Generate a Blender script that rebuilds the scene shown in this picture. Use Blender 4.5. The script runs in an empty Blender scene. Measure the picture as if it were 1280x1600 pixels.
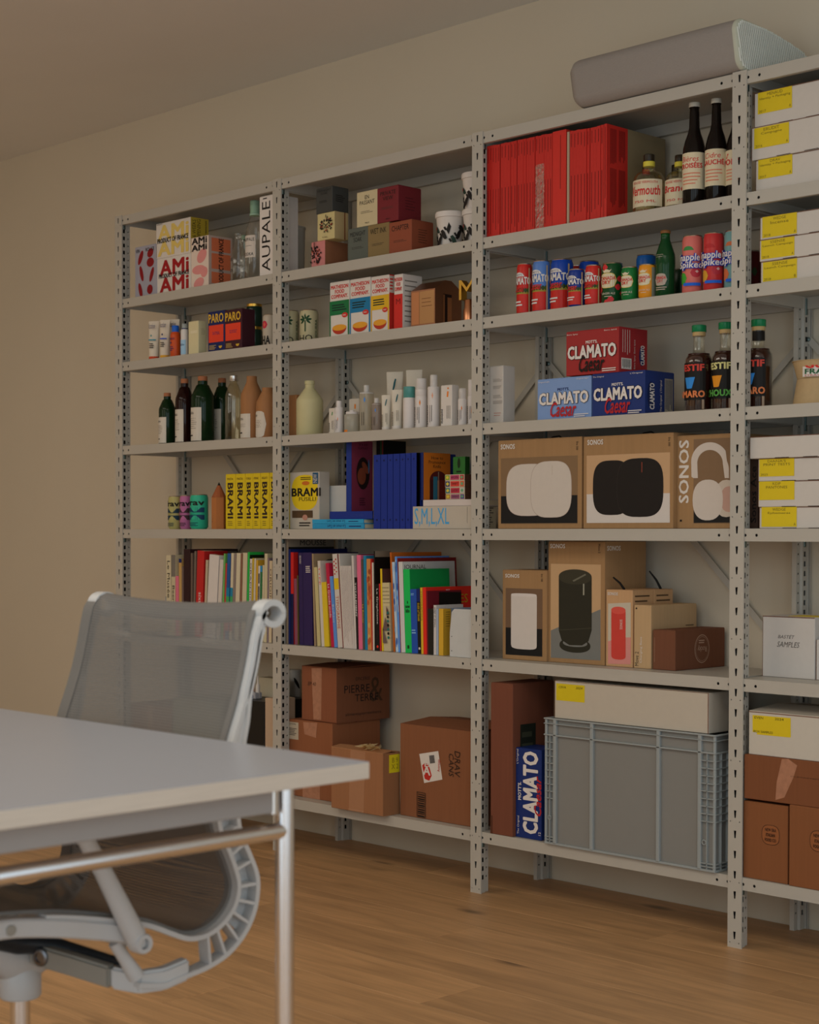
import bpy, bmesh, math, random
from mathutils import Vector, Matrix, Euler

random.seed(7)
SC = bpy.context.scene
COL = SC.collection
rad = math.radians

# ------------------------------------------------------------------ camera
FPX, CAM = 2600.849, Vector((5.104379, -3.523225, 1.04623))
YAW, PIT, ROL, SHY = -0.7919888, -0.02347819, 0.00140971, 94.05311
FW = Vector((math.sin(YAW) * math.cos(PIT), math.cos(YAW) * math.cos(PIT), math.sin(PIT)))
R0 = Vector((math.cos(YAW), -math.sin(YAW), 0))
U0 = R0.cross(FW)
RT = R0 * math.cos(ROL) + U0 * math.sin(ROL)
UP = -R0 * math.sin(ROL) + U0 * math.cos(ROL)
cd = bpy.data.cameras.new('camera')
cam = bpy.data.objects.new('camera', cd)
COL.objects.link(cam)
m = Matrix((RT, UP, -FW)).transposed().to_4x4()
m.translation = CAM
cam.matrix_world = m
cd.sensor_fit = 'AUTO'
cd.sensor_width = 36
cd.lens = FPX / 1600 * 36
cd.shift_y = SHY / 1600
cd.clip_start = .05
cd.dof.use_dof = True
cd.dof.focus_distance = 4.75
cd.dof.aperture_fstop = 6.3
SC.camera = cam

# ------------------------------------------------------------------ world, lights, exposure
wd = bpy.data.worlds.new('world')
SC.world = wd
wd.use_nodes = True
wd.node_tree.nodes['Background'].inputs[0].default_value = (.80, .90, 1, 1)
wd.node_tree.nodes['Background'].inputs[1].default_value = .04


def area(name, loc, rot, sx, sy, power, color):
    l = bpy.data.lights.new(name, 'AREA')
    l.shape = 'RECTANGLE'
    l.size, l.size_y, l.energy, l.color = sx, sy, power, color
    o = bpy.data.objects.new(name, l)
    o.location, o.rotation_euler = loc, rot
    COL.objects.link(o)
    return o


COOL, WARM = (.77, .91, 1), (1, .89, .72)
# window centre, width, sill and head height, power, colour: front wall, then right wall
WIN = [(-.9, 1.5, 1.3, 2.5, 8, WARM), (1.3, 1.5, 1.3, 2.5, 7.5, WARM), (3.7, 1.5, .1, 2.4, 16, COOL), (5.5, 1.3, .1, 2.4, 15, COOL)]
WINR = [(-3.3, 1.6, .1, 2.4, 21, COOL), (-1.2, 1.6, .1, 2.4, 14, COOL)]
for cx, ww, z0, z1, pw, cc in WIN:
    area('window_daylight', (cx, -4.52, (z0 + z1) / 2), (rad(90), 0, 0), ww, z1 - z0, pw, cc)
for cy, ww, z0, z1, pw, cc in WINR:
    area('window_daylight', (6.42, cy, (z0 + z1) / 2), (rad(90), 0, rad(90)), ww, z1 - z0, pw, cc)
SKYL = [(.6, -2.5, 2.2, 1.2), (3.6, -2.5, 2.2, 1.2)]             # skylights in the ceiling: centre and size
for sx, sy, sw, sd_ in SKYL:
    area('skylight_daylight', (sx, sy, 2.63), (0, 0, 0), sw, sd_, 18.5, (1, .92, .79))
vs = SC.view_settings
vs.view_transform = 'Standard'
vs.look = 'None'
vs.gamma = 1
vs.use_curve_mapping = False
vs.exposure = 0
SC.cycles.use_denoising = True
SC.cycles.max_bounces = 8
SC.cycles.transparent_max_bounces = 24


# ------------------------------------------------------------------ pixel measurement of the photograph
def ray(u, v):
    return RT * ((u - 640) / FPX) - UP * ((v - 800 - SHY) / FPX) + FW


def atY(u, v, Y):
    d = ray(u, v)
    return CAM + d * ((Y - CAM.y) / d.y)


def atX(u, v, X):
    d = ray(u, v)
    return CAM + d * ((X - CAM.x) / d.x)


def atZ(u, v, Z):
    d = ray(u, v)
    return CAM + d * ((Z - CAM.z) / d.z)


# ------------------------------------------------------------------ materials
LIGHT = (.44, .405, .36)          # light on a white thing in the photograph, to read its own colour from its pixel


def hexrgb(h):
    return [int(h[i:i + 2], 16) / 255 for i in (1, 3, 5)]


def lin(c):
    return c / 12.92 if c <= .04045 else ((c + .055) / 1.055) ** 2.4


def alb(h, k=1.0):
    return [max(.003, min(.88, lin(c if c > .55 else .55 * (c / .55) ** 1.2) / (l * k * (1.06 if c < .5 else 1)))) for c, l in zip(hexrgb(h), LIGHT)]


MATS = {}


def nmat(name):
    mt = bpy.data.materials.new(name)
    mt.use_nodes = True
    nt = mt.node_tree
    return mt, nt, nt.nodes['Principled BSDF']


def N(nt, typ, **kw):
    n = nt.nodes.new(typ)
    for k, v in kw.items():
        if k in n.inputs.keys() if isinstance(k, str) else False:
            n.inputs[k].default_value = v
        else:
            setattr(n, k, v)
    return n


def paint(h, rough=.5, metal=0, k=1.05, var=.06, scale=30, bump=0, spec=.22, stretch=None, raw=None):
    """coloured surface with slight procedural tone variation; h is the colour as it reads in the photograph"""
    key = (h, rough, metal, k, var, scale, bump, spec, stretch, raw)
    if key in MATS:
        return MATS[key]
    mt, nt, b = nmat('paint_' + h[1:])
    c = raw or alb(h, k)
    b.inputs['Roughness'].default_value = rough
    b.inputs['Metallic'].default_value = metal
    b.inputs['Specular IOR Level'].default_value = spec
    tc = N(nt, 'ShaderNodeTexCoord')
    nz = N(nt, 'ShaderNodeTexNoise')
    nz.inputs['Scale'].default_value = scale
    nz.inputs['Detail'].default_value = 3
    src = tc.outputs['Object']
    if stretch:
        mp = N(nt, 'ShaderNodeMapping')
        mp.inputs['Scale'].default_value = stretch
        nt.links.new(src, mp.inputs[0])
        src = mp.outputs[0]
    nt.links.new(src, nz.inputs['Vector'])
    mx = N(nt, 'ShaderNodeMix', data_type='RGBA')
    mx.inputs[6].default_value = [x * (1 - var) for x in c] + [1]
    mx.inputs[7].default_value = [min(.9, x * (1 + var)) for x in c] + [1]
    nt.links.new(nz.outputs[0], mx.inputs[0])
    nt.links.new(mx.outputs[2], b.inputs['Base Color'])
    if bump:
        bp = N(nt, 'ShaderNodeBump')
        bp.inputs['Strength'].default_value = bump
        bp.inputs['Distance'].default_value = .001
        nt.links.new(nz.outputs[0], bp.inputs['Height'])
        nt.links.new(bp.outputs[0], b.inputs['Normal'])
    MATS[key] = mt
    return mt


def ink(h, rough=.55, k=1.05, metal=0):
    return paint(h, rough, metal, k, var=.03, scale=60)


def card(h, k=1.0):                # corrugated board: fine vertical flutes
    return paint(h, .75, 0, k, var=.09, scale=9, bump=.12, stretch=(14, 14, .6))


def metalm(name, c, rough):
    if name in MATS:
        return MATS[name]
    mt, nt, b = nmat(name)
    b.inputs['Metallic'].default_value = 1
    b.inputs['Roughness'].default_value = rough
    nz = N(nt, 'ShaderNodeTexNoise')
    nz.inputs['Scale'].default_value = 40
    mx = N(nt, 'ShaderNodeMix', data_type='RGBA')
    mx.inputs[6].default_value = [x * .95 for x in c] + [1]
    mx.inputs[7].default_value = list(c) + [1]
    nt.links.new(nz.outputs[0], mx.inputs[0])
    nt.links.new(mx.outputs[2], b.inputs['Base Color'])
    MATS[name] = mt
    return mt


def glassm(h, clear=.85):         # thin glass: tinted see-through with fresnel reflection
    key = ('glass', h, clear)
    if key in MATS:
        return MATS[key]
    mt, nt, b = nmat('glass_' + h[1:])
    if clear > .62:
        nt.nodes.remove(b)
        b = N(nt, 'ShaderNodeBsdfGlossy')
        b.inputs['Roughness'].default_value = .05
    else:
        b.inputs['Base Color'].default_value = alb(h) + [1]
        b.inputs['Roughness'].default_value = .06
    tr = N(nt, 'ShaderNodeBsdfTransparent')
    tr.inputs[0].default_value = [min(1, x * 1.25) for x in alb(h, .8)] + [1]
    lw = N(nt, 'ShaderNodeLayerWeight')
    lw.inputs[0].default_value = .35
    mth = N(nt, 'ShaderNodeMath', operation='MULTIPLY_ADD')
    mth.inputs[1].default_value = .5 if clear > .62 else .32
    mth.inputs[2].default_value = (1 - clear) * (.25 if clear > .62 else 1)
    nt.links.new(lw.outputs['Facing'], mth.inputs[0])
    ms = N(nt, 'ShaderNodeMixShader')
    nt.links.new(mth.outputs[0], ms.inputs[0])
    nt.links.new(tr.outputs[0], ms.inputs[1])
    nt.links.new(b.outputs[0], ms.inputs[2])
    nt.links.new(ms.outputs[0], nt.nodes['Material Output'].inputs[0])
    MATS[key] = mt
    return mt


STEEL = paint('#8a7e6f', .38, 0, 1.0, var=.025, scale=12, raw=(.52, .485, .425))
CHROME = metalm('chrome', (.80, .80, .82), .24)
SILVER = metalm('silver', (.75, .73, .7), .28)
GOLD = metalm('gold', (.70, .42, .08), .3)
COPPER = metalm('copper', (.72, .33, .17), .3)
ZINC = metalm('zinc', (.22, .30, .30), .45)
BLACK = ink('#16120f', .5)
WHITE = ink('#9a8d80')
DARKHOLE = ink('#141210', .9)


# ------------------------------------------------------------------ mesh helpers
def box(bm, x0, x1, y0, y1, z0, z1, bev=0, seg=1):
    r = bmesh.ops.create_cube(bm, size=1)['verts']
    for v in r:
        v.co = Vector(((x0 + x1) / 2 + v.co.x * (x1 - x0), (y0 + y1) / 2 + v.co.y * (y1 - y0), (z0 + z1) / 2 + v.co.z * (z1 - z0)))
    if bev:
        es = list({e for v in r for e in v.link_edges})
        bmesh.ops.bevel(bm, geom=es, offset=bev, segments=seg, affect='EDGES', profile=.5)
    return bm


def lathe(bm, prof, seg=24, c=(0, 0, 0), sx=1, sy=1, cap=True):
    rings = []
    for r, z in prof:
        rings.append([bm.verts.new((c[0] + sx * r * math.cos(2 * math.pi * i / seg), c[1] + sy * r * math.sin(2 * math.pi * i / seg), c[2] + z)) for i in range(seg)])
    for a, b in zip(rings, rings[1:]):
        for i in range(seg):
            bm.faces.new((a[i], a[(i + 1) % seg], b[(i + 1) % seg], b[i]))
    if cap:
        bm.faces.new(rings[0][::-1])
        bm.faces.new(rings[-1])
    return bm


def tube(bm, pts, r, seg=10, cap=True):
    pts = [Vector(p) for p in pts]
    rs = r if isinstance(r, (list, tuple)) else [r] * len(pts)
    rings = []
    ref = None
    for i, p in enumerate(pts):
        t = (pts[min(i + 1, len(pts) - 1)] - pts[max(i - 1, 0)]).normalized()
        if ref is None:
            ref = Vector((0, 0, 1)) if abs(t.z) < .9 else Vector((1, 0, 0))
        a = (ref - t * ref.dot(t)).normalized()
        ref = a
        b = t.cross(a)
        rings.append([bm.verts.new(p + (a * math.cos(2 * math.pi * k / seg) + b * math.sin(2 * math.pi * k / seg)) * rs[i]) for k in range(seg)])
    for a, b in zip(rings, rings[1:]):
        for k in range(seg):
            bm.faces.new((a[k], a[(k + 1) % seg], b[(k + 1) % seg], b[k]))
    if cap:
        bm.faces.new(rings[0][::-1])
        bm.faces.new(rings[-1])
    return bm


def prism(bm, pts, axis, a0, a1):
    """2-D outline pushed along an axis: axis 'x' takes (y,z) points, 'y' takes (x,z), 'z' takes (x,y)"""
    def P(p, a):
        return {'x': (a, p[0], p[1]), 'y': (p[0], a, p[1]), 'z': (p[0], p[1], a)}[axis]
    A = [bm.verts.new(P(p, a0)) for p in pts]
    B = [bm.verts.new(P(p, a1)) for p in pts]
    n = len(pts)
    for i in range(n):
        bm.faces.new((A[i], A[(i + 1) % n], B[(i + 1) % n], B[i]))
    bm.faces.new(A[::-1])
    bm.faces.new(B)
    return bm


def link(name, bm, mat, parent=None, smooth=None):
    bmesh.ops.recalc_face_normals(bm, faces=bm.faces)
    me = bpy.data.meshes.new(name)
    bm.to_mesh(me)
    bm.free()
    me.materials.append(mat)
    if smooth:
        me.polygons.foreach_set('use_smooth', [True] * len(me.polygons))
        me.set_sharp_from_angle(angle=rad(smooth))
    o = bpy.data.objects.new(name, me)
    COL.objects.link(o)
    if parent:
        o.parent = parent
    return o


def tag(o, label=None, cat=None, group=None, kind=None):
    for k, v in (('label', label), ('category', cat), ('group', group), ('kind', kind)):
        if v:
            o[k] = v
    return o


TEXT = {}


def text_mesh(s, bold=.0, shear=0):
    key = (s, bold, shear)
    if key not in TEXT:
        c = bpy.data.curves.new('t', 'FONT')
        c.body, c.shear, c.resolution_u = s, shear, 2
        c.space_character = 1 + bold * 2
        c.space_line = .9
        c.align_x = 'CENTER' if '\n' in s else 'LEFT'
        o = bpy.data.objects.new('t', c)
        me = o.to_mesh()
        vs = [(v.co.x, v.co.y) for v in me.vertices]
        fs = [tuple(p.vertices) for p in me.polygons]
        o.to_mesh_clear()
        bpy.data.objects.remove(o)
        bpy.data.curves.remove(c)
        if bold > .012:                                 # heavier strokes: the glyphs laid over themselves
            n0, f0 = len(vs), fs
            base = list(vs)
            for dx, dy in ((1, 0), (-1, 0), (0, .7), (0, -.7), (.8, .6), (-.8, .6), (.8, -.6), (-.8, -.6)):
                k0 = len(vs)
                vs = vs + [(x + dx * bold * 1.6, y + dy * bold * 1.6) for x, y in base]
                fs = fs + [tuple(i + k0 for i in f) for f in f0]
        xs, ys = [v[0] for v in vs], [v[1] for v in vs]
        w, h = max(xs) - min(xs) or 1, max(ys) - min(ys) or 1
        TEXT[key] = ([((x - min(xs)) / w, (y - min(ys)) / h) for x, y in vs], fs)
    return TEXT[key]


class Thing:
    """an Empty at the thing's base with its parts as children; parts are collected and linked by done()"""
    def __init__(s, name, label, cat, loc, group=None, rot=(0, 0, 0)):
        s.o = bpy.data.objects.new(name, None)
        s.o.empty_display_size = .02
        s.o.location, s.o.rotation_euler = loc, rot
        COL.objects.link(s.o)
        tag(s.o, label, cat, group)
        s.loc, s.inv = Vector(loc), Euler(rot).to_matrix().inverted()
        s.p = {}
        s.layer = 0
        s.top = loc[2]

    def b(s, part, mat, smooth=None, own=None):
        k = (part, mat.name if own is None else (mat.name, own))
        if k not in s.p:
            s.p[k] = (bmesh.new(), mat, smooth)
        return s.p[k][0]

    def done(s):
        for (part, _), (bm, mat, sm) in s.p.items():
            if len(bm.verts):
                link(part, bm, mat, s.o, sm)
        return s


class Face:
    """a printable face of a thing: flat (o,U,V) or wrapped round a cylinder of radius r facing angle a0"""
    def __init__(s, T, o=None, U=None, V=None, r=None, a0=0, w=0, h=0):
        s.T, s.o, s.U, s.V, s.r, s.a0, s.w, s.h = T, o, U, V, r, a0, w, h
        if r is None:
            s.N = U.cross(V)
        s.n = 0

    def map(s, u, v, off):
        if s.r is None:
            return s.o + s.U * u + s.V * v + s.N * off
        a = u / s.r + s.a0
        return Vector(((s.r + off) * math.sin(a), -(s.r + off) * math.cos(a), v))

    def px(s, u, v):
        C, d = s.T.inv @ (CAM - s.T.loc), s.T.inv @ ray(u, v)
        P = C + d * ((s.o - C).dot(s.N) / d.dot(s.N))
        return (P - s.o).dot(s.U), (P - s.o).dot(s.V)

    def add(s, mat, polys, part, off=None, own=None):
        s.n += 1
        off = off or (.0003 + .00008 * s.n if s.r is None else .0006 + .0001 * s.n)
        bm = s.T.b(part, mat, None, own)
        if s.r is None and s.w:
            polys = [[(min(max(u, 0), s.w), min(max(v, 0), s.h)) for u, v in pl] for pl in polys]
        if s.r is not None:
            polys = [[(u, min(max(v, .002), s.h - .001)) for u, v in pl] for pl in polys]
            polys = [q for pl in polys for q in s.columns(pl)]
        for pl in polys:
            try:
                bm.faces.new([bm.verts.new(s.map(u, v, off)) for u, v in pl])
            except ValueError:
                pass

    def columns(s, pl):
        """a convex outline cut into upright strips so that it follows the curve"""
        us = [u for u, v in pl]
        lo, hi = min(us), max(us)
        n = max(1, int((hi - lo) / s.r / .22) + (len(pl) > 4))

        def span(u):
            vs = []
            for (u0, v0), (u1, v1) in zip(pl, pl[1:] + pl[:1]):
                if u0 == u1:
                    if abs(u - u0) < 1e-9:
                        vs += [v0, v1]
                elif min(u0, u1) - 1e-9 <= u <= max(u0, u1) + 1e-9:
                    vs.append(v0 + (v1 - v0) * (u - u0) / (u1 - u0))
            return (min(vs), max(vs)) if vs else (0, 0)
        out = []
        for i in range(n):
            a, b_ = lo + (hi - lo) * i / n, lo + (hi - lo) * (i + 1) / n
            (p, q), (p2, q2) = span(a), span(b_)
            pts = [(a, p), (b_, p2), (b_, q2), (a, q)]
            if abs(p - q) < 1e-7:
                pts = [(a, p), (b_, p2), (b_, q2)]
            elif abs(p2 - q2) < 1e-7:
                pts = [(a, p), (b_, p2), (a, q)]
            out.append(pts)
        return out

    # face coordinates
    def ru(s, u0, v0, u1, v1, mat, part='printed_label'):
        n = 1 if s.r is None else max(1, int(abs(u1 - u0) / s.r / .2))
        s.add(mat, [[(u0 + (u1 - u0) * i / n, v0), (u0 + (u1 - u0) * (i + 1) / n, v0), (u0 + (u1 - u0) * (i + 1) / n, v1), (u0 + (u1 - u0) * i / n, v1)] for i in range(n)], part)

    def eu(s, u, v, a, b, mat, part='printed_shape', n=20, e=1, rot=0, half=None):
        q = []
        for i in range(n):
            t = 2 * math.pi * i / n
            if half is not None:
                t = half + math.pi * i / (n - 1)
            c_, s_ = math.cos(t), math.sin(t)
            x, y = a * math.copysign(abs(c_) ** e, c_), b * math.copysign(abs(s_) ** e, s_)
            q.append((u + x * math.cos(rot) - y * math.sin(rot), v + x * math.sin(rot) + y * math.cos(rot)))
        s.add(mat, [q], part)

    def tu(s, txt, u0, v0, u1, v1, mat, rot=0, bold=0, shear=0, part='lettering'):
        vs, fs = text_mesh(txt, bold, shear)

        def f(x, y):
            if rot == 90:
                x, y = 1 - y, x
            elif rot == -90:
                x, y = y, 1 - x
            elif rot == 180:
                x, y = 1 - x, 1 - y
            return (u0 + (u1 - u0) * x, v0 + (v1 - v0) * y)
        s.n += 1
        off = (.0004 + .00008 * s.n) if s.r is None else .0009 + .0001 * s.n
        bm = s.T.b(part, mat, None, txt)
        nb = len(vs) // 9 if bold > .012 else len(vs)
        V = [bm.verts.new(s.map(*f(x, y), off + .00003 * (i // nb))) for i, (x, y) in enumerate(vs)]
        if bold > .012:
            s.n += 4
        for q in fs:
            try:
                bm.faces.new([V[i] for i in q])
            except ValueError:
                pass

    def lu(s, u0, v0, u1, v1, n, mat, vert=False, part='small_print', fill=.45):
        """n rows of print too small to read"""
        pl = []
        for i in range(n):
            e = random.uniform(.72, 1)
            if vert:
                a, b = u0 + (u1 - u0) * (i + .3) / n, u0 + (u1 - u0) * (i + .3 + fill) / n
                pl.append([(a, v1 - (v1 - v0) * e), (b, v1 - (v1 - v0) * e), (b, v1), (a, v1)])
            else:
                a, b = v1 - (v1 - v0) * (i + .3) / n, v1 - (v1 - v0) * (i + .3 + fill) / n
                pl.append([(u0, b), (u0 + (u1 - u0) * e, b), (u0 + (u1 - u0) * e, a), (u0, a)])
        s.add(mat, pl, part, own=len(s.T.p))

    # photograph pixel coordinates (top-left and bottom-right corner), for flat faces
    def _q(s, q):
        a, b = s.px(q[0], q[1]), s.px(q[2], q[3])
        return a[0], b[1], b[0], a[1]

    def r_(s, q, mat, part='printed_label'):
        s.ru(*s._q(q), mat, part)

    def t(s, txt, q, mat, **k):
        s.tu(txt, *s._q(q), mat, **k)

    def e(s, q, mat, **k):
        u0, v0, u1, v1 = s._q(q)
        s.eu((u0 + u1) / 2, (v0 + v1) / 2, abs(u1 - u0) / 2, abs(v1 - v0) / 2, mat, **k)

    def l(s, q, n, mat, **k):
        s.lu(*s._q(q), n, mat, **k)

    def p(s, pts, mat, part='printed_shape'):
        s.add(mat, [[s.px(*q) for q in pts]], part)

    def fill(s, mat, part='printed_panel'):
        s.ru(0, 0, s.w, s.h, mat, part)


X3, Z3, Y3 = Vector((1, 0, 0)), Vector((0, 0, 1)), Vector((0, 1, 0))
H, W, WD, DEP = 2.2, .8948384, .04126483, .3095169       # shelving: height, bay pitch, post width, depth
SHZ = [2.198, 1.896, 1.667, 1.363, 1.059, .682, .181]    # top of each shelf board
LIP = .0315
CW = WD / 2

# ------------------------------------------------------------------ room shell
YB, ZC = .315, 2.656
XL, XR, YF = -2.3, 6.5, -4.6


def plaster(name, h, k=1.0, bump=.06):
    return paint(h, .85, 0, k, var=.025, scale=3.0, bump=bump, spec=.2)


WALLM = paint('#8b785f', .85, var=.025, scale=3.0, bump=.06, spec=.2, raw=(.69, .61, .485))
CEILM = paint('#a39180', .85, var=.025, scale=3.0, bump=.06, spec=.2, raw=(.83, .815, .78))


def struct(name, bm, mat):
    return tag(link(name, bm, mat), kind='structure')


struct('wall_back', box(bmesh.new(), XL, XR, YB, YB + .12, -.05, ZC), WALLM)
struct('wall_left', box(bmesh.new(), XL - .12, XL, YF, YB, -.05, ZC), WALLM)
bm = bmesh.new()
xs = [YF] + [v for q in WINR for v in (q[0] - q[1] / 2, q[0] + q[1] / 2)] + [YB]
for i in range(0, len(xs), 2):
    box(bm, XR, XR + .12, xs[i], xs[i + 1], -.05, ZC)
for i in range(1, len(xs) - 1, 2):
    q = WINR[i // 2]
    box(bm, XR, XR + .12, xs[i], xs[i + 1], -.05, q[2])
    box(bm, XR, XR + .12, xs[i], xs[i + 1], q[3], ZC)
struct('wall_right', bm, WALLM)
bm = bmesh.new()
xs = [XL] + [v for q in WIN for v in (q[0] - q[1] / 2, q[0] + q[1] / 2)] + [XR]
for i in range(0, len(xs), 2):
    box(bm, xs[i], xs[i + 1], YF - .12, YF, -.05, ZC)
for i in range(1, len(xs) - 1, 2):
    q = WIN[i // 2]
    box(bm, xs[i], xs[i + 1], YF - .12, YF, -.05, q[2])
    box(bm, xs[i], xs[i + 1], YF - .12, YF, q[3], ZC)
struct('wall_front', bm, WALLM)
for i, (cx, ww, z0, z1, _p, _c) in enumerate(WIN):
    bm = bmesh.new()
    for a in (-1, 0, 1):
        box(bm, cx + a * (ww / 2 - .03) - .025, cx + a * (ww / 2 - .03) + .025, YF - .08, YF - .02, z0, z1)
    for z in (z0, z1 - .05):
        box(bm, cx - ww / 2, cx + ww / 2, YF - .08, YF - .02, z, z + .05)
    struct('window_%d' % (i + 1), bm, paint('#b8ab9c', .4, k=1))
struct('ceiling', box(bmesh.new(), XL - .12, XR + .12, YF - .12, YB + .12, ZC, ZC + .1), CEILM)

# oak floor: every plank a piece of its own
mt, nt, b = nmat('oak')
tc = N(nt, 'ShaderNodeTexCoord')
oi = N(nt, 'ShaderNodeObjectInfo')
ad = N(nt, 'ShaderNodeVectorMath', operation='ADD')
mul = N(nt, 'ShaderNodeMath', operation='MULTIPLY')
mul.inputs[1].default_value = 37
nt.links.new(oi.outputs['Random'], mul.inputs[0])
nt.links.new(tc.outputs['Object'], ad.inputs[0])
nt.links.new(mul.outputs[0], ad.inputs[1])
mp = N(nt, 'ShaderNodeMapping')
mp.inputs['Scale'].default_value = (1.1, 9, 9)
nt.links.new(ad.outputs[0], mp.inputs[0])
nz = N(nt, 'ShaderNodeTexNoise')
nz.inputs['Scale'].default_value = 2.2
nz.inputs['Detail'].default_value = 7
nz.inputs['Distortion'].default_value = .8
nt.links.new(mp.outputs[0], nz.inputs[0])
mp2 = N(nt, 'ShaderNodeMapping')
mp2.inputs['Scale'].default_value = (6, 160, 60)
nt.links.new(ad.outputs[0], mp2.inputs[0])
nz2 = N(nt, 'ShaderNodeTexNoise')
nz2.inputs['Scale'].default_value = 1
nz2.inputs['Detail'].default_value = 4
nt.links.new(mp2.outputs[0], nz2.inputs[0])
mp3 = N(nt, 'ShaderNodeMapping')
mp3.inputs['Scale'].default_value = (2.6, 7, 5)
nt.links.new(ad.outputs[0], mp3.inputs[0])
vo = N(nt, 'ShaderNodeTexVoronoi')
vo.inputs['Scale'].default_value = .75
nt.links.new(mp3.outputs[0], vo.inputs[0])
kr = N(nt, 'ShaderNodeValToRGB')
kr.color_ramp.elements[0].position, kr.color_ramp.elements[0].color = .03, (0, 0, 0, 1)
kr.color_ramp.elements[1].position, kr.color_ramp.elements[1].color = .13, (1, 1, 1, 1)
nt.links.new(vo.outputs[0], kr.inputs[0])
c = [.54, .305, .14]
cr = N(nt, 'ShaderNodeValToRGB')
cr.color_ramp.elements[0].position, cr.color_ramp.elements[0].color = .3, [x * .78 for x in c] + [1]
cr.color_ramp.elements[1].position, cr.color_ramp.elements[1].color = .72, [x * 1.2 for x in c] + [1]
nt.links.new(nz.outputs[0], cr.inputs[0])
mx = N(nt, 'ShaderNodeMix', data_type='RGBA', blend_type='MULTIPLY')
mx.inputs[0].default_value = .35
nt.links.new(cr.outputs[0], mx.inputs[6])
nt.links.new(nz2.outputs[0], mx.inputs[7])
hs = N(nt, 'ShaderNodeHueSaturation')
mr = N(nt, 'ShaderNodeMapRange')
mr.inputs[3].default_value, mr.inputs[4].default_value = 1.08, 1.28
nt.links.new(oi.outputs['Random'], mr.inputs[0])
nt.links.new(mr.outputs[0], hs.inputs['Value'])
nt.links.new(mx.outputs[2], hs.inputs['Color'])
mk = N(nt, 'ShaderNodeMix', data_type='RGBA')
mk.inputs[6].default_value = [x * .38 for x in c] + [1]
nt.links.new(kr.outputs[0], mk.inputs[0])
nt.links.new(hs.outputs[0], mk.inputs[7])
nt.links.new(mk.outputs[2], b.inputs['Base Color'])
b.inputs['Roughness'].default_value = .42
b.inputs['Specular IOR Level'].default_value = .4
bp = N(nt, 'ShaderNodeBump')
bp.inputs['Strength'].default_value = .08
bp.inputs['Distance'].default_value = .002
nt.links.new(nz2.outputs[0], bp.inputs['Height'])
nt.links.new(bp.outputs[0], b.inputs['Normal'])
OAK = mt
fl = struct('floor', box(bmesh.new(), XL, XR, YF, YB, -.05, -.012), paint('#2a1c12', .9))
row, y1 = 0, YB - .005
while y1 > YF:
    y0 = max(YF, y1 - .205)
    x = XL - [0, .9, .4, 1.3][row % 4]
    while x < XR:
        x1 = min(x + 1.9, XR)
        a = max(x, XL)
        if x1 - a > .05:
            bm = box(bmesh.new(), -(x1 - a) / 2 + .0004, (x1 - a) / 2 - .0004, -(y1 - y0) / 2 + .0004, (y1 - y0) / 2 - .0004, -.012, 0, .0007)
            o = link('plank', bm, OAK, fl)
            o.location = ((a + x1) / 2, (y0 + y1) / 2, 0)
        x += 1.9
    row += 1
    y1 = y0


# ------------------------------------------------------------------ steel shelving
def holed(bm, L0, L1, s0, s1, bands, P):
    """sheet between long coordinates L0..L1 and short s0..s1 with holes; bands: list of (centre, half, [(short centre, half, outline)])"""
    def quad(a, b, c_, d):
        if b - a > 1e-6 and d - c_ > 1e-6:
            bm.faces.new([bm.verts.new(P(l, s)) for l, s in ((a, c_), (b, c_), (b, d), (a, d))])
    cur = L0
    for lc, lh, holes in sorted(bands, key=lambda q: q[0]):
        a, b_ = lc - lh, lc + lh
        if a < cur or b_ > L1:
            continue
        quad(cur, a, s0, s1)
        sc = s0
        for sc_, sh, outline in sorted(holes, key=lambda q: q[0]):
            quad(a, b_, sc, sc_ - sh)
            rect = [(a, sc_ - sh), (b_, sc_ - sh), (b_, sc_ + sh), (a, sc_ + sh)]
            RV = [bm.verts.new(P(*q)) for q in rect]
            O = [(lc + l, sc_ + s) for l, s in outline]
            OV = [bm.verts.new(P(*q)) for q in O]
            n = len(O)
            # nearest rectangle corner of every outline point, walked round once
            idx = [min(range(4), key=lambda k: (rect[k][0] - l) ** 2 + (rect[k][1] - s) ** 2) for l, s in O]
            for i in range(n):
                j = (i + 1) % n
                bm.faces.new((OV[i], OV[j], RV[idx[i]]))
                if idx[i] != idx[j]:
                    bm.faces.new((OV[j], RV[idx[j]], RV[idx[i]]))
            sc = sc_ + sh
        quad(a, b_, sc, s1)
        cur = b_
    quad(cur, L1, s0, s1)


def octa(r, n=8):
    return [(r * math.cos(2 * math.pi * (i + .5) / n), r * math.sin(2 * math.pi * (i + .5) / n)) for i in range(n)]


KEY = [(-.0095, -.0022), (.0085, -.0036), (.0095, -.0018), (.0095, .0018), (.0085, .0036), (-.0095, .0022)]
KEY = [(-.0095, -.0021), (.0095, -.0038), (.0095, .0038), (-.0095, .0021)]
SQ = [(-.0068, -.0045), (.0068, -.0045), (.0068, .0045), (-.0068, .0045)]
PITCH = .0512


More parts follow.
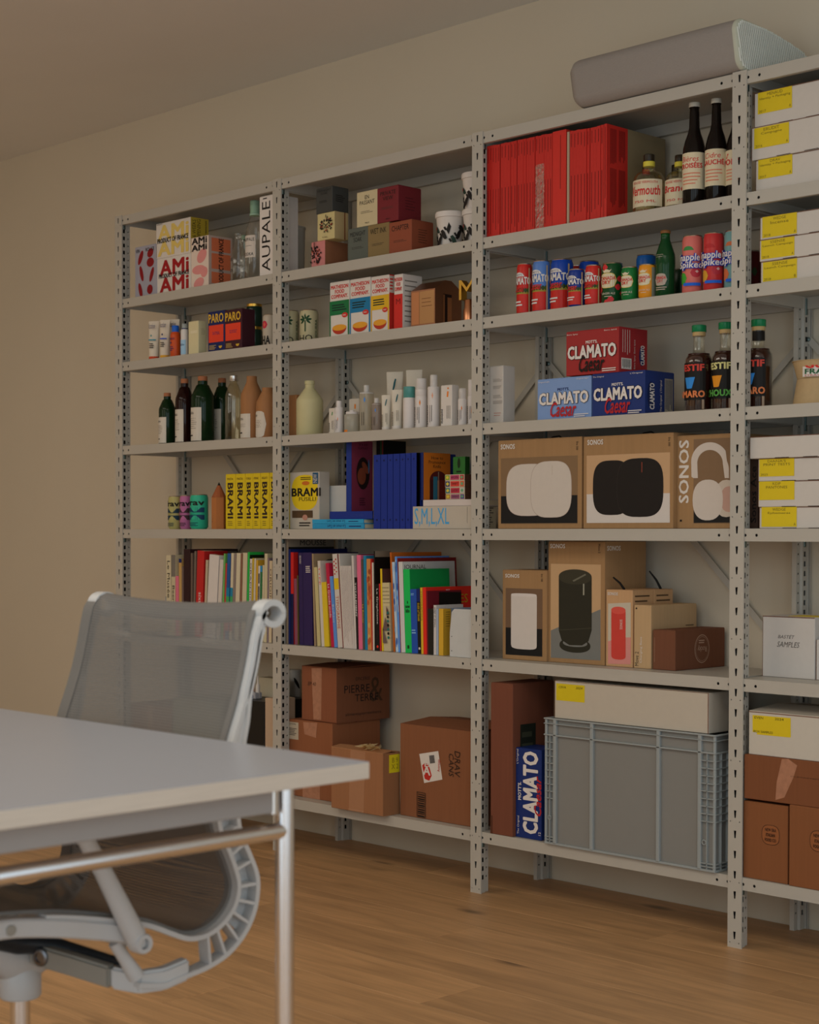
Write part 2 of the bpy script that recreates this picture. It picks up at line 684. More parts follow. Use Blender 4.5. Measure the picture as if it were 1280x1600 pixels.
def post_mesh(front):
    """T-shaped upright: slotted face plate at y=0, two-sheet web behind it; mirrored for the rear uprights"""
    bm = bmesh.new()
    s = 1 if front else -1
    bands = []
    k, z = 0, H - .018
    while z > .02:
        bands.append((z, .011, [(CW, .0042, KEY)]))
        if k % 3 == 0 and z - .0195 > .01:
            bands.append((z - .0188, .003, [(CW - .0135, .0025, octa(.0018)), (CW + .0135, .0025, octa(.0018))]))
        z -= PITCH
        k += 1
    holed(bm, 0, H, 0, WD, bands, lambda l, q: (q, 0, l))
    for x in (0, WD):                                   # folded edges of the face plate
        bm.faces.new([bm.verts.new(p) for p in ((x, 0, 0), (x, 0, H), (x, s * .0035, H), (x, s * .0035, 0))])
    for sd in (-1, 1):
        sq = [(H - .03 - i * PITCH / 2, .008, [(s * .016, .0055, SQ)]) for i in range(84)]
        x1, x2 = CW + sd * .0125, CW + sd * .0065
        holed(bm, 0, H, min(s * .003, s * .026), max(s * .003, s * .026), sq, lambda l, q, x1=x1: (x1, q, l))
        rd = [(H - .03 - i * PITCH / 2, .0035, [(s * .038, .004, octa(.003, 6))]) for i in range(84)]
        holed(bm, 0, H, min(s * .03, s * .046), max(s * .03, s * .046), rd, lambda l, q, x2=x2: (x2, q, l))
        bm.faces.new([bm.verts.new(p) for p in ((x1, s * .026, 0), (x1, s * .026, H), (x2, s * .03, H), (x2, s * .03, 0))])
        bm.faces.new([bm.verts.new(p) for p in ((CW + sd * .0175, s * .0035, 0), (CW + sd * .0175, s * .0035, H), (x1, s * .0036, H), (x1, s * .0036, 0))])
        f = bm.faces.new([bm.verts.new(p) for p in ((CW + sd * .005, s * .006, .01), (CW + sd * .005, s * .006, H - .01), (CW + sd * .005, s * .026, H - .01), (CW + sd * .005, s * .026, .01))])
        f.material_index = 1                            # dark strip added inside the web so its slots look shaded
    bm.faces.new([bm.verts.new(p) for p in ((CW - .0065, s * .046, 0), (CW - .0065, s * .046, H), (CW + .0065, s * .046, H), (CW + .0065, s * .046, 0))])
    return bm


def solid(o, t=.0012):
    md = o.modifiers.new('sheet', 'SOLIDIFY')
    md.thickness, md.offset = t, 0
    return o


shelving = bpy.data.objects.new('shelving_unit', None)
shelving.location = (0, 0, 0)
COL.objects.link(shelving)
tag(shelving, 'tall white slotted-steel shelving unit of four bays against the beige wall', 'shelving')
pf = solid(link('post', post_mesh(True), STEEL, shelving), .001)
pr = solid(link('post', post_mesh(False), STEEL, shelving), .001)
pr.location = (0, DEP, 0)
for i in range(1, 5):
    for src, y in ((pf, 0), (pr, DEP)):
        o = src.copy()
        COL.objects.link(o)
        o.location = (i * W, y, 0)


def shelf_mesh():
    bm = bmesh.new()
    x0, x1, y0, y1 = CW + .011, W + CW - .011, .0035, DEP - .0035
    L = x1 - x0
    hs_ = [(x, .004, [(-.0165, .004, octa(.0040))]) for x in (x0 + .012, x0 + .045, x1 - .045, x1 - .012)]
    for y in (y0, y1):
        holed(bm, x0, x1, -LIP, 0, hs_, lambda l, q, y=y: (l, y, q))
    bm.faces.new([bm.verts.new(p) for p in ((x0, y0, 0), (x1, y0, 0), (x1, y1, 0), (x0, y1, 0))])
    for y in (y0 + .012, y1 - .012):                    # inner sheet added to close the lip and keep its holes dark
        bm.faces.new([bm.verts.new(p) for p in ((x0, y, -.0006), (x1, y, -.0006), (x1, y, -LIP), (x0, y, -LIP))])
    for y in (y0 + .003, y1 - .003):                    # dark discs standing in for the shade inside the holes
        for x, _, _h in hs_:
            f = bm.faces.new([bm.verts.new((x + a * 1.7, y, -.0165 + b_ * 1.7)) for a, b_ in octa(.0034)])
            f.material_index = 1
    for x in (x0, x1):
        bm.faces.new([bm.verts.new(p) for p in ((x, y0, 0), (x, y1, 0), (x, y1, -LIP), (x, y0, -LIP))])
    for y, d in ((y0, .012), (y1, -.012)):
        bm.faces.new([bm.verts.new(p) for p in ((x0, y, -LIP), (x1, y, -LIP), (x1, y + d, -LIP), (x0, y + d, -LIP))])
    bmesh.ops.remove_doubles(bm, verts=bm.verts, dist=1e-5)
    return bm


shf = None
clipm = None
for me in (pf.data, pr.data):
    me.materials.append(DARKHOLE)
for i in range(4):
    for z in SHZ:
        if shf is None:
            shf = o = solid(link('shelf_board', shelf_mesh(), STEEL, shelving), .001)
            shf.data.materials.append(DARKHOLE)
        else:
            o = shf.copy()
            COL.objects.link(o)
        o.location = (i * W, 0, z - .0005)
        for x in (CW + .0113, W + CW - .0153):
            for y in (.012, DEP - .022):
                if clipm is None:
                    clipm = c_ = link('shelf_clip', box(bmesh.new(), 0, .004, 0, .010, -.047, -.004, .001), ZINC, o)
                else:
                    c_ = clipm.copy()
                    COL.objects.link(c_)
                    c_.parent = o
                c_.location = (x, y, 0)


def brace(xa, za, xb, zb, y):
    bm = bmesh.new()
    d = Vector((xb - xa, 0, zb - za))
    n = Vector((-d.z, 0, d.x)).normalized() * .009
    a, b_ = Vector((xa, y, za)), Vector((xb, y, zb))
    vs_ = [a - n, b_ - n, b_ + n, a + n]
    lo, hi = [bm.verts.new(v) for v in vs_], [bm.verts.new(v + Vector((0, .0025, 0))) for v in vs_]
    for k in range(4):
        bm.faces.new((lo[k], lo[(k + 1) % 4], hi[(k + 1) % 4], hi[k]))
    bm.faces.new(lo)
    bm.faces.new(hi[::-1])
    o = link('cross_brace', bm, STEEL, shelving)
    for x, z in ((xa, za), (xb, zb)):
        bb = lathe(bmesh.new(), [(.006, 0), (.006, .003), (.003, .005)], 8)
        k = link('bolt', bb, ZINC, o)
        k.location, k.rotation_euler = (x, y - .001, z), (rad(90), 0, 0)


for i in range(4):
    brace(i * W + .036, 1.556, (i + 1) * W + .006, .69, DEP - .009)
    brace((i + 1) * W + .006, 1.545, i * W + .036, .70, DEP - .006)


# ------------------------------------------------------------------ builders for the things on the shelves
def solveY(x0, yb, zb):
    return atZ(x0, yb, zb).y


def carton(label, row, px, mat, cat='box', name='product_box', Y=.03, yb=None, xr=None, d=.1, on=None, zb=None, group=None,
           bev=.0012, rz=0, flap=True, zh=None, gap=.0004):
    """px = (x0, x1, ytop): front edges and top-left corner in the photograph; the right side runs back to pixel xr or by d"""
    zb = on.top + .0004 if on else (zb if zb is not None else SHZ[row] + .0003)
    if yb is not None:
        Y = solveY(px[0], yb, zb)
    a, b_ = atY(px[0], px[2], Y), atY(px[1], px[2], Y)
    w, h = b_.x - a.x - gap, (zh or a.z - zb)
    if xr:
        d = atX(xr, px[2], b_.x).y - Y
    d = min(d, .296 - Y)
    T = Thing(name, label, cat, ((a.x + b_.x) / 2, Y + d / 2, zb), group, (0, 0, rz))
    T.top = zb + h
    T.w, T.h, T.d, T.Y = w, h, d, Y
    box(T.b('body', mat), -w / 2, w / 2, -d / 2, d / 2, 0, h - (.0012 if flap else 0), bev)
    if flap:
        box(T.b('flap', mat), -w / 2 + .001, w / 2 - .001, -d / 2 + .0015, d / 2 - .002, h - .0012, h, 0)
    F = Face(T, Vector((-w / 2, -d / 2, 0)), X3, Z3, w=w, h=h)
    R = Face(T, Vector((w / 2, -d / 2, 0)), Y3, Z3, w=d, h=h)
    return T, F, R


def round_at(px, Y, zb):
    """centre and radius of an upright round thing from its left and right pixel and top pixel"""
    xm = (px[0] + px[1]) / 2
    P = atY(xm, px[2], Y)
    for _ in range(3):
        dep = (P - CAM).dot(FW)
        r = (px[1] - px[0]) / 2 * dep / FPX
        P = atY(xm, px[2], Y + r)
    return P.x, Y + r, r, P.z - zb


def can(label, row, px, mat, Y=.035, group='drink cans', a0=0, lid=SILVER, zb=None, on=None, cat='can', name='drink_can', h=None):
    zb = on.top if on else (SHZ[row] + .0003 if zb is None else zb)
    x, y, r, hh = round_at(px, Y, zb)
    h = h or hh
    T = Thing(name, label, cat, (x, y, zb), group)
    T.top = zb + h
    lathe(T.b('body', mat, 40), [(r * .80, 0), (r * .84, .0015), (r, .008), (r, h - .012), (r * .9, h - .003)], 28)
    bm = T.b('lid', lid, 40)
    lathe(bm, [(r * .9, h - .003), (r * .93, h - .0012), (r * .9, h), (r * .86, h - .0005), (r * .84, h - .004), (.0005, h - .004)], 28)
    box(T.b('pull_tab', lid), -.008, .008, -.012, .004, h - .004, h - .0025, .0008)
    return T, Face(T, r=r, h=h, a0=a0)


def bottle(label, row, px, prof, mat, Y=.035, caps=(), group=None, zb=None, a0=0, liquid=None, cat='bottle', name='glass_bottle', seg=28):
    """prof: (radius share, height share); caps: (part, h0, h1, radius share, mat)"""
    zb = SHZ[row] + .0003 if zb is None else zb
    x, y, r, h = round_at(px, Y, zb)
    T = Thing(name, label, cat, (x, y, zb), group)
    T.top = zb + h
    T.r, T.h = r, h
    lathe(T.b('body', mat, 50), [(a * r, b_ * h) for a, b_ in prof], seg)
    for part, h0, h1, rr, cm in caps:
        lathe(T.b(part, cm, 40), [(rr * r * .97, h0 * h), (rr * r, h0 * h + .0008), (rr * r, h1 * h - .0012), (rr * r * .93, h1 * h)], 20)
    if liquid:
        lvl, lm = liquid
        q = [(a * r * .93, b_ * h + (.002 if b_ == 0 else 0)) for a, b_ in prof if b_ < lvl]
        lathe(T.b('liquid', lm, 50), q + [(q[-1][0], lvl * h)], seg)
    return T, Face(T, r=r, h=h, a0=a0)


P_STRAIGHT = [(.96, 0), (1, .012), (1, .985), (.97, 1)]
P_BEER = [(.93, 0), (1, .012), (1, .50), (.97, .56), (.80, .635), (.58, .70), (.46, .76), (.42, .90), (.40, .945), (.46, .95), (.46, .975), (.40, .98)]
P_SPIRIT = [(.94, 0), (1, .015), (1, .60), (.95, .66), (.74, .72), (.38, .745), (.36, .88), (.42, .885), (.42, .90)]
P_GREENB = [(.94, 0), (1, .012), (1, .60), (.97, .64), (.52, .84), (.47, .86), (.47, .9)]
P_SHORT = [(.93, 0), (1, .02), (1, .55), (.95, .63), (.78, .69), (.40, .74), (.37, .78), (.37, .86)]
P_JUG = [(.95, 0), (1, .015), (1, .62), (.96, .67), (.44, .84), (.34, .87), (.34, .93), (.38, .935), (.38, .99), (.34, 1)]
P_CUP = [(.72, 0), (.74, .01), (.93, .86), (.96, .87)]


def tube_pack(label, row, px, mat, capm, Y=.04, caph=.16, group=None, lean=0):
    """squeeze tube standing on its cap, flat crimp on top"""
    zb = SHZ[row] + .0003
    x, y, r, h = round_at(px, Y, zb)
    T = Thing('squeeze_tube', label, 'tube', (x, y, zb), group, (0, 0, 0))
    T.r, T.h = r, h
    lathe(T.b('cap', capm, 40), [(r * .88, 0), (r * .92, .001), (r * .92, caph * h)], 20)
    bm = T.b('body', mat, 60)
    rings = []
    for f in (0, .25, .5, .75, .93, 1):
        ry = r * .92 * (1 - f) + .0012 * f
        rx = r * (.92 + .13 * f)
        z = caph * h + f * (h * (1 - caph))
        rings.append([bm.verts.new((rx * math.cos(2 * math.pi * i / 20), ry * math.sin(2 * math.pi * i / 20), z)) for i in range(20)])
    for a, b_ in zip(rings, rings[1:]):
        for i in range(20):
            bm.faces.new((a[i], a[(i + 1) % 20], b_[(i + 1) % 20], b_[i]))
    bm.faces.new(rings[0][::-1])
    bm.faces.new(rings[-1])
    T.o.rotation_euler.z = rad(28)
    return T, Face(T, r=r * .98, h=h, a0=0)


PAGES = card('#9a8c78')
CHAIN = {}
ROWS_OF_BOOKS = ('books on the fifth shelf, first bay', 'books on the fifth shelf, second bay')


def book(label, row, px, col, xb=None, xr=None, d=.17, Y=.02, spine=None, yb=None, cat='book', name='book', group=None, rough=.45,
         hard=False, title=None, tcol=None, zb=None, tmax=None):
    """px = (x0, x1, ytop) of the spine; xb = left pixel at its foot (a lean); xr = far end of the cover that shows on the right"""
    zb = SHZ[row] + .0003 if zb is None else zb
    if yb is not None:
        Y = solveY(px[0], yb, zb)
    a, b_ = atY(px[0], px[2], Y), atY(px[1], px[2], Y)
    t, h = max(.0025, b_.x - a.x - .0006), a.z - zb
    if xr:
        d = atX(xr, px[2], b_.x).y - Y
    d = min(d, .285 - Y)
    xf = a.x if xb is None else atY(xb, px[2], Y).x
    sl = (a.x - xf) / h
    if group in CHAIN:                                  # never into the neighbour on the left
        pf_, ps_, ph_ = CHAIN[group]
        xf = max(xf, pf_ + .0004)
        hm = min(h, ph_)
        sl = max((a.x - xf) / h, (pf_ + .0004 + ps_ * hm - xf) / hm)
        t = max(.0022, min(t, b_.x - (xf + sl * h) - .0003))
    ang = math.atan(sl)
    if group in ROWS_OF_BOOKS:
        CHAIN[group] = (xf + t / math.cos(ang) + abs(sl) * .0003, sl, h)
    T = Thing(name, label, cat, (xf + (t if ang > 0 else 0), Y, zb), group, (0, ang, 0))
    h = h / math.cos(ang) - (t * abs(math.sin(ang)))
    ox = -t if ang > 0 else 0
    k = .0024 if hard else .0008
    cm = paint(col, rough, var=.03, scale=50)
    bm = T.b('cover', cm)
    box(bm, ox, ox + k, 0, d, 0, h)
    box(bm, ox + t - k, ox + t, 0, d, 0, h)
    sp = paint(spine, rough, var=.03, scale=50) if spine else cm
    box(T.b('spine' if spine else 'cover', sp), ox - (.0001 if spine else 0), ox + t + (.0001 if spine else 0), -.0006, k + (.012 if hard else 0), 0, h + .0001)
    if t > 2.4 * k:
        e = .003 if hard else .0005
        box(T.b('page_block', PAGES), ox + k, ox + t - k, k, d - e, e, h - e)
    F = Face(T, Vector((ox, -.0006, 0)), X3, Z3, w=t, h=h)
    R = Face(T, Vector((ox + t, 0, 0)), Y3, Z3, w=d, h=h)
    if title:
        a, b_ = title[1:3] if len(title) > 2 else (.3, .9)
        F.tu(title[0], t * .2, h * a, t * .8, h * b_, ink(tcol or '#1a1614'), rot=-90)
    return T, F, R


def done(*a):
    for q in a:
        (q[0] if isinstance(q, tuple) else q).done()


# ================================================================== BAY 1
# first row
KB, KW, RED_, NAVY = ink('#1c1714'), ink('#a09386'), ink('#7d1a1c'), ink('#18244d')
t, F, R = carton('grey wine box printed with big dark red seed shapes', 1, (211, 245.5, 387), ink('#7f7a7d'), d=.11, Y=.035)
dr = ink('#6d1518')
for cx, cy, a, b_, ro in [(.26, .78, .10, .15, -.5), (.70, .84, .17, .08, .5), (.30, .47, .085, .16, .3), (.70, .66, .19, .09, 0), (.76, .42, .085, .15, -.4), (.25, .15, .09, .15, .3), (.68, .14, .15, .09, .7)]:
    F.eu(cx * t.w, cy * t.h, a * t.h * .62, b_ * t.h, dr, rot=ro)
F.tu('VIN', t.w * .04, t.h * .88, t.w * .22, t.h * .95, KB)
F.tu('ROUGE', t.w * .5, t.h * .88, t.w * .88, t.h * .95, KB)
done(t)


def ami(t, F, q, col, y2, part=''):
    u0, v0, u1, v1 = F._q(q)
    for k in (0, 1):
        a, b_ = v0 + (v1 - v0) * (.53 if k == 0 else .03), v0 + (v1 - v0) * (.97 if k == 0 else .47)
        F.tu('AMi', u0, a, u1, b_, col, bold=.022)


t, F, R = carton('white wine box with large dark red letters, lower of the pair', 1, (245.5, 298, 405), ink('#a3978a'), d=.13, Y=.035)
F.tu('AMi', t.w * .08, t.h * .50, t.w * .95, t.h * .93, RED_, bold=.022)
F.tu('AMi', t.w * .08, t.h * .03, t.w * .95, t.h * .45, RED_, bold=.022)
F.tu('PRODUCT OF FRANCE', t.w * .06, t.h * .44, t.w * .96, t.h * .56, KB, bold=.02)
done(t)
u, F, R = carton('white and pale yellow wine box with a yellow side, top of the pair', 1, (244, 298, 350.5), ink('#a3978a'), xr=326, Y=.035, on=t)
yl = ink('#a68c52')
F.tu('AMi', u.w * .05, u.h * .50, u.w * .95, u.h * .93, yl, bold=.022)
F.tu('AMi', u.w * .05, u.h * .05, u.w * .95, u.h * .46, yl, bold=.022)
F.tu('PRODUCT OF FRANCE', u.w * .04, u.h * .42, u.w * .94, u.h * .56, KB, bold=.02)
F.tu('VIN BLANC', u.w * .02, u.h * .95, u.w * .2, u.h * .98, KB)
R.fill(ink('#857428'))
R.tu('6 WEEKS\nOPENING', u.d * .08, u.h * .42, u.d * .55, u.h * .96, KB, rot=90)
R.lu(u.d * .8, u.h * .5, u.d * .9, u.h * .95, 2, KB, vert=True)
done(u)
t, F, R = carton('white wine box with pink blobs and an orange lettered side', 1, (298.5, 326, 372.5), ink('#a99585'), xr=363, Y=.035)
pk = ink('#a56f68')
for cx, cy, a, b_, ro in [(.62, .62, .30, .12, .6), (.45, .36, .38, .09, 0), (.75, .30, .2, .1, .5), (.45, .10, .3, .1, .3)]:
    F.eu(cx * t.w, cy * t.h, a * t.w, b_ * t.h, pk, rot=ro)
F.tu('AMi', t.w * .05, t.h * .86, t.w * .92, t.h * .99, KB, bold=.022)
F.tu('AMi', t.w * .05, t.h * .73, t.w * .92, t.h * .85, KB, bold=.022)
og = ink('#9f5a3c')
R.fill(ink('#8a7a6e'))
for a, b_ in ((.08, .3), (.36, .66), (.70, .96)):
    R.ru(t.d * .12, t.h * a, t.d * .92, t.h * b_, og)
R.tu('PRODUCT OF FRANCE', t.d * .42, t.h * .04, t.d * .62, t.h * .96, KB, rot=90, bold=.018)
done(t)
CLEARG = glassm('#9a9a90', .80)
t, F = bottle('small clear ribbed glass carafe in front of a taller clear bottle', 1, (360, 385, 365), [(.9, 0), (1, .02), (1, .45), (.85, .6), (.55, .78), (.5, .84), (.42, .9), (.5, .98), (.5, 1)], CLEARG, Y=.04)
F.tu('LE', -.012, t.h * .44, .004, t.h * .5, KB)
F.tu('BON', -.012, t.h * .22, .004, t.h * .28, KB)
done(t)
t, F = bottle('clear bottle with a pale green neck behind the ribbed carafe', 1, (372, 390, 368), P_BEER, glassm('#8a9a86', .7), Y=.13, caps=[('cap', .92, 1, .5, ink('#6c7a66'))])
done(t)
t, F = bottle('tall clear spirit bottle with pale green stopper and white label', 1, (383.5, 414, 314), [(.94, 0), (1, .01), (1, .52), (.97, .60), (.84, .69), (.55, .78), (.44, .83), (.44, 1)], CLEARG, Y=.05,
              caps=[('stopper', .84, 1.0, .52, ink('#6f8170', .4)), ('collar', .815, .84, .58, ink('#7d8c7c'))])
F.ru(-t.r * .75, t.h * .29, t.r * .9, t.h * .56, KW)
F.tu('AUPALE', -t.r * .65, t.h * .49, t.r * .8, t.h * .53, KB)
F.tu('VODKA', -t.r * .6, t.h * .31, t.r * .7, t.h * .35, KB)
F.ru(-t.r * .3, t.h * .43, t.r * .5, t.h * .434, KB)
done(t)
t, F, R = carton('tall white bottle box with big black vertical letters', 1, (405.5, 430, 308), ink('#a89c90'), d=.1, Y=.02)
F.t('AUPALE', (409.5, 316, 422.5, 423), KB, rot=90, bold=.01)
F.l((411, 309, 418, 311), 1, KB)
done(t)

# second row: tubes, jars
for i, (a, b_, yt, lab, cc) in enumerate([(232, 249.5, 502, 'white squeeze tube with an orange cap, first of the three', '#9a3f22'), (249.5, 266, 500, 'white squeeze tube with a yellow cap, second of the three', '#b07f2e'),
                                          (265, 281, 499, 'white squeeze tube standing behind the orange bottle', '#a58a68')]):
    t, F = tube_pack(lab, 2, (a, b_, yt), ink('#a39482'), ink(cc), Y=.035 + .035 * (i == 2), caph=.10, group='white squeeze tubes on the second shelf')
    F.tu('Vacation', -t.r * .7, t.h * .80, t.r * .6, t.h * .93, NAVY, shear=.4)
    F.eu(-.002, t.h * .62, .0035, .005, [ink('#3a6a6a'), NAVY, NAVY][i])
    F.ru(-t.r * .75, t.h * .50, t.r * .75, t.h * .53, ink(['#2c6f78', '#2a4a8a', '#2a4a8a'][i]))
    F.lu(-t.r * .55, t.h * .3, t.r * .5, t.h * .44, 3, KB)
    done(t)
t, F = bottle('orange bottle with a round blue cap', 2, (266, 282.5, 509), [(.95, 0), (1, .02), (1, .70), (.9, .76), (.66, .8), (.66, .82)], ink('#97431d', .3), Y=.03, caps=[('cap', .80, 1, .68, ink('#22518c', .35))])
F.tu('Vacation', -t.r * .7, t.h * .55, t.r * .7, t.h * .64, NAVY, shear=.4)
F.eu(-.002, t.h * .46, .004, .005, NAVY)
F.lu(-t.r * .6, t.h * .2, t.r * .6, t.h * .36, 3, NAVY)
done(t)
t, F = bottle('small white spray bottle with a clear cap and pale blue label', 2, (282.5, 294.5, 506), [(.95, 0), (1, .02), (1, .78), (.85, .83), (.7, .84)], ink('#a39a90'), Y=.03, caps=[('cap', .82, 1, .72, glassm('#8a8a84', .5)), ('collar', .80, .86, .8, NAVY)])
F.ru(-t.r * 1.1, t.h * .06, t.r * 1.2, t.h * .5, ink('#7e8fa0'))
F.tu('Vacation', -t.r * .8, t.h * .32, t.r * .8, t.h * .4, NAVY, shear=.4)
done(t)
t, F, R = carton('plain cream box with a small perforated square', 2, (294.5, 310, 503), ink('#a39577'), xr=322.5, Y=.03)
R.lu(t.d * .35, t.h * .58, t.d * .85, t.h * .78, 5, ink('#8a7d62'), fill=.3)
F.ru(t.w * .2, t.h * .64, t.w * .9, t.h * .72, ink('#ab9d80'))
done(t)
for q, bg, lab, tx in [((325, 351, 488), '#1d2347', 'navy food box with gold lettering and a coral panel', 'OATMEAL'), ((351, 378, 485.5), '#3a1c22', 'maroon food box with gold lettering and a coral panel', 'WARM\nBOWL')]:
    t, F, R = carton(lab, 2, q, ink(bg), d=.07, Y=.03, name='food_box')
    F.tu('PARO', t.w * .04, t.h * .72, t.w * .94, t.h * .94, ink('#a3802f'), bold=.018)
    F.ru(t.w * .06, t.h * .24, t.w * .94, t.h * .66, ink('#b23a24'))
    F.tu(tx, t.w * .28, t.h * .42, t.w * .72, t.h * .5, NAVY)
    F.lu(t.w * .08, t.h * .06, t.w * .5, t.h * .18, 4, ink('#8d7a4a'))
    F.eu(t.w * .76, t.h * .14, t.w * .1, t.h * .06, ink('#a3802f'), half=math.pi)
    done(t)
GJAR = ink('#1b2a20', .12)
lo = None
for k, (yt, lab) in enumerate([(511, 'dark green jar with gold lid, lower of two stacked jars'), (475.5, 'dark green jar with gold lid on top of another jar')]):
    zb = SHZ[2] + .0003 if lo is None else lo.top + .0004
    x, y, r, h = round_at((385, 410, yt), .075, zb)
    t = Thing('glass_jar', lab, 'jar', (x, y, zb), 'dark green jars with gold lids')
    t.top = zb + h
    lathe(t.b('body', GJAR, 40), [(r * .9, 0), (r, .004), (r, h * .80), (r * .93, h * .88)], 28)
    lathe(t.b('lid', GOLD, 40), [(r * .96, h * .88), (r * .97, h * .99), (r * .94, h)], 28)
    F = Face(t, r=r, h=h)
    F.ru(-r * .85, h * .16, r * .12, h * .72, ink('#b23f2c'))
    F.tu('PARO', -r * .7, h * .42, -r * .05, h * .5, NAVY)
    t.done()
    lo = t
t, F = can('clear tin with a crimson disc and black letters behind the post', 2, (410.5, 434, 492), ink('#8d8174', .25), Y=.045, group='tins on the second shelf')
F.eu(.0, F.h * .68, .013, .013, ink('#93283a'))
F.eu(.0, F.h * .68, .006, .007, ink('#a0503f'))
F.tu('SHA', -.022, F.h * .06, .022, F.h * .34, KB, bold=.02)
done(t)

# third row: bottles
GRN = ink('#10240f', .08)
WOODCAP = paint('#80563a', .6, k=1.05, var=.15, scale=20, stretch=(3, 3, .4))
WOODB = paint('#7e5a3a', .55, k=1.05, var=.14, scale=22, stretch=(3, 3, .35))
P_APO = [(.95, 0), (1, .012), (1, .66), (.97, .70), (.55, .86), (.42, .875), (.42, .93)]
LBL = ink('#9c9082')


def aplabel(t, F, u0=-.78, u1=.80, v1=.52, name='VODKA'):
    F.ru(t.r * u0, t.h * .02, t.r * u1, t.h * v1, LBL)
    F.tu(name, t.r * (u0 + .18), t.h * (v1 - .10), t.r * (u0 + .85), t.h * (v1 - .065), KB)
    F.lu(t.r * (u0 + .18), t.h * .19, t.r * (u0 + 1.2), t.h * (v1 - .15), 6, ink('#6d6358'), fill=.3)
    F.ru(t.r * (u0 + .18), t.h * .09, t.r * (u0 + .7), t.h * .11, KB)


for q, mt_, lab, Y, nm in [((248, 275, 614), GRN, 'short dark green bottle with wooden cap, farthest in its row', .03, 'GIN'),
                           ((274, 303, 592), ink('#200c09', .08), 'dark red-brown bottle with wooden cap beside the short green one', .035, 'AMARO'),
                           ((298.5, 335, 588), GRN, 'large dark green bottle with wooden cap and white label', .03, 'VODKA'),
                           ((332, 362, 591), GRN, 'dark green bottle with wooden cap partly behind the clear bottle', .13, 'GIN')]:
    t, F = bottle(lab, 3, q, P_APO, mt_, Y=Y, caps=[('cap', .90, 1, .41, WOODCAP)], group='apothecary bottles on the third shelf')
    aplabel(t, F, name=nm)
    done(t)
t, F = bottle('clear empty bottle with a silver cap', 3, (351.5, 378.5, 587), P_APO, glassm('#8d877c', .72), Y=.035, caps=[('cap', .93, 1, .5, SILVER), ('collar', .915, .93, .56, SILVER)])
done(t)
t, F = bottle('turned wooden bottle with a white label, the taller one', 3, (376, 411, 588), [(.96, 0), (1, .01), (1, .66), (.97, .72), (.50, .90), (.46, .93), (.46, 1)], WOODB, Y=.04, cat='bottle', name='wooden_bottle', group='turned wooden bottles')
aplabel(t, F, -.8, .75, .40)
done(t)
t, F = bottle('turned wooden bottle with an oval label, the squat one by the post', 3, (400, 437, 606), [(.96, 0), (1, .012), (1, .62), (.96, .72), (.50, .93), (.48, .96), (.48, 1)], WOODB, Y=.03, cat='bottle', name='wooden_bottle', group='turned wooden bottles')
F.eu(-t.r * .05, t.h * .27, t.r * .8, t.h * .26, LBL, e=.6)
F.tu('GIN', -t.r * .6, t.h * .42, -t.r * .2, t.h * .46, KB)
F.lu(-t.r * .6, t.h * .2, t.r * .3, t.h * .36, 5, ink('#6d6358'), fill=.3)
done(t)

# fourth row: cans, pencil, pasta boxes
for q, c1, c2, lab, Y in [((263, 284.5, 775), '#857f52', '#1e2f38', 'yellow-green drink can, first of three pastel cans', .045), ((281, 300.5, 774), '#8a5672', '#3a2a2c', 'mauve drink can between the yellow-green and teal cans', .055),
                          ((297, 325.5, 772.5), '#2c8068', '#173448', 'teal drink can, nearest of three pastel cans', .03)]:
    t, F = can(lab, 4, q, paint(c1, .3), Y=Y, group='pastel drink cans')
    r = F.r
    b2 = ink(c2)
    F.tu('Brav', -r * 1.25, F.h * .68, r * 1.5, F.h * .85, KB, bold=.018)
    F.ru(-r * .7, F.h * .48, r * 1.5, F.h * .62, b2)
    F.ru(-r * .7, F.h * .27, r * 1.5, F.h * .41, b2)
    F.add(ink(c1), [[(-r * .2, F.h * .62), (r * .45, F.h * .47), (r * 1.1, F.h * .62)]], 'printed_shape')
    F.add(ink(c1), [[(-r * .2, F.h * .27), (r * 1.1, F.h * .27), (r * .45, F.h * .42)]], 'printed_shape')
    F.tu('IPA', -r * .6, F.h * .4, r * .25, F.h * .5, ink(c1))
    F.lu(-r * .5, F.h * .08, r * .9, F.h * .2, 3, b2)
    done(t)
x, y, r, h = round_at((330.5, 354, 753.5), .04, SHZ[4] + .0003)
t = Thing('pencil_box', 'giant wooden pencil-shaped container with a black tip', 'container', (x, y, SHZ[4] + .0003))
wm = paint('#865a34', .6, k=1.05, var=.1, scale=25, stretch=(3, 3, .4))
lathe(t.b('body', wm), [(r, 0), (r, h * .68)], 6)
lathe(t.b('sharpened_top', paint('#7d4a2c', .65, k=1.05, var=.1)), [(r * .985, h * .68), (r * .22, h * .93)], 12)
lathe(t.b('tip', BLACK), [(r * .23, h * .925), (r * .02, h)], 12)
F = Face(t, r=r * .9, h=h)
for i in range(5):
    F.eu(-r * .5 + (i % 3) * .004, h * .16 + (i % 2) * .008, .0045, .0022, BLACK, rot=i * .7)
t.done()
yb = '#a38a1c'
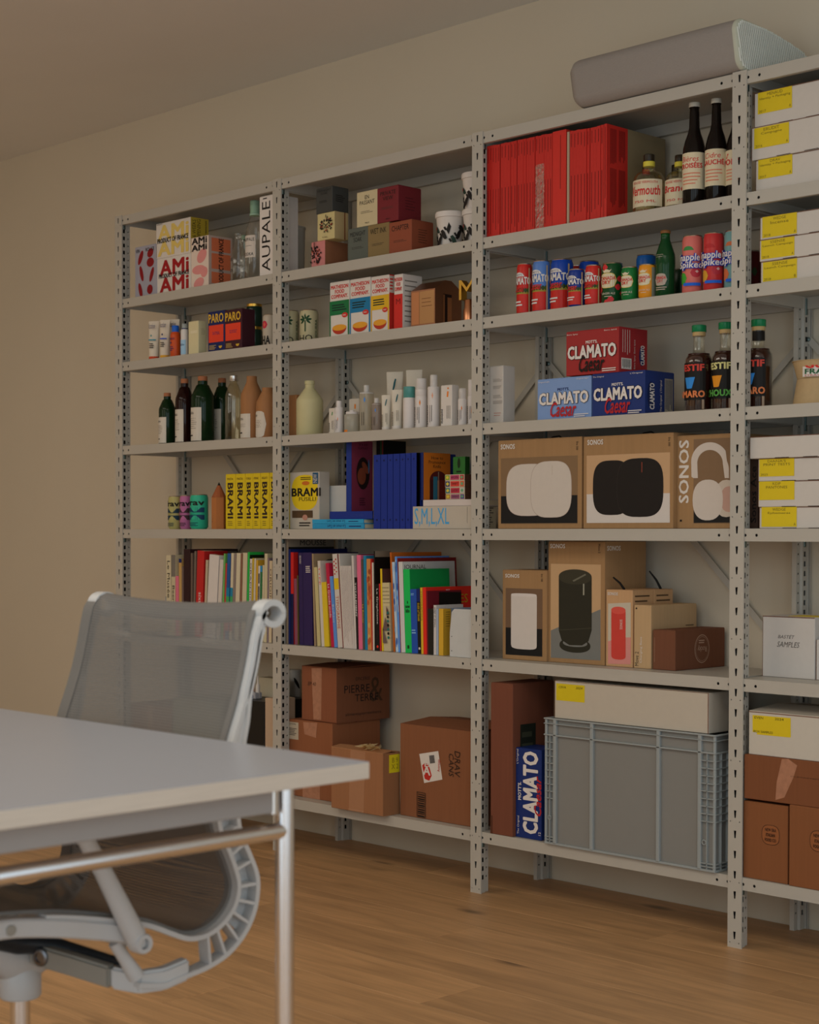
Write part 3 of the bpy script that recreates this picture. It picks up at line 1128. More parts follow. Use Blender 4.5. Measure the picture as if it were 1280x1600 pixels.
for i, (a, b_, yt, tn) in enumerate([(352.5, 367.5, 741), (368, 382.5, 740.5), (383, 394.5, 740), (394.8, 406.5, 739.5), (407, 420.5, 739), (421, 434, 738.6)][k] + (k,) for k in range(6)):
    t, F, R = carton('yellow pasta box showing its lettered end, number %s from the wooden pencil' % ['one', 'two', 'three', 'four', 'five', 'six'][i], 4, (a, b_, yt), paint(yb, .5), d=.13, Y=.03, group='yellow pasta boxes', name='food_box')
    F.tu('BRAMI', t.w * .22, t.h * .19, t.w * .80, t.h * .84, ink('#2d211c'), rot=-90, bold=.02)
    F.tu(['PASTA', 'PASTA', 'FUSILLI', 'PENNE', 'RIGATI', 'RIGATI'][i], t.w * .2, t.h * .89, t.w * .8, t.h * .93, ink('#4d3b22'))
    F.lu(t.w * .25, t.h * .05, t.w * .75, t.h * .15, 3, ink('#5d4d22'), fill=.3)
    done(t)

# fifth row: books (spine left, right, top; then foot-left and the far end of the cover)
G1 = 'books on the fifth shelf, first bay'
BK1 = [
    ('tall cream book lettered in black, first of its row', 260, 267.6, 867.5, '#988a74', 260.2, None, .2, ('Le Musée d\'art de', .05, .93, '#1b1714')),
    ('cream book with a grey band, second of its row', 268.3, 274.3, 867, '#94866f', 268.2, None, .2, ('Beer', .42, .62, '#1b1714')),
    ('pink paperback in front of a cream book', 274.6, 279.6, 900, '#a35a66', 275, None, .17, None),
    ('tan book with a small blue top', 279.8, 284.2, 873, '#8d7448', 280, None, .19, None),
    ('grey-brown book beside the tan one', 284.4, 287.2, 885, '#5b4c45', 284.5, None, .18, None),
    ('tall black book with maroon edge, biggest of the row', 287.4, 297.6, 858, '#2c1718', 287.4, 372, .2, None),
    ('dull brown book beside the tall black one', 298.3, 301.5, 864, '#57483e', 297.9, None, .18, None),
    ('thin grey-brown book leaning on the red one', 304.2, 307, 861, '#5f5348', 301.4, None, .18, None),
    ('thick red book with white lowercase letters on its spine', 309, 320, 860, '#8f2320', 304.4, 356, .2, ('sixties design', .04, .52, '#b09a90')),
    ('thin cream book between red and white volumes', 322, 325.5, 875, '#8f816e', 318, None, .18, None),
    ('thick white book with a plain spine', 328, 343, 866, '#a2978c', 321, 352, .18, None),
    ('white book with a small black title', 344, 349.5, 874, '#9c9084', 338, None, .17, ('Kultur', .12, .3, '#3a322c')),
    ('thin pale green book', 350.2, 352.6, 865, '#5b8148', 346, None, .17, None),
    ('red and grey paperback', 352.9, 355.3, 880, '#8d3a30', 349, None, .16, None),
    ('book with a rainbow spine from blue to red', 356, 361, 864.5, '#23486f', 351.5, None, .17, None),
    ('cream book beside the rainbow spine', 361.8, 366, 864, '#9a8c78', 358, None, .17, None),
    ('grey book with a cream top', 366.3, 369.8, 865, '#6d6058', 363, None, .17, None),
    ('wide cream book with faded lettering', 370.2, 376.5, 864, '#9c8e7a', 366.5, None, .17, None),
    ('brown book beside wide cream ones', 376.8, 379.8, 865, '#6a4c3a', 373.5, None, .17, None),
    ('cream book left of the bright green spine', 380.2, 387, 863.5, '#978974', 377, None, .17, None),
    ('thin bright green book with dark green cover', 387.6, 390.6, 862.5, '#25813a', 384.5, 413, .17, None),
    ('white book with bold black lettering down the spine', 391, 394.4, 873, '#a0968a', 388, None, .16, ('GRAPHIC DESIGN', .05, .95, '#1b1714')),
    ('olive yellow book between white ones', 394.7, 397.4, 872, '#8f7c28', 392, None, .16, None),
    ('white book beside the olive yellow one', 397.7, 400.6, 872.5, '#9a8e7e', 395, None, .16, None),
    ('mustard yellow book among white ones', 400.9, 403.8, 875, '#9a7a2a', 398.4, None, .16, None),
    ('white paperback with black dashes on the spine', 404.1, 407, 884, '#a2978a', 401.7, None, .15, ('— —— —', .3, .9, '#1b1714')),
    ('dark green paperback with a blue top', 407.3, 410.4, 884, '#2c5a38', 405.2, None, .15, None),
    ('cream book left of the taller beige one', 410.8, 413.6, 883, '#9a8c76', 408.8, None, .15, None),
    ('tall beige book near the post', 414, 418.6, 865, '#988a72', 412.2, None, .17, None),
    ('purple-grey book beside the tall beige one', 419, 421, 872, '#6c5c60', 417.6, None, .16, None),
    ('beige book lettered in brown beside the post', 421.3, 426, 876, '#9a8872', 420, None, .16, ('ORIGINALS', .3, .9, '#4a3a30')),
    ('dark book half hidden behind the post', 426.4, 431, 880, '#4d3a3c', 425.6, None, .16, None),
]
for lab, a, b_, yt, c_, xf, xr, d, ti in BK1:
    t, F, R = book(lab, 5, (a, b_, yt), c_, xb=xf, xr=xr, d=d, group=G1, Y=.022)
    if ti:
        F.tu(ti[0], F.w * .22, F.h * ti[1], F.w * .8, F.h * ti[2], ink(ti[3]), rot=-90)
    if 'grey band' in lab:
        F.ru(0, F.h * .73, F.w, F.h, ink('#625a50'))
    if 'small blue top' in lab:
        F.ru(0, F.h * .95, F.w, F.h, NAVY)
    if 'rainbow' in lab:
        for k, cc in enumerate(['#8d2a24', '#a35a24', '#a3902c', '#3a7a4a', '#1f6478']):
            F.ru(0, F.h * (.1 + k * .1), F.w, F.h * (.2 + k * .1), ink(cc))
    if 'dark green paperback' in lab:
        F.ru(0, F.h * .92, F.w, F.h, ink('#2f6c86'))
    if lab.startswith('thin bright green'):
        R.ru(0, R.h * .82, R.w, R.h * .97, ink('#16200f'))
    done(t)


def bookend(label, row, px, pts=None, d=.10, Y=.02, yb=None, group='white metal bookends'):
    """upright white sheet facing the room with a foot under the books"""
    zb = SHZ[row] + .0003
    if yb:
        Y = solveY(px[0], yb, zb)
    a, b_ = atY(px[0], px[2], Y), atY(px[1], px[2], Y)
    w, h = b_.x - a.x, a.z - zb
    T = Thing('bookend', label, 'bookend', ((a.x + b_.x) / 2, Y, zb), group)
    c_ = .03
    prism(T.b('upright', paint('#8f8b84', .4, k=1.0)), [(-w / 2, 0), (w / 2, 0), (w / 2, h), (-w / 2 + c_ * .6, h), (-w / 2 + c_ * .25, h * .93), (-w / 2, h * .5)], 'y', 0, .0012)
    box(T.b('foot', paint('#8f8b84', .4, k=1.0)), -w / 2 + .02, w / 2 - .02, 0.0013, d, 0, .0011)
    bm = T.b('hole', DARKHOLE)
    for z in (.12, .42):
        lathe(bm, [(.0016, 0), (.0016, .0004)], 8)
        for v in bm.verts[-16:]:
            v.co = Vector((-w / 2 + .008 + v.co.x, -.0004 + v.co.z, h * z + v.co.y))
    return T.done()


# upright end plate at the start of the row
P0, P1 = atY(249, 930, .03), atY(259, 930, .03)
t = Thing('bookend', 'white metal bookend at the far end of the first bay\'s books', 'bookend', (P1.x - .002, .03, SHZ[5] + .0003), 'white metal bookends')
prism(t.b('upright', paint('#8f8b84', .4, k=1.0)), [(0, 0), (.11, 0), (.11, .10), (.08, P0.z - SHZ[5]), (.0, P0.z - SHZ[5] - .004)], 'x', -.0012, 0)
box(t.b('foot', paint('#8f8b84', .4, k=1.0)), -.05, -.0012, .01, .1, 0, .0011)
t.done()

# sixth row, mostly behind the office chair
t, F, R = carton('black box low in the first bay', 6, (352, 413, 1090), ink('#211e1a', .35), d=.2, Y=.05, name='storage_box')
bm = t.b('tape_strip', ink('#3d3731'))
F.ru(t.w * .38, t.h * .1, t.w * .5, t.h * .75, ink('#2e2a26'))
done(t)
u = t
t, F, R = carton('plain beige box standing between the black box and the post', 6, (414.2, 433, 1090), ink('#8f7c66'), d=.08, Y=.045, name='storage_box')
done(t)
t, F, R = carton('brown cardboard box low in the first bay behind the office chair', 6, (204, 268, 1098), card('#6a4a35'), d=.22, Y=.04, name='cardboard_box')
F.ru(t.w * .42, 0, t.w * .56, t.h, ink('#7d6048'))
done(t)
t, F, R = carton('grey-green storage box behind the office chair', 6, (270, 343, 1090), ink('#6f6d5d'), d=.22, Y=.04, name='storage_box')
done(t)
t, F = bottle('small white glue bottle with a pointed nozzle', 6, (399.5, 406.5, 1056), [(.9, 0), (1, .04), (1, .52), (.6, .66), (.4, .68), (.3, .9), (.15, 1)], ink('#a09488', .35), Y=.10, zb=u.top + .0004, name='glue_bottle')
done(t)
t, F, R = carton('long white tray above the black box', 6, (404, 436, 1058), ink('#968a78'), d=.05, Y=.16, on=u, zh=None, name='tray')
done(t)
t, F, R = carton('small blue and white pack on the black box', 6, (385, 399, 1081), ink('#7f7a78'), d=.03, Y=.09, on=u, name='carton_pack')
F.eu(t.w * .6, t.h * .4, t.w * .2, t.h * .35, NAVY)
done(t)
t, F, R = carton('orange-brown carton standing behind the chair rail', 6, (376, 388, 1063), ink('#8a5f42'), d=.03, Y=.12, on=u, name='carton_pack')
F.ru(t.w * .3, t.h * .5, t.w * .9, t.h * .8, BLACK)
done(t)


# ================================================================== BAY 2
# first row: bucket, candle boxes, paper cups
x, y, r, h = round_at((424, 478, 356), .11, SHZ[1] + .0003)
t = Thing('bucket', 'plain white round bucket beside the stack of small boxes', 'bucket', (x, y, SHZ[1] + .0003))
bw = paint('#8d867e', .4)
lathe(t.b('body', bw, 40), [(r * .9, 0), (r * .97, h * .97), (r, h * .97), (r, h), (r * .96, h), (r * .9, .03), (.001, .03)], 36, cap=False)
t.done()


def apple(F, u, v, a, b_, col):
    for i in range(60):
        th, q = random.uniform(0, 6.283), math.sqrt(random.random())
        F.eu(u + a * q * math.cos(th), v + b_ * q * math.sin(th), a * .13, b_ * .10, col if i % 5 else ink('#7a3a2a'), n=6, rot=th)
    F.ru(u - a * .06, v + b_ * .9, u + a * .06, v + b_ * 1.3, col)


lo, F, R = carton('pink and tan box with a dotted apple, bottom of a stack of three', 1, (486.5, 508, 379), ink('#9a6660'), xr=543, Y=.035)
apple(F, lo.w * .3, lo.h * .5, lo.w * .45, lo.h * .36, KB)
R.fill(ink('#775038'))
done(lo)
mid, F, R = carton('cream box with a dotted apple, middle of a stack of three', 1, (496, 523, 335), ink('#9a8a66'), xr=544, Y=.035, on=lo)
apple(F, mid.w * .55, mid.h * .55, mid.w * .36, mid.h * .28, KB)
F.tu('fudge', mid.w * .35, mid.h * .06, mid.w * .65, mid.h * .12, KB)
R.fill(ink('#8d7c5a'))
R.ru(R.w * .7, 0, R.w * .8, R.h, ink('#6f4a30'))
done(mid)
t, F, R = carton('charcoal box on top of a stack of three small boxes', 1, (494, 519.5, 295.5), ink('#3c3a35'), xr=545, Y=.035, on=mid)
F.tu('MIDNIGHT\nSOAK', t.w * .1, t.h * .72, t.w * .9, t.h * .92, ink('#1d1b18'))
F.lu(t.w * .2, t.h * .4, t.w * .8, t.h * .5, 2, ink('#24211d'))
R.lu(R.w * .2, R.h * .4, R.w * .8, R.h * .7, 4, ink('#24211d'))
done(t)
row1 = []
for q, xr_, c_, s_, nm, lab in [((543.7, 574.8, 358.5), None, '#4f5047', None, 'MIDNIGHT\nSOAK', 'slate grey candle box on the lower row, left of two brown ones'),
                               ((574.8, 608, 352.8), None, '#6d5b3c', None, 'WET INK', 'olive tan candle box between grey and rust ones'),
                               ((608, 643.3, 348.5), 677.5, '#73402c', '#5d3524', 'CHAPTER', 'rust brown candle box at the end of the lower row')]:
    t, F, R = carton(lab, 1, q, ink(c_), xr=xr_, d=.10, Y=.035, name='candle_box', group='candle boxes')
    F.tu(nm, t.w * .12, t.h * (.58 if '\n' in nm else .72), t.w * .88, t.h * .88, KB)
    F.lu(t.w * .2, t.h * .36, t.w * .8, t.h * .44, 2, ink('#2a231d'), fill=.25)
    if xr_:
        R.lu(R.w * .3, R.h * .3, R.w * .75, R.h * .75, 6, ink('#3a2419'), fill=.2)
    done(t)
    row1.append(t)
for q, xr_, c_, nm, lab, on in [((557.5, 589.5, 301.5), None, '#9a8a70', 'EN\nPASSANT', 'cream candle box on top of the row', row1[0]), ((589.5, 622.5, 295), 658.5, '#622326', 'PRIVATE\nVIEW', 'crimson candle box on top of the row', row1[1])]:
    t, F, R = carton(lab, 1, q, ink(c_), xr=xr_, d=.10, Y=.037, on=max(row1, key=lambda k: k.top), name='candle_box', group='candle boxes')
    F.tu(nm, t.w * .15, t.h * .62, t.w * .88, t.h * .88, KB)
    F.lu(t.w * .2, t.h * .36, t.w * .8, t.h * .44, 2, ink('#3a302a'), fill=.25)
    F.tu('MALO', t.w * .42, t.h * .07, t.w * .62, t.h * .11, KB)
    if xr_:
        R.lu(R.w * .3, R.h * .3, R.w * .75, R.h * .7, 5, ink('#3d1518'), fill=.2)
    done(t)


def cup(label, px, Y, zb, h=None, row=1):
    x, y, r, hh = round_at(px, Y, zb)
    h = h or hh
    T = Thing('paper_cup', label, 'cup', (x, y, zb), 'paper cups with black drops')
    T.top = zb + h
    lathe(T.b('body', paint('#a2968a', .45), 40), [(r * .70, 0), (r * .72, .003), (r * .93, h * .86)], 32)
    lathe(T.b('lid', paint('#a69a8e', .4), 40), [(r * .95, h * .84), (r, h * .85), (r, h * .965), (r * .96, h)], 32)
    F = Face(T, r=r * .86, h=h)
    for i in range(9):
        u = -r * 1.1 + i * r * .33
        F.eu(u, h * (.2 + .16 * (i % 3)), r * .15, h * .17, [KB, KB, ink('#28362c'), KB][i % 4], rot=.5 * (-1) ** i + (.4 if i % 3 == 2 else 0))
        F.eu(u + r * .1, h * (.2 + .16 * ((i + 1) % 3)), r * .1, h * .07, KB, rot=.6)
    F.eu(-r * .55, h * .55, r * .12, h * .06, ink('#8d2a22'))
    return T.done()


cup('white lidded paper cup with black drops standing alone', (680, 728, 333), .04, SHZ[1] + .0003)
c0 = cup('lower white paper cup with black drops behind the post', (722, 769, 329), .05, SHZ[1] + .0003)
cup('upper white paper cup with black drops stacked behind the post', (721, 768, 272), .05, c0.top + .0004)

# second row
for q, lab, Y in [((440, 467.5, 486), 'cream drink can with a green palm, mostly behind the post', .05), ((468.3, 497.5, 485), 'cream drink can with a green palm, in full view', .045)]:
    t, F = can(lab, 2, q, paint('#8c8268', .3), Y=Y, group='palm tree cans')
    r, h = F.r, F.h
    g = ink('#1f3a22')
    for k in range(7):
        a = -.6 + k * .73
        F.eu(r * .45 + math.cos(a) * r * .4, h * .68 + math.sin(a) * h * .10, r * .34, h * .035, g, rot=a, n=10)
    F.ru(r * .38, h * .32, r * .5, h * .66, g)
    F.tu('HO', -r * .3, h * .02, r * 1.2, h * .22, KB)
    F.tu('HOURRA', r * 1.5, h * .1, r * 1.8, h * .7, g, rot=90)
    done(t)
for q, xr_, c1, nm in [((515.5, 546, 442), None, '#1d5a34', 'green'), ((547, 579, 437.3), None, '#1f5f78', 'blue'), ((580, 608.5, 433), 616, '#a58022', 'yellow'), ((616, 629.5, 429.5), 660, '#8a2420', 'red')]:
    t, F, R = carton('tall meal box with a %s band, red and white top' % nm if nm != 'red' else 'tall red and white meal box turned end-on beside the copper house', 2, q, ink('#a3978a'), xr=xr_, d=.05, Y=.035, name='food_box', group='tall meal boxes')
    w, h = t.w, t.h
    rd = ink('#9a2a22')
    F.tu('MATHESON\nFOOD\nCOMPANY.', w * .06, h * .70, w * .95, h * .94, rd, bold=.02)
    if nm == 'red':
        F.ru(0, 0, w, h * .64, rd)
        F.tu('M', w * .25, h * .46, w * .75, h * .56, ink('#5d1512'))
        R.lu(R.w * .1, R.h * .1, R.w * .9, R.h * .92, 9, ink('#6d645a'), fill=.25)
    else:
        F.ru(0, h * .40, w, h * .655, ink(c1))
        F.lu(w * .12, h * .47, w * .88, h * .6, 3, ink('#1a2a24'), fill=.5)
        F.ru(w * .93, 0, w, h * .40, ink(c1))
        F.ru(0, 0, w * .05, h * .40, ink(c1))
        F.eu(w * .5, h * .16, w * .36, h * .11, ink('#8a3220'), half=math.pi)
        F.eu(w * .5, h * .17, w * .36, h * .055, ink('#b0792a'))
        F.eu(w * .78, h * .385, w * .15, h * .045, rd)
        F.lu(w * .68, h * .37, w * .88, h * .40, 2, KW)
        if xr_:
            R.fill(rd)
            R.tu('MATHESON', R.w * .1, R.h * .85, R.w * .9, R.h * .92, KW)
            R.ru(0, R.h * .68, R.w, R.h * .98, ink('#9a8c80'))
            R.lu(R.w * .1, R.h * .72, R.w * .9, R.h * .95, 4, rd)
    done(t)
# copper house
a, b_ = atY(642.5, 455.5, .05), atY(680, 455.5, .05)
zb = SHZ[2] + .0003
w, h = b_.x - a.x, a.z - zb
d = .115
t = Thing('copper_house', 'shiny copper gift box shaped like a house with a doorway', 'ornament', ((a.x + b_.x) / 2, .05 + d / 2, zb))
cop = metalm('copper_dull', (.42, .20, .12), .38)
prism(t.b('body', cop), [(-d / 2, 0), (d / 2, 0), (d / 2, h), (d * .12, h + .028), (-d * .12, h + .028), (-d / 2, h)], 'x', -w / 2, w / 2)
F = Face(t, Vector((-w / 2, -d / 2, 0)), X3, Z3, w=w, h=h)
F.ru(w * .03, h * .1, w * .34, h * .96, COPPER, 'front_panel')
F.ru(w * .36, h * .1, w * .97, h * .96, metalm('copper_bright', (.62, .36, .18), .3), 'front_panel')
F.lu(w * .45, h * .5, w * .9, h * .8, 3, ink('#5d3a20'), fill=.15)
R = Face(t, Vector((w / 2, -d / 2, 0)), Y3, Z3, w=d, h=h)
R.ru(d * .30, h * .12, d * .62, h * .88, ink('#24120c'), 'doorway')
R.ru(d * .30, h * .12, d * .36, h * .86, COPPER, 'doorway_edge')
R.ru(d * .46, h * .16, d * .62, h * .80, COPPER, 'doorway_edge')
t.done()
# gold letter on a copper stand
x, y, r, h = round_at((724, 743, 468), .05, SHZ[2] + .0003)
t = Thing('letter_ornament', 'gold capital letter on a copper cylinder stand by the post', 'ornament', (x, y, SHZ[2] + .0003))
lathe(t.b('stand', COPPER, 50), [(r, 0), (r, h * .55), (r * .82, h * .62), (r * .82, h * .97), (r * .7, h)], 24)
vs_, fs_ = text_mesh('M', 0, 0)
bm = t.b('letter', GOLD, 40)
lw, lh = .062, .058
fr, bk = [[bm.verts.new((-lw / 2 + q[0] * lw, yy, h + q[1] * lh)) for q in vs_] for yy in (-.012, .012)]
for f in fs_:
    bm.faces.new([fr[i] for i in f])
    bm.faces.new([bk[i] for i in f][::-1])
ec = {}
for f in fs_:
    for i, j in zip(f, f[1:] + f[:1]):
        ec[frozenset((i, j))] = ec.get(frozenset((i, j)), 0) + 1
for e_, n_ in ec.items():
    if n_ == 1:
        i, j = tuple(e_)
        bm.faces.new((fr[i], fr[j], bk[j], bk[i]))
t.done()

# third row: jug and cosmetics
t, F, R = carton('dark wooden block half hidden behind the post', 3, (446, 463, 618), WOODB, d=.05, Y=.06, name='wooden_block', cat='block')
done(t)
t, F = bottle('large cream plastic jug with a narrow neck', 3, (463, 505, 595), P_JUG, paint('#93886a', .4), Y=.035, name='jug')
done(t)
OR_, TE, BLU, PE, TXT = ink('#b0641e'), ink('#1d4a4c'), ink('#3f6a96'), ink('#b07a60'), ink('#2c2622')
WPL = paint('#a1968c', .35)
COS = 'white skincare packs on the third shelf'


def marks(T, F, col, w=1.0, s=1.0, tilt=0):
    """the small coloured dash, the black brand edge and fine print of the skincare line"""
    r, h = (T.r, T.h) if hasattr(T, 'r') else (T.w, T.h)
    if F.r is None:
        F.eu(T.w * .62, h * .78, T.w * .07, h * .07, col, e=.35, rot=tilt)
        F.lu(T.w * .5, h * .10, T.w * .9, h * .5, 3, TXT, vert=True, fill=.25)
        F.tu('nooni', 0, h * .08, T.w * .2, h * .42, TXT, rot=90, bold=.015)
    else:
        F.eu(r * .55, h * .62 * s, r * .13, h * .065, col, e=.35, rot=tilt)
        F.lu(r * .0, h * .08, r * .6, h * .42, 2, TXT, vert=True, fill=.25)
        F.tu('nooni', -r * .8, h * .06, -r * .35, h * .42, TXT, rot=90, bold=.015)


t, F, R = carton('small white carton with a green dash, farthest of the skincare packs', 3, (513.8, 522.6, 638), ink('#9c9082'), d=.03, Y=.03, group=COS, name='carton_pack')
marks(t, F, ink('#2a6a30'), tilt=-.2)
done(t)
PB = [(.95, 0), (1, .015), (1, .80), (.93, .84), (.8, .845)]


def cosm(lab, q, cap, prof=PB, mt_=WPL, col=OR_, Y=.03, s=1):
    t, F = bottle(lab, 3, q, prof, mt_, Y=Y, caps=cap, group=COS, name='cosmetic_bottle')
    if col:
        marks(t, F, col, s=s)
    done(t)
    return t


cosm('white dropper bottle with a faded peach dash', (522.9, 536.6, 626.5), [('cap', .58, .80, .93, WPL), ('dropper', .80, 1, .62, WPL)], [(.95, 0), (1, .015), (1, .6)], col=PE, s=.7)
t, F = bottle('round clear jar with a white lid and orange base mark', 3, (538, 562.3, 641), [(.93, 0), (1, .03), (1, .78), (.9, .82)], glassm('#8d867c', .5), Y=.03, caps=[('lid', .80, .93, .82, WPL), ('knob', .93, 1, .3, WPL)], group=COS, name='cosmetic_jar', cat='jar')
F.ru(-t.r * .5, t.h * .02, t.r * .2, t.h * .12, OR_)
done(t)
t, F, R = carton('small white carton with an orange dash behind the round jar', 3, (545.4, 561, 623.5), ink('#998d80'), d=.03, Y=.12, group=COS, name='carton_pack')
marks(t, F, OR_)
done(t)
cosm('tall clear bottle with a blue dash', (561.5, 584, 602), [('neck', .84, 1, .38, glassm('#a39a90', .4)), ('shoulder_ring', .81, .845, 1.0, glassm('#a39a90', .4))], PB, glassm('#8f867a', .55), BLU, .045, 1.1)
cosm('short clear bottle with a blue dash', (581, 596.3, 622), [('neck', .82, 1, .5, glassm('#a39a90', .4)), ('shoulder_ring', .78, .82, 1.0, glassm('#a39a90', .4))], PB, glassm('#80776c', .55), BLU, .03)
for q, lab, Y, tl in [((596.3, 611, 617.3), 'short white tube with a teal dash', .03, TE), ((612.2, 629.3, 609), 'medium white tube with a teal dash', .03, TE),
                      ((604, 630, 581), 'tall white tube with a dark teal dash standing at the back', .14, TE), ((634.5, 660, 578), 'tall plain white tube standing at the back', .14, None)]:
    t, F = tube_pack(lab, 3, q, paint('#9e9282', .5), paint('#a1968a', .45), Y=Y, caph=.10, group=COS)
    if tl:
        F.eu(t.r * .25, t.h * .78, t.r * .12, t.h * .10, tl, e=.35, rot=-.2)
        if Y < .1:
            F.lu(t.r * .1, t.h * .14, t.r * .6, t.h * .48, 2, TXT, vert=True, fill=.25)
            F.tu('nooni', -t.r * .85, t.h * .1, -t.r * .5, t.h * .44, TXT, rot=90, bold=.015)
    done(t)
cosm('white bottle with a clear teal cap', (630, 649.3, 604.4), [('cap', .735, 1, .97, glassm('#4f7a72', .35))], [(.95, 0), (1, .015), (1, .72), (.94, .74)], col=None, Y=.03)
cosm('white foaming bottle with a tall clear cap and orange dash', (648.6, 668.3, 591.5), [('cap', .76, 1, .85, glassm('#a69c92', .35)), ('shoulder', .64, .78, .97, WPL)], [(.95, 0), (1, .015), (1, .62), (.96, .64)], Y=.03, s=.82)
cosm('tall white pump bottle with a peach dash', (668.3, 687.7, 586), [('pump', .76, 1, .60, glassm('#a69c92', .4))], [(.95, 0), (1, .015), (1, .76), (.9, .775)], col=PE, Y=.03, s=.97)
t, F, R = carton('tall white carton with two orange dashes', 3, (689, 706.4, 602.5), ink('#a1968a'), d=.03, Y=.03, group=COS, name='carton_pack')
marks(t, F, OR_, tilt=-.12)
F.eu(t.w * .66, t.h * .92, t.w * .06, t.h * .02, OR_, e=.4)
done(t)
cosm('slim white pump bottle with a clear cap beside the post', (715.8, 730, 607), [('cap', .70, 1, .8, glassm('#a69c92', .45))], [(.95, 0), (1, .015), (1, .70), (.9, .72)], Y=.03, s=.75)
cosm('tall white bottle half hidden behind the post', (731, 746, 593.5), [('cap', .64, 1, .92, WPL)], [(.95, 0), (1, .015), (1, .62), (.96, .64)], col=PE, Y=.045, s=.5)

# fourth row
t, F, R = carton('white and yellow pasta box with a big yellow oval', 4, (452.2, 499, 738.5), ink('#8f857a'), d=.045, Y=.052, name='food_box')
F.e((455.8, 742.5, 497, 797), ink('#ad8f1c'), e=.75)
F.t('BRAMI', (456, 763, 501.5, 775), KB, bold=.022)
F.t('FUSILLI', (467.7, 777, 494, 782.5), KB)
F.l((470, 745, 486, 750), 2, KB)
F.e((472, 752, 484, 758), ink('#9a5a20'))
F.r_((457, 798, 489, 809), ink('#4a3826'))
F.e((473, 804, 481, 813), ink('#8d6a5a'))
F.l((468, 815, 488, 823), 2, KB)
F.r_((489, 738.6, 497.5, 756), ink('#24465a'))
F.t('NEW', (490, 741, 496, 754), KW, rot=90)
F.ru(0, 0, t.w * .03, t.h, ink('#a38a1c'))
done(t)


def flat_book(label, row, px, col, on=None, xr=None, d=.15, Y=.03, zt=None, group=None, spine=None, name='book', pages=True):
    """a book lying flat, spine to the front"""
    zb = on.top + .0003 if on else SHZ[row] + .0003
    a, b_ = atY(px[0], px[2], Y), atY(px[1], px[2], Y)
    w, h = b_.x - a.x, (zt or a.z) - zb
    if xr:
        d = min(.3 - Y, atX(xr, px[2], b_.x).y - Y)
    T = Thing(name, label, 'book', ((a.x + b_.x) / 2, Y, zb), group)
    T.top, T.w, T.h, T.d = zb + h, w, h, d
    cm = paint(col, .45, var=.03)
    bm = T.b('cover', cm)
    k = min(.0016, h * .15)
    box(bm, -w / 2, w / 2, 0, d, 0, k)
    box(bm, -w / 2, w / 2, 0, d, h - k, h)
    box(bm, -w / 2, w / 2, -.001, .004, 0, h, .0008)
    box(T.b('page_block', PAGES), -w / 2 + .002, w / 2 - .002, .004, d - .003, k, h - k)
    return T, Face(T, Vector((-w / 2, -.001, 0)), X3, Z3, w=w, h=h), Face(T, Vector((w / 2, 0, 0)), Y3, Z3, w=d, h=h)


bookend('white metal bookend standing between the pasta box and the blue books', 4, (484.4, 541, 760), Y=.105, d=.03)
lo, F, R = flat_book('turquoise paperback lying flat, lower of two', 4, (488.4, 569, 818.3), '#2a7288', xr=587, Y=.02)
F.tu('Le mot et l\'art', F.w * .3, F.h * .2, F.w * .65, F.h * .8, NAVY, rot=180)
F.lu(F.w * .72, F.h * .3, F.w * .95, F.h * .7, 1, NAVY)
done(lo)
t, F, R = flat_book('turquoise paperback lying flat, upper of two', 4, (488.2, 568, 811.6), '#2d788e', on=lo, xr=585, Y=.02)
F.tu('Le mot et l\'art', F.w * .3, F.h * .2, F.w * .65, F.h * .8, NAVY, rot=180)
F.lu(F.w * .72, F.h * .3, F.w * .95, F.h * .7, 1, NAVY)
done(t)
u, F, R = flat_book('dark blue hardback lying flat on the turquoise paperbacks', 4, (515.5, 582, 799.3), '#1b2c66', on=t, d=.16, Y=.03)
F.tu('LECTURES', F.w * .5, F.h * .35, F.w * .8, F.h * .65, ink('#2c3a6a'))
done(u)
t, F, R = book('purple-red book with an oval portrait on its cover and blue spine', 4, (541.5, 549.5, 688.5), '#6a2d3a', spine='#1c2f63', xr=584, Y=.05, zb=u.top + .0003)
R.eu(R.w * .52, R.h * .54, R.w * .3, R.h * .23, ink('#241613'))
R.eu(R.w * .46, R.h * .50, R.w * .19, R.h * .12, ink('#6d3a26'))
R.eu(R.w * .62, R.h * .62, R.w * .10, R.h * .10, ink('#6d3a26'), rot=.6)
R.eu(R.w * .78, R.h * .64, R.w * .035, R.h * .10, ink('#3a5a72'))
for v0 in (.88, .93):
    R.tu('PORTRAIT' if v0 < .9 else 'THE', R.w * .3, R.h * v0, R.w * .75, R.h * (v0 + .03), ink('#431b24'))
R.lu(R.w * .36, R.h * .08, R.w * .66, R.h * .2, 4, ink('#431b24'))
done(t)
for q, c_, lab in [((582.5, 588, 689), '#6d6152', 'beige book at the back beside the purple-red book'), ((589, 599.5, 688.5), '#14120f', 'tall black book with a green stripe behind the blue binders')]:
    t, F, R = book(lab, 4, q, c_, d=.1, Y=.14)
    if c_ == '#14120f':
        F.ru(F.w * .55, 0, F.w * .75, F.h, ink('#1f3a20'))
        F.ru(F.w * .8, 0, F.w, F.h, ink('#4d1a1a'))
    done(t)
bx = [584, 595.2, 605.8, 614.6, 625.2, 634, 642.5, 651.5]
for i in range(7):
    t, F, R = book('royal blue cloth-bound volume, %s from the left in the row of seven' % ['first', 'second', 'third', 'fourth', 'fifth', 'sixth', 'seventh'][i], 4, (bx[i] + .3, bx[i + 1] - .2, 711 - i * .55), '#1a2b66', d=.17, Y=.025, hard=True, name='bound_volume', group='royal blue bound volumes', rough=.5)
    F.eu(F.w * .5, F.h * .92, F.w * .13, F.h * .015, ink('#101a40'))
    F.eu(F.w * .5, F.h * .12, F.w * .13, F.h * .015, ink('#101a40'))
    done(t)
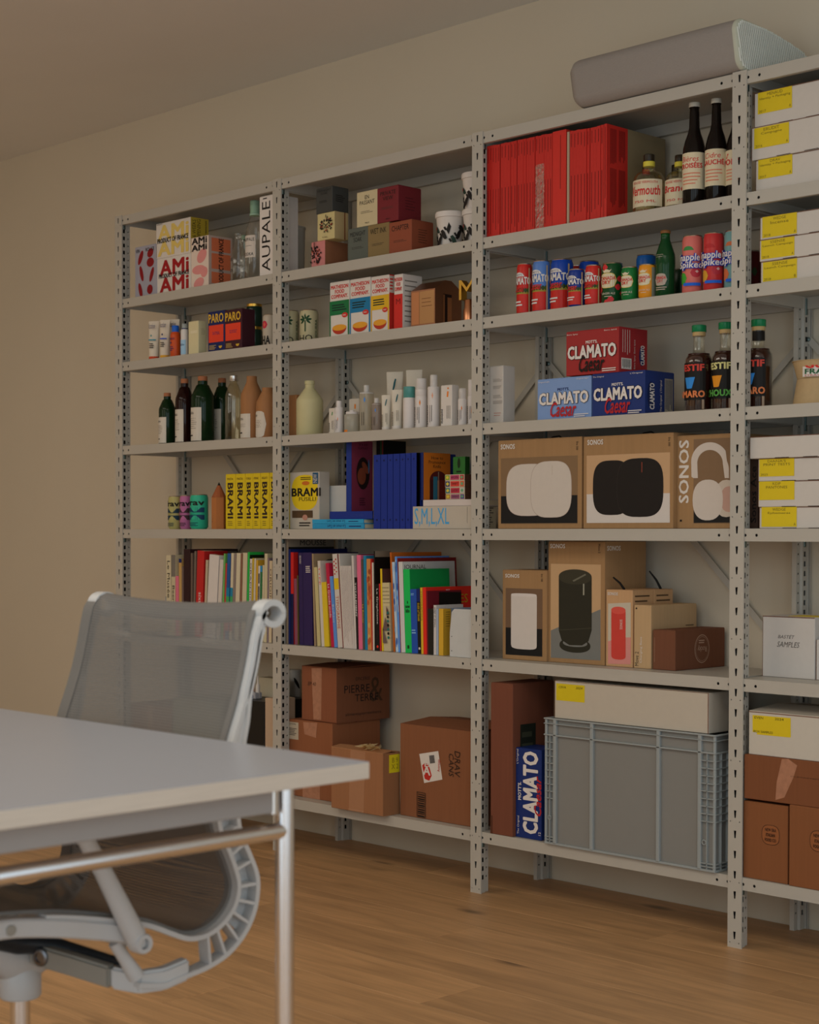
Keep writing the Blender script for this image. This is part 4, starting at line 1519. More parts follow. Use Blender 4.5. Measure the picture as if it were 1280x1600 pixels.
sm, F, R = flat_book('thick silver-white book lying flat with huge blue title', 4, (645.5, 738, 791.5), '#8d8378', xr=777, Y=.02)
F.t('S,M,L,XL', (648, 794, 702, 823), ink('#3c7a96'), bold=.005)
F.ru(F.w * .92, F.h * .25, F.w * .925, F.h * .95, ink('#5d554c'))
R.lu(R.w * .02, R.h * .04, R.w * .98, R.h * .96, 9, ink('#5a5148'), fill=.4)
done(sm)
wb, F, R = flat_book('plain white book lying on the thick silver-white one', 4, (661.5, 741, 781.3), '#9a8d84', on=sm, d=.17, Y=.022)
done(wb)
t, F, R = book('orange novel with an arched doorway on its cover', 4, (658.5, 662, 707), '#96591c', spine='#18244d', xr=704, Y=.03, zb=wb.top + .0003)
R.t('How to\nPronounce\nKnife', (670, 712.5, 696, 732), KB)
R.eu(R.w * .55, R.h * .42, R.w * .32, R.h * .2, ink('#4a1a18'), half=0)
R.ru(R.w * .23, 0, R.w * .45, R.h * .43, ink('#3a1614'))
R.ru(R.w * .36, 0, R.w * .52, R.h * .5, ink('#2d5a66'))
R.ru(R.w * .54, 0, R.w * .57, R.h * .6, ink('#7a6a5a'))
R.ru(R.w * .58, 0, R.w * .87, R.h * .43, ink('#5d2018'))
done(t)
lo = wb
for k, (q, c_, lab) in enumerate([((696, 726.5, 771.8), ('#7a4a5a', '#8a6a2a', '#4a3a66'), 'small matchbox, bottom of a stack of four'), ((695.6, 726.5, 761.7), ('#8d2f3a', '#2a5a5a', '#8d8a80'), 'small matchbox, second from the bottom of a stack'),
                                  ((695.2, 726.3, 751.2), ('#a03a30', '#1f2c50', '#a04a2a'), 'small matchbox, third from the bottom of a stack'), ((695, 726, 741.8), ('#8a3a50', '#6a7a2a', '#8a2a2a'), 'small matchbox, top of a stack of four')]):
    t, F, R = carton(lab, 4, q, ink('#9a8a78'), d=.06, Y=.03, on=lo, name='matchbox', group='stack of matchboxes')
    w, h = t.w, t.h
    F.ru(w * .03, h * .1, w * .25, h * .9, ink(c_[1]))
    F.ru(w * .29, h * .1, w * .74, h * .9, ink(c_[0]))
    F.ru(w * .78, h * .1, w * .97, h * .9, ink(c_[2]))
    F.eu(w * .14, h * .5, w * .07, h * .25, ink('#a08a3a'))
    F.tu(['ORIENT', 'LUCKY', 'SWIFT', 'AROMA'][k], w * .33, h * .3, w * .70, h * .7, KB)
    F.eu(w * .87, h * .5, w * .06, h * .25, ink('#5a7a5a'))
    R.fill(ink('#4d3426'))
    done(t)
    lo = t
t, F, R = carton('small dark green box with a black figure on top of the matchboxes', 4, (707.6, 727, 714), ink('#2a5526'), xr=734, Y=.035, on=lo)
F.eu(t.w * .5, t.h * .62, t.w * .12, t.h * .28, ink('#16260f'))
F.eu(t.w * .5, t.h * .86, t.w * .07, t.h * .06, ink('#16260f'))
F.ru(t.w * .3, t.h * .1, t.w * .7, t.h * .2, ink('#16260f'))
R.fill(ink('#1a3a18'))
done(t)

# fifth row: books
G2 = 'books on the fifth shelf, second bay'
B2 = [
    ('tall magazine with a beige and black cover against the first post', 447.5, 451, 841.5, '#6a5e50', 447.5, 522, ('', 0, 0, '#000000')),
    ('large navy book showing its cover top behind the purple one', 451.3, 454.3, 858, '#151f4a', 451.3, 543, None),
    ('red book with navy foot beside the first post', 454.6, 459.2, 863, '#94231f', 455, 466, None),
    ('mauve paperback lower than its neighbours', 459.6, 464, 904, '#6d3f4a', 461, None, None),
    ('thin olive book left of the purple one', 464.3, 466, 899, '#4f4426', 465, None, None),
    ('big deep purple book with white lines of text', 466.6, 487, 863, '#2c1f42', 468.8, 560, None),
    ('tan book with big black letters on its cover', 487.6, 490.2, 865, '#7d6a52', 491.5, 565, None),
    ('cream book leaning right beside the purple one', 490.8, 496, 886, '#948664', 496.2, None, None),
    ('white book with coral letters at the top of its spine', 496.5, 501, 876, '#9c9084', 503, None, ('TYPE', .72, .93, '#a34a3a')),
    ('thick yellow paperback leaning right', 501, 510.2, 909, '#a58a26', 507.4, None, None),
    ('crimson book with white spine lettering leaning right', 509, 514, 879.5, '#8d1f38', 518, None, ('La Grande mode', .35, .75, '#b0a096')),
    ('pale blue paperback leaning right', 514.8, 520.4, 900, '#4f6f95', 522.4, None, ('Bauhaus', .35, .6, '#8d9aa8')),
    ('white book with red pattern and a yellow band', 519.6, 527, 865, '#9c9084', 528.6, None, ('TYPOGRAPHIE', .2, .55, '#8d4a2a')),
    ('thin brown-pink book beside the patterned one', 527.4, 529, 866, '#6d4440', 534.4, None, None),
    ('thin book with a large white cover rising behind magazines', 529.4, 531, 865, '#9a9084', 536, 560, None),
]
for k in range(8):
    B2.append(('slim white magazine, %s from the left of eight alike' % ['first', 'second', 'third', 'fourth', 'fifth', 'sixth', 'seventh', 'eighth'][k], 531.3 + k * 2.25, 533.3 + k * 2.25, 884, '#9c9086', 537 + k * 2.2, None, None))
B2 += [
    ('tall white book right of the slim magazines', 549.5, 552.8, 868, '#9a8f86', 554.6, None, None),
    ('black book with bold white spine lettering', 553.2, 557.2, 902, '#1b1715', 557.4, None, ('TOTALEMENT', .45, .93, '#a39a90')),
    ('bright pink book', 557.8, 564, 867, '#b0566a', 561, None, None),
    ('grey-brown book with yellow lettering', 564.4, 567.8, 874, '#4a423a', 566.8, None, ('Le Roman', .3, .5, '#a38a2a')),
    ('dark teal book', 568.2, 572.6, 868, '#1f6478', 571, None, ('', 0, 0, '#000000')),
    ('orange-tan mottled book', 573, 579, 873, '#9a6a3c', 575.4, None, None),
    ('thin red book left of a white one', 579.3, 581, 873, '#94261f', 581.2, None, None),
    ('thin white book left of the big black cover', 581.3, 584, 879, '#9a8e80', 583.2, None, None),
    ('tall book with a black cover and beige top', 584.4, 586.2, 861, '#16120f', 586.2, 611, None),
    ('black paperback with white title and a red dot', 586.6, 592.2, 912.5, '#181412', 588, None, ('Le Graphisme', .4, .93, '#a39a90')),
    ('thin scarlet book beside the black paperback', 592.5, 594.2, 912, '#a02a2c', 594.2, None, None),
    ('yellow book with a brown cover', 594.4, 597.4, 888.6, '#a8891e', 597.2, 610, None),
    ('wide book with dotted and marbled spine', 597.8, 609, 910, '#94866e', 600.4, None, None),
    ('tall orange-brown book showing its cover behind the blue', 609.6, 612.2, 863, '#8d4f1c', 615.6, 690, None),
    ('white and blue streaked book', 612.8, 616.8, 878, '#8d97a0', 619.2, None, None),
    ('tall sky blue book with a clouded cover', 617.2, 620.6, 869.5, '#4f739c', 622.8, 702, None),
    ('thin dark red book behind the white journal', 621, 622.2, 872, '#6d1f1c', 625.6, 713, None),
    ('white journal with its title at the top of the cover', 622.8, 629.4, 877.5, '#9c958c', 626.6, 710.5, None),
    ('bright green book', 630.4, 640.4, 889, '#1a8a46', 632, 702, None),
    ('medium blue paperback', 640.9, 650.8, 920, '#24447c', 640.9, None, None),
    ('black and navy paperback with yellow spine letters', 651.2, 656.4, 919.5, '#1b1816', 651.4, None, ('GUIDE LITTERAIRE', .5, .78, '#a8891e')),
    ('slim yellow book left of the red one', 656.9, 660.4, 918, '#a38428', 657, None, ('TYPOGRAPHICA', .5, .95, '#5d4a1a')),
    ('large red book with yellow letters on the cover', 660.8, 666.2, 917.5, '#a8281c', 660.9, 741, None),
    ('small maroon book with a black cover', 666.6, 668.6, 923.5, '#5d1822', 666.7, 721, None),
    ('short black book right of the maroon one', 669, 677.6, 951, '#221e18', 669, None, None),
    ('short white book with black spine text', 678, 682.2, 945.5, '#9a9088', 678, 724, ('KEEP IT SMALL', .55, .95, '#1b1715')),
    ('narrow grey-blue paperback', 682.5, 685.8, 951, '#7d8088', 682.5, None, None),
    ('short mustard yellow book beside the white bookend', 686.2, 693.5, 951, '#a07f2c', 686.2, 705, None),
]
for lab, a, b_, yt, c_, xf, xr, ti in B2:
    mag = 'slim white' in lab
    t, F, R = book(lab + (' among others' if len(lab.split()) < 4 else ''), 5, (a, b_, yt), c_, xb=xf, xr=xr, d=.16, group=G2, Y=.022, name='magazine' if mag else 'book')
    w, h = F.w, F.h
    if ti and ti[0]:
        F.tu(ti[0], w * .2, h * ti[1], w * .8, h * ti[2], ink(ti[3]), rot=-90, bold=.018 if 'bold' in lab else .008)
    if mag:
        F.lu(w * .3, h * .05, w * .7, h * .95, 1, ink('#6d5a50'), vert=True, fill=.25)
    if 'beige and black' in lab:
        R.ru(0, 0, R.w, R.h * .92, BLACK)
        R.tu('MOUSSE', R.w * .25, R.h * .935, R.w * .82, R.h * .985, BLACK)
    if 'navy foot' in lab:
        F.ru(0, 0, w, h * .55, ink('#141838'))
    if 'deep purple' in lab:
        F.lu(w * .55, h * .78, w * .95, h * .86, 4, KW)
        F.tu('GEORGES', w * .08, h * .88, w * .2, h * .97, KW, rot=-90)
        F.ru(w * .30, 0, w * .32, h, ink('#1c1430'))
    if 'big black letters' in lab:
        R.eu(R.w * .35, R.h * .88, R.w * .16, R.h * .06, BLACK)
        R.ru(R.w * .5, R.h * .2, R.w, R.h * .98, BLACK)
    if 'yellow band' in lab:
        F.ru(0, h * .62, w, h * .74, ink('#a88a1e'))
        for k in range(8):
            F.ru(w * (.15 + .4 * (k % 2)), h * (.78 + .022 * k), w * (.4 + .4 * (k % 2)), h * (.795 + .022 * k), ink('#8d2a2a'))
    if 'mottled' in lab:
        for k in range(14):
            F.eu(random.uniform(.2, .8) * w, random.uniform(.05, .95) * h, w * .3, h * .03, ink(random.choice(['#7d3f22', '#a0814f', '#8d4a28'])))
    if 'red dot' in lab:
        F.eu(w * .5, h * .06, w * .28, w * .28, ink('#a02a1c'))
    if 'brown cover' in lab:
        R.fill(ink('#4a302a'))
    if 'beige top' in lab:
        R.ru(0, R.h * .94, R.w, R.h, ink('#6d6050'))
    if 'marbled' in lab:
        F.ru(0, h * .66, w, h, ink('#9a8a6c'))
        for k in range(40):
            F.ru(w * (.08 + .12 * (k % 8)), h * (.70 + .055 * (k // 8)), w * (.12 + .12 * (k % 8)), h * (.715 + .055 * (k // 8)), KB)
        F.add(ink('#5a4a44'), [[(0, h * .3), (w, h * .3), (w * .4, h * .5)], [(0, h * .12), (w * .6, h * .12), (0, h * .36)]], 'printed_shape')
        F.add(ink('#4d2a30'), [[(w * .6, h * .66), (w, h * .54), (w * .6, h * .52)]], 'printed_shape')
        for k in range(7):
            F.eu(w * .8, h * (.2 + .06 * k), w * .14, h * .022, BLACK if k % 2 else ink('#1f5a52'))
    if 'streaked' in lab or 'sky blue' in lab:
        for k in range(10):
            F.eu(random.uniform(.2, .8) * w, random.uniform(.05, .95) * h, w * .25, h * .04, ink(random.choice(['#2c4a7a', '#7d8fa0', '#5a7090'])))
    if 'clouded' in lab:
        for k in range(6):
            R.eu(R.w * (.3 + .12 * k), R.h * .97, R.w * .07, R.h * .015, ink(random.choice(['#2c405c', '#8d8f94'])))
    if 'journal with its title' in lab:
        R.t('JOURNAL', (631, 882.5, 666, 890.5), KB)
    if lab == 'bright green book':
        F.tu('a\nnew\nkilo', w * .2, h * .48, w * .9, h * .62, ink('#123a1c'), bold=.02)
        F.ru(w * .35, h * .05, w * .65, h * .09, ink('#123a1c'))
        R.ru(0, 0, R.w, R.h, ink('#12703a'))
    if 'medium blue' in lab:
        F.lu(w * .1, h * .9, w * .6, h * .94, 2, ink('#6d86ac'))
        F.lu(w * .1, h * .3, w * .8, h * .38, 2, ink('#6d86ac'))
    if 'black and navy' in lab:
        F.ru(0, h * .8, w, h, ink('#1a2450'))
        F.eu(w * .5, h * .08, w * .3, h * .02, KW)
    if 'large red book' in lab:
        R.t('MY', (697, 920.6, 703, 924), ink('#b09a90'))
        R.t('ES', (719, 928, 731, 941), ink('#8d7a1e'), bold=.01)
    if 'black cover' in lab and 'maroon' in lab:
        R.p([(686, 925), (720.5, 925), (720.5, 1000), (686, 1000)], BLACK)
    if 'mustard' in lab:
        R.lu(R.w * .3, R.h * .6, R.w * .95, R.h * .95, 7, ink('#6d5620'), fill=.25)
    done(t)
bookend('white metal bookend holding the books at the second post', 5, (703, 741, 951), Y=.012, d=.008)

# sixth row: cardboard boxes
CB = lambda h='#714c34': card(h)
x, y, r, h = round_at((452, 470, 1046), .256, SHZ[6] + .0003)
t = Thing('bucket', 'tall white bucket low down behind the shipping boxes', 'bucket', (x, y, SHZ[6] + .0003))
lathe(t.b('body', paint('#8d8880', .4), 40), [(r * .94, 0), (r, .004), (r, h * .97), (r * 1.03, h * .97), (r * 1.03, h), (r * .95, h)], 30)
F = Face(t, r=r, h=h)
F.eu(r * 1.2, h * .88, r * .25, h * .06, KB, rot=.5)
t.done()


def flaps(T, mat, edge='#4d3222', gap=.0015, lift=0):
    """closed top flaps with a centre slit and brown cut edges"""
    w, d, h = T.w, T.d, T.h
    bm = T.b('top_flap', mat)
    for s in (-1, 1):
        A = [(-w / 2 + .001, s * d / 2, h - .001), (w / 2 - .001, s * d / 2, h - .001), (w / 2 - .001, s * gap, h + lift), (-w / 2 + .001, s * gap, h + lift)]
        lo_, hi_ = [bm.verts.new(p) for p in A], [bm.verts.new((p[0], p[1], p[2] + .003)) for p in A]
        for i in range(4):
            bm.faces.new((lo_[i], lo_[(i + 1) % 4], hi_[(i + 1) % 4], hi_[i]))
        bm.faces.new(lo_)
        bm.faces.new(hi_)


TAPE = paint('#7c5b40', .22, var=.2, scale=30)
SHINE = paint('#82604a', .15, var=.25, scale=60)
lo, F, R = carton('wide brown shipping box with a white address label, under the lettered one', 6, (452, 519.5, 1124), CB('#70482f'), d=.212, Y=.048, name='shipping_box', flap=False)
lo.top += .003
flaps(lo, CB('#70482f'))
F.r_((449.5, 1127, 466.5, 1156), ink('#8d8070'))
F.t('QUINTAL', (452, 1129, 463, 1133.5), KB)
F.l((451, 1136, 464, 1150), 5, ink('#4a4038'))
F.p([(474, 1128), (496, 1128), (494, 1153), (476, 1147)], SHINE, 'tape')
F.ru(lo.w * .32, 0, lo.w * .72, lo.h * .45, SHINE, 'tape_strip')
done(lo)
t, F, R = carton('brown shipping box with black shop lettering on its side, on a wider box', 6, (471.5, 526, 1040.5), CB('#6b432d'), xr=613, Y=.060, on=lo, name='shipping_box', flap=False)
flaps(t, CB('#5d3a26'), lift=.003)
F.p([(487, 1044), (503, 1044), (502, 1125), (490, 1124)], SHINE, 'tape')
F.t('EP 40', (481.5, 1065, 494, 1072), ink('#33231a'), shear=.2)
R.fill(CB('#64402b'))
u0, u1 = R.px(577, 1060)[0], R.px(598, 1095)[0]
R.tu('&', u0, R.h * .34, u1, R.h * .80, ink('#46301f'))
for tx, q, b_ in [('ÉPICERIE', (556, 1054, 578, 1060.5), .0), ('PIERRE', (538, 1067, 577.5, 1079), .012), ('TERRE', (554.5, 1082, 591, 1093), .012)]:
    u0, v1 = R.px(q[0], q[1])
    u1, v0 = R.px(q[2], q[3])
    R.tu(tx, u0, R.h * (1 - (q[3] - 1040) / 84), u1, R.h * (1 - (q[1] - 1040) / 84), KB if tx != 'ÉPICERIE' else ink('#33231a'), bold=b_)
R.tu('alimentspierreetterre', R.w * .16, R.h * .1, R.w * .84, R.h * .17, ink('#33231a'))
done(t)
t, F, R = carton('battered brown box sealed with wide tape, with a torn top and yellow note', 6, (517.6, 598.7, 1167), CB('#79553a'), xr=625, yb=1261.5, name='shipping_box', flap=False)
flaps(t, CB('#7d5a3e'), lift=.004)
F.p([(548, 1171), (571, 1174), (568.5, 1270), (545, 1266)], ink('#806046'), 'tape')
bm = t.b('torn_plastic', glassm('#9a8466', .5))
for k in range(34):
    cx, cy = random.uniform(-.05, .2) * t.w + t.w * .1, random.uniform(-.5, .2) * t.d
    vs_ = [bm.verts.new((cx + random.uniform(-.02, .02), cy + random.uniform(-.03, .03), t.h + .004 + random.uniform(0, .018))) for _ in range(3)]
    bm.faces.new(vs_)
bm = t.b('tape_edge', ink('#8a6a4e'))
for k in range(12):
    u = F.px(546 + k * 2, 1266 + k * .35)
    lathe(bm, [(.0015, 0), (.002, .003), (.0008, .006)], 5, c=(-t.w / 2 + u[0], -t.d / 2 - .001, max(.001, u[1] - .002)))
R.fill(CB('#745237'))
R.ru(R.w * .35, R.h * .68, R.w * .98, R.h * .97, ink('#a3921c'), 'sticky_note')
R.tu('B 9\nX 2', R.w * .5, R.h * .74, R.w * .9, R.h * .92, ink('#6a5c1a'))
done(t)
t, F, R = carton('largest brown box with a white and red sticker and handwriting, by the second post', 6, (625.4, 746, 1131), CB('#6b462e'), d=.27, yb=1273, name='shipping_box', flap=False)
flaps(t, CB('#6a452e'), lift=.010)
st = [(655.4, 1178), (685, 1173.5), (691.5, 1218), (663, 1223.5)]
F.p(st, ink('#a3978a'), 'sticker')
F.p([(660, 1196), (664, 1192), (670, 1194), (675, 1212), (671, 1220), (664, 1217)], ink('#8d2a20'), 'sticker_mark')
F.t('A', (661.5, 1196, 673, 1212), ink('#a3978a'), bold=.02)
F.t('B', (664, 1190, 672, 1199), ink('#a3978a'))
for k in range(9):
    F.p([(671 + k * .9, 1180.5 - k * .1), (671.5 + k * .9, 1180.4 - k * .1), (673 + k * .9, 1193 - k * .15), (672.5 + k * .9, 1193.1 - k * .15)], KB, 'barcode')
F.t('Avantage', (684, 1186, 689, 1206), ink('#8d2a20'), rot=90)
F.t('DRAV', (711, 1173, 719.5, 1215), ink('#33231a'), rot=-90, shear=.15)
F.t('CANS', (702, 1177, 709.5, 1214), ink('#33231a'), rot=-90, shear=.15)
for k in range(11):
    v = 1240 + k * 3.3
    F.p([(654, v), (664, v + 2), (664, v + 2 + 1.2 + (k % 3) * .4), (654, v + 1.2 + (k % 3) * .4)], KB, 'barcode')
for q in [((652.4, 1236.5), (653.2, 1236.6), (653.2, 1275), (652.4, 1274.9)), ((665, 1239), (665.8, 1239.1), (665.8, 1278), (665, 1277.8)), ((652.4, 1236.5), (665.8, 1239), (665.8, 1239.8), (652.4, 1237.3)), ((652.4, 1274.5), (665.8, 1277.3), (665.8, 1278), (652.4, 1275.2))]:
    F.p(list(q), KB, 'barcode')
done(t)


# ================================================================== BAY 3
# first row: red books
SPL = ink('#4d1614')
G3 = 'red paperbacks on the top row'


def redtop(x):
    pts = [(758, 229.5), (782, 225), (836, 213.5), (864, 207.7), (886, 205.7), (891, 205), (922, 200), (949, 193.5)]
    for (x0, y0), (x1, y1) in zip(pts, pts[1:]):
        if x <= x1:
            return y0 + (y1 - y0) * (x - x0) / (x1 - x0)
    return 193


packs = [(761.4, 781.6, 5), (782.8, 808, 5), (809, 836, 6), (837, 863.6, 6), (891, 922, 6), (923, 944, 4)]
n_ = 0
ORD = ['first', 'second', 'third', 'fourth', 'fifth', 'sixth']
for pk_, (a, b_, n) in enumerate(packs):
    for k in range(n):
        x0, x1 = a + (b_ - a) * k / n, a + (b_ - a) * (k + 1) / n
        t, F, R = book('red paperback on the top row, %s from the left in the %s bundle' % (ORD[k], ORD[pk_]), 1, (x0, x1 + .2, redtop(x0) + random.uniform(-.4, .6)), '#93271f', d=.2, Y=.022 + random.uniform(0, .003), group=G3)
        F.lu(F.w * .3, F.h * .80, F.w * .62, F.h * .97, 1, SPL, vert=True)
        F.lu(F.w * .3, F.h * .03, F.w * .62, F.h * .52, 1, SPL, vert=True)
        done(t)
        n_ += 1
t, F, R = book('thickest red book of the top row, with a short line of print', 1, (864, 885.4, 206.5), '#9a2a20', d=.2, Y=.022)
F.lu(F.w * .55, F.h * .3, F.w * .62, F.h * .95, 1, SPL, vert=True)
done(t)
t, F, R = book('slim cream book between two runs of red ones', 1, (886.6, 890.4, 206.5), '#857662', d=.19, Y=.024)
done(t)
t, F, R = book('last red book of the run showing a printed cover with tan back half', 1, (944.4, 949.2, 194), '#93271f', xr=1040, Y=.022)
F.lu(F.w * .3, F.h * .03, F.w * .6, F.h * .97, 1, SPL, vert=True)
u = R.px(981, 200)[0]
R.ru(u, 0, R.w, R.h, ink('#6e6048'))
for k in range(2):
    R.lu(u * (.14 + .42 * k), R.h * .58, u * (.46 + .42 * k), R.h * .96, 6, SPL, vert=True, fill=.4)
    R.lu(u * (.14 + .42 * k), R.h * .08, u * (.46 + .42 * k), R.h * .54, 6, SPL, vert=True, fill=.4)
done(t)
# crinkled shrink wrap over one pack
mw, ntw, bw_ = nmat('plastic_wrap')
trn = N(ntw, 'ShaderNodeBsdfTransparent')
gls = N(ntw, 'ShaderNodeBsdfGlossy')
gls.inputs['Roughness'].default_value = .08
nzw = N(ntw, 'ShaderNodeTexNoise')
nzw.inputs['Scale'].default_value = 38
bpw = N(ntw, 'ShaderNodeBump')
bpw.inputs['Strength'].default_value = .35
bpw.inputs['Distance'].default_value = .01
ntw.links.new(nzw.outputs[0], bpw.inputs['Height'])
ntw.links.new(bpw.outputs[0], gls.inputs['Normal'])
lww = N(ntw, 'ShaderNodeLayerWeight')
lww.inputs[0].default_value = .3
ntw.links.new(bpw.outputs[0], lww.inputs['Normal'])
msw = N(ntw, 'ShaderNodeMixShader')
ntw.links.new(lww.outputs['Fresnel'], msw.inputs[0])
ntw.links.new(trn.outputs[0], msw.inputs[1])
ntw.links.new(gls.outputs[0], msw.inputs[2])
ntw.links.new(msw.outputs[0], ntw.nodes['Material Output'].inputs[0])
for q, lab in [((838, 851, 258, 350), 'crinkled clear plastic wrap over part of the red books')]:
    a, b_ = atY(q[0], q[2], .0195), atY(q[1], q[3], .0195)
    zlo = SHZ[1] + .002
    bm = bmesh.new()
    nu, nv = 8, 30
    g = [[bm.verts.new((a.x + (b_.x - a.x) * i / nu, .0185 - random.uniform(0, .0035), zlo + (a.z - zlo) * j / nv)) for i in range(nu + 1)] for j in range(nv + 1)]
    for j in range(nv):
        for i in range(nu):
            bm.faces.new((g[j][i], g[j][i + 1], g[j + 1][i + 1], g[j + 1][i]))
    tag(link('plastic_wrap', bm, mw), lab, 'wrap')

# bottles
CLB = glassm('#98907f', .82)
CRM = ink('#a3937c')
RDI = ink('#98302a')


def squat(q, lab, Y, txt, col='#a08f3a'):
    t, F = bottle(lab, 1, q, P_SHORT, CLB, Y=Y, caps=[('cap', .88, 1, .36, ink('#2d2418', .3)), ('collar', .80, .885, .38, ink(col))])
    F.ru(-t.r * .95, t.h * .12, t.r * 1.6, t.h * .56, CRM)
    F.tu(txt, -t.r * .72, t.h * .30, t.r * 1.4, t.h * .46, RDI, bold=.016, shear=.15)
    F.tu('ROUGE VERMOUTH', -t.r * .5, t.h * .49, t.r * 1.2, t.h * .53, RDI)
    F.tu('750 ML', -t.r * .4, t.h * .18, t.r * 1.1, t.h * .22, RDI)
    done(t)


squat((990, 1039, 242), 'squat clear bottle with a red script label and yellow collar', .04, 'Vermouth')
squat((994, 1026, 254), 'squat clear bottle mostly hidden behind the red script one', .14, 'Gin', '#8a3a2a')
squat((1040, 1086, 243), 'squat clear bottle left of the dark beer bottles', .075, 'Brandy')
squat((1040, 1070, 258), 'squat clear bottle at the back beside the beer bottles', .2, 'Rhum', '#6a5a2a')
BRB = ink('#17100c', .1)
for q, Y, t1, t2, lab in [((1067.5, 1103.5, 161), .035, 'Bières', 'CROISÉES', 'dark beer bottle, farthest from the third post, with a cream label'), ((1102.8, 1137, 155), .04, 'Cidre', 'GAUCHÉ', 'dark beer bottle in the middle with bold red lettering'),
                          ((1135, 1168, 160), .055, 'Le', 'POINT', 'dark beer bottle half hidden behind the third post')]:
    t, F = bottle(lab, 1, q, P_BEER, BRB, Y=Y, caps=[('crown_cap', .955, 1, .50, ink('#8d857a', .3))], group='dark beer bottles', name='beer_bottle')
    F.ru(-t.r * 1.0, t.h * .155, t.r * 1.75, t.h * .505, CRM)
    F.tu(t1, -t.r * .6, t.h * .42, t.r * 1.0, t.h * .47, RDI, shear=.2)
    F.tu(t2, -t.r * .95, t.h * .355, t.r * 1.35, t.h * .415, RDI, bold=.02)
    F.lu(-t.r * .5, t.h * .19, t.r * 1.2, t.h * .32, 4, ink('#a0604a'), fill=.3)
    done(t)

# second row: cans
GC = 'drink cans on the second row'


def clamato(q, lab, Y, top, low='#96271f', l1='Le Original', skip=False):
    t, F = can(lab, 2, q, paint(top, .25), Y=Y, group=GC)
    r, h = F.r, F.h
    F.ru(-r * 1.0, 0.006, r * 1.2, h * .40, ink(low, .25))
    F.ru(-r * 1.0, h * .40, r * 1.2, h * .47, ink('#7a6a2a', .3))
    for k in range(7):
        F.eu(-r * .8 + k * r * .33, h * .47, r * .22, h * .05, ink(['#3a4a1e', '#5a2a1e', '#2a3a1a'][k % 3], .3), n=8)
    F.eu(-r * .05, h * .74, r * .75, h * .08, ink('#a39a90', .3), half=0)
    F.tu('MOTT\'S', -r * .45, h * .755, r * .4, h * .79, NAVY)
    F.tu('CLAMATO', -r * 1.35, h * .58, r * 1.5, h * .73, ink('#a39a90', .3), bold=.03)
    F.tu('Caesar', -r * .9, h * .44, r * .7, h * .59, RDI, shear=.3, bold=.014)
    F.lu(-r * .7, h * .16, r * .5, h * .28, 2, ink('#a39a90'), fill=.5)
    F.ru(r * 1.2, h * .02, r * 1.35, h * .9, ink('#8d7a5a', .3))
    done(t)


clamato((807.8, 832, 412.8), 'red tomato-drink can, first from the left on its row', .035, '#96271f')
clamato((832.6, 860.6, 408.4), 'pale blue and red tomato-drink can, second on its row', .035, '#4a6488')
clamato((861, 896, 406.4), 'large dark blue tomato-drink can, third on its row', .045, '#1a3a78')
clamato((888.3, 914.6, 421.4), 'short dark blue tomato-drink can in front of a larger one', .012, '#182f66')
clamato((914.8, 940.3, 415), 'red tomato-drink can beside the short blue one', .022, '#96271f')
clamato((905, 937, 409), 'dark blue can at the back behind the red one', .12, '#1a3a78')
clamato((893, 912, 415), 'can at the back of which only the silver rim shows', .19, '#8a2a22')


def ginger(q, lab, Y, col, dots=False, two=None):
    t, F = can(lab, 2, q, paint(col, .22), Y=Y, group=GC)
    r, h = F.r, F.h
    if dots:
        for u, v in [(-.1, .88), (1.4, .60), (1.2, .40), (.5, .10), (.1, .03), (1.7, .25), (-.75, .35)]:
            F.eu(r * u, h * v, r * .33, h * .075, ink('#9a2a2c', .3))
    if two:
        F.ru(r * 1.15, .006, r * 1.9, h * .9, ink(two, .3))
    F.eu(r * .15, h * .56, r * .92, h * .185, ink('#a08a4a', .3), e=.7)
    F.eu(r * .15, h * .56, r * .86, h * .17, ink('#a39682', .3), e=.7)
    F.tu('CANADA', -r * .62, h * .57, r * .95, h * .66, RDI, bold=.016)
    F.tu('DRY', -r * .38, h * .47, r * .5, h * .56, RDI, bold=.016)
    F.add(ink('#a3937c', .3), [[(r * x_, h * y_) for x_, y_ in ((-.25, .75), (.5, .75), (.6, .83), (.35, .79), (.12, .85), (-.1, .79), (-.35, .83))]], 'crown_mark')
    F.tu('GINGER ALE', -r * .4, h * .22, r * .9, h * .27, ink('#a39682'))
    F.lu(-r * .1, h * .16, r * .6, h * .19, 1, ink('#a39682'))
    done(t)


ginger((940.6, 974, 412), 'dark green ginger-ale can with big red dots', .03, '#173f20', True)
ginger((971, 997.6, 418), 'smaller plain green ginger-ale can without dots', .018, '#175a2c')
ginger((998, 1025.6, 414), 'orange-yellow tonic can with a cream label', .02, '#a8701e', two='#6d6a5c')
t, F = can('blue can standing at the back behind the orange-yellow one', 2, (994.5, 1026, 399), paint('#1a4a78', .25), Y=.13, group=GC)
done(t)
t, F = can('dark can with red dots at the back right of the green bottle', 2, (1050, 1080, 421.5), paint('#17301c', .25), Y=.15, group=GC)
for u, v in ((.9, .8), (1.1, .45), (.7, .2)):
    F.eu(F.r * u, F.h * v, F.r * .3, F.h * .08, ink('#8a2a2c'))
done(t)
t, F = bottle('green glass soda bottle with a crown cap', 2, (1024.6, 1055.6, 360.5), P_GREENB, ink('#15381c', .1), Y=.03, caps=[('crown_cap', .955, 1, .52, ink('#6d4a2a', .35)), ('neck_ring', .90, .955, .46, ink('#15401c', .15))])
F.eu(t.r * .1, t.h * .26, t.r * .72, t.h * .09, ink('#857a6c', .3), e=.7)
F.tu('CANADA', -t.r * .45, t.h * .265, t.r * .7, t.h * .31, RDI, bold=.014)
F.tu('DRY', -t.r * .2, t.h * .215, t.r * .4, t.h * .26, RDI)
F.lu(-t.r * .4, t.h * .10, t.r * .9, t.h * .16, 2, ink('#857a6c'))
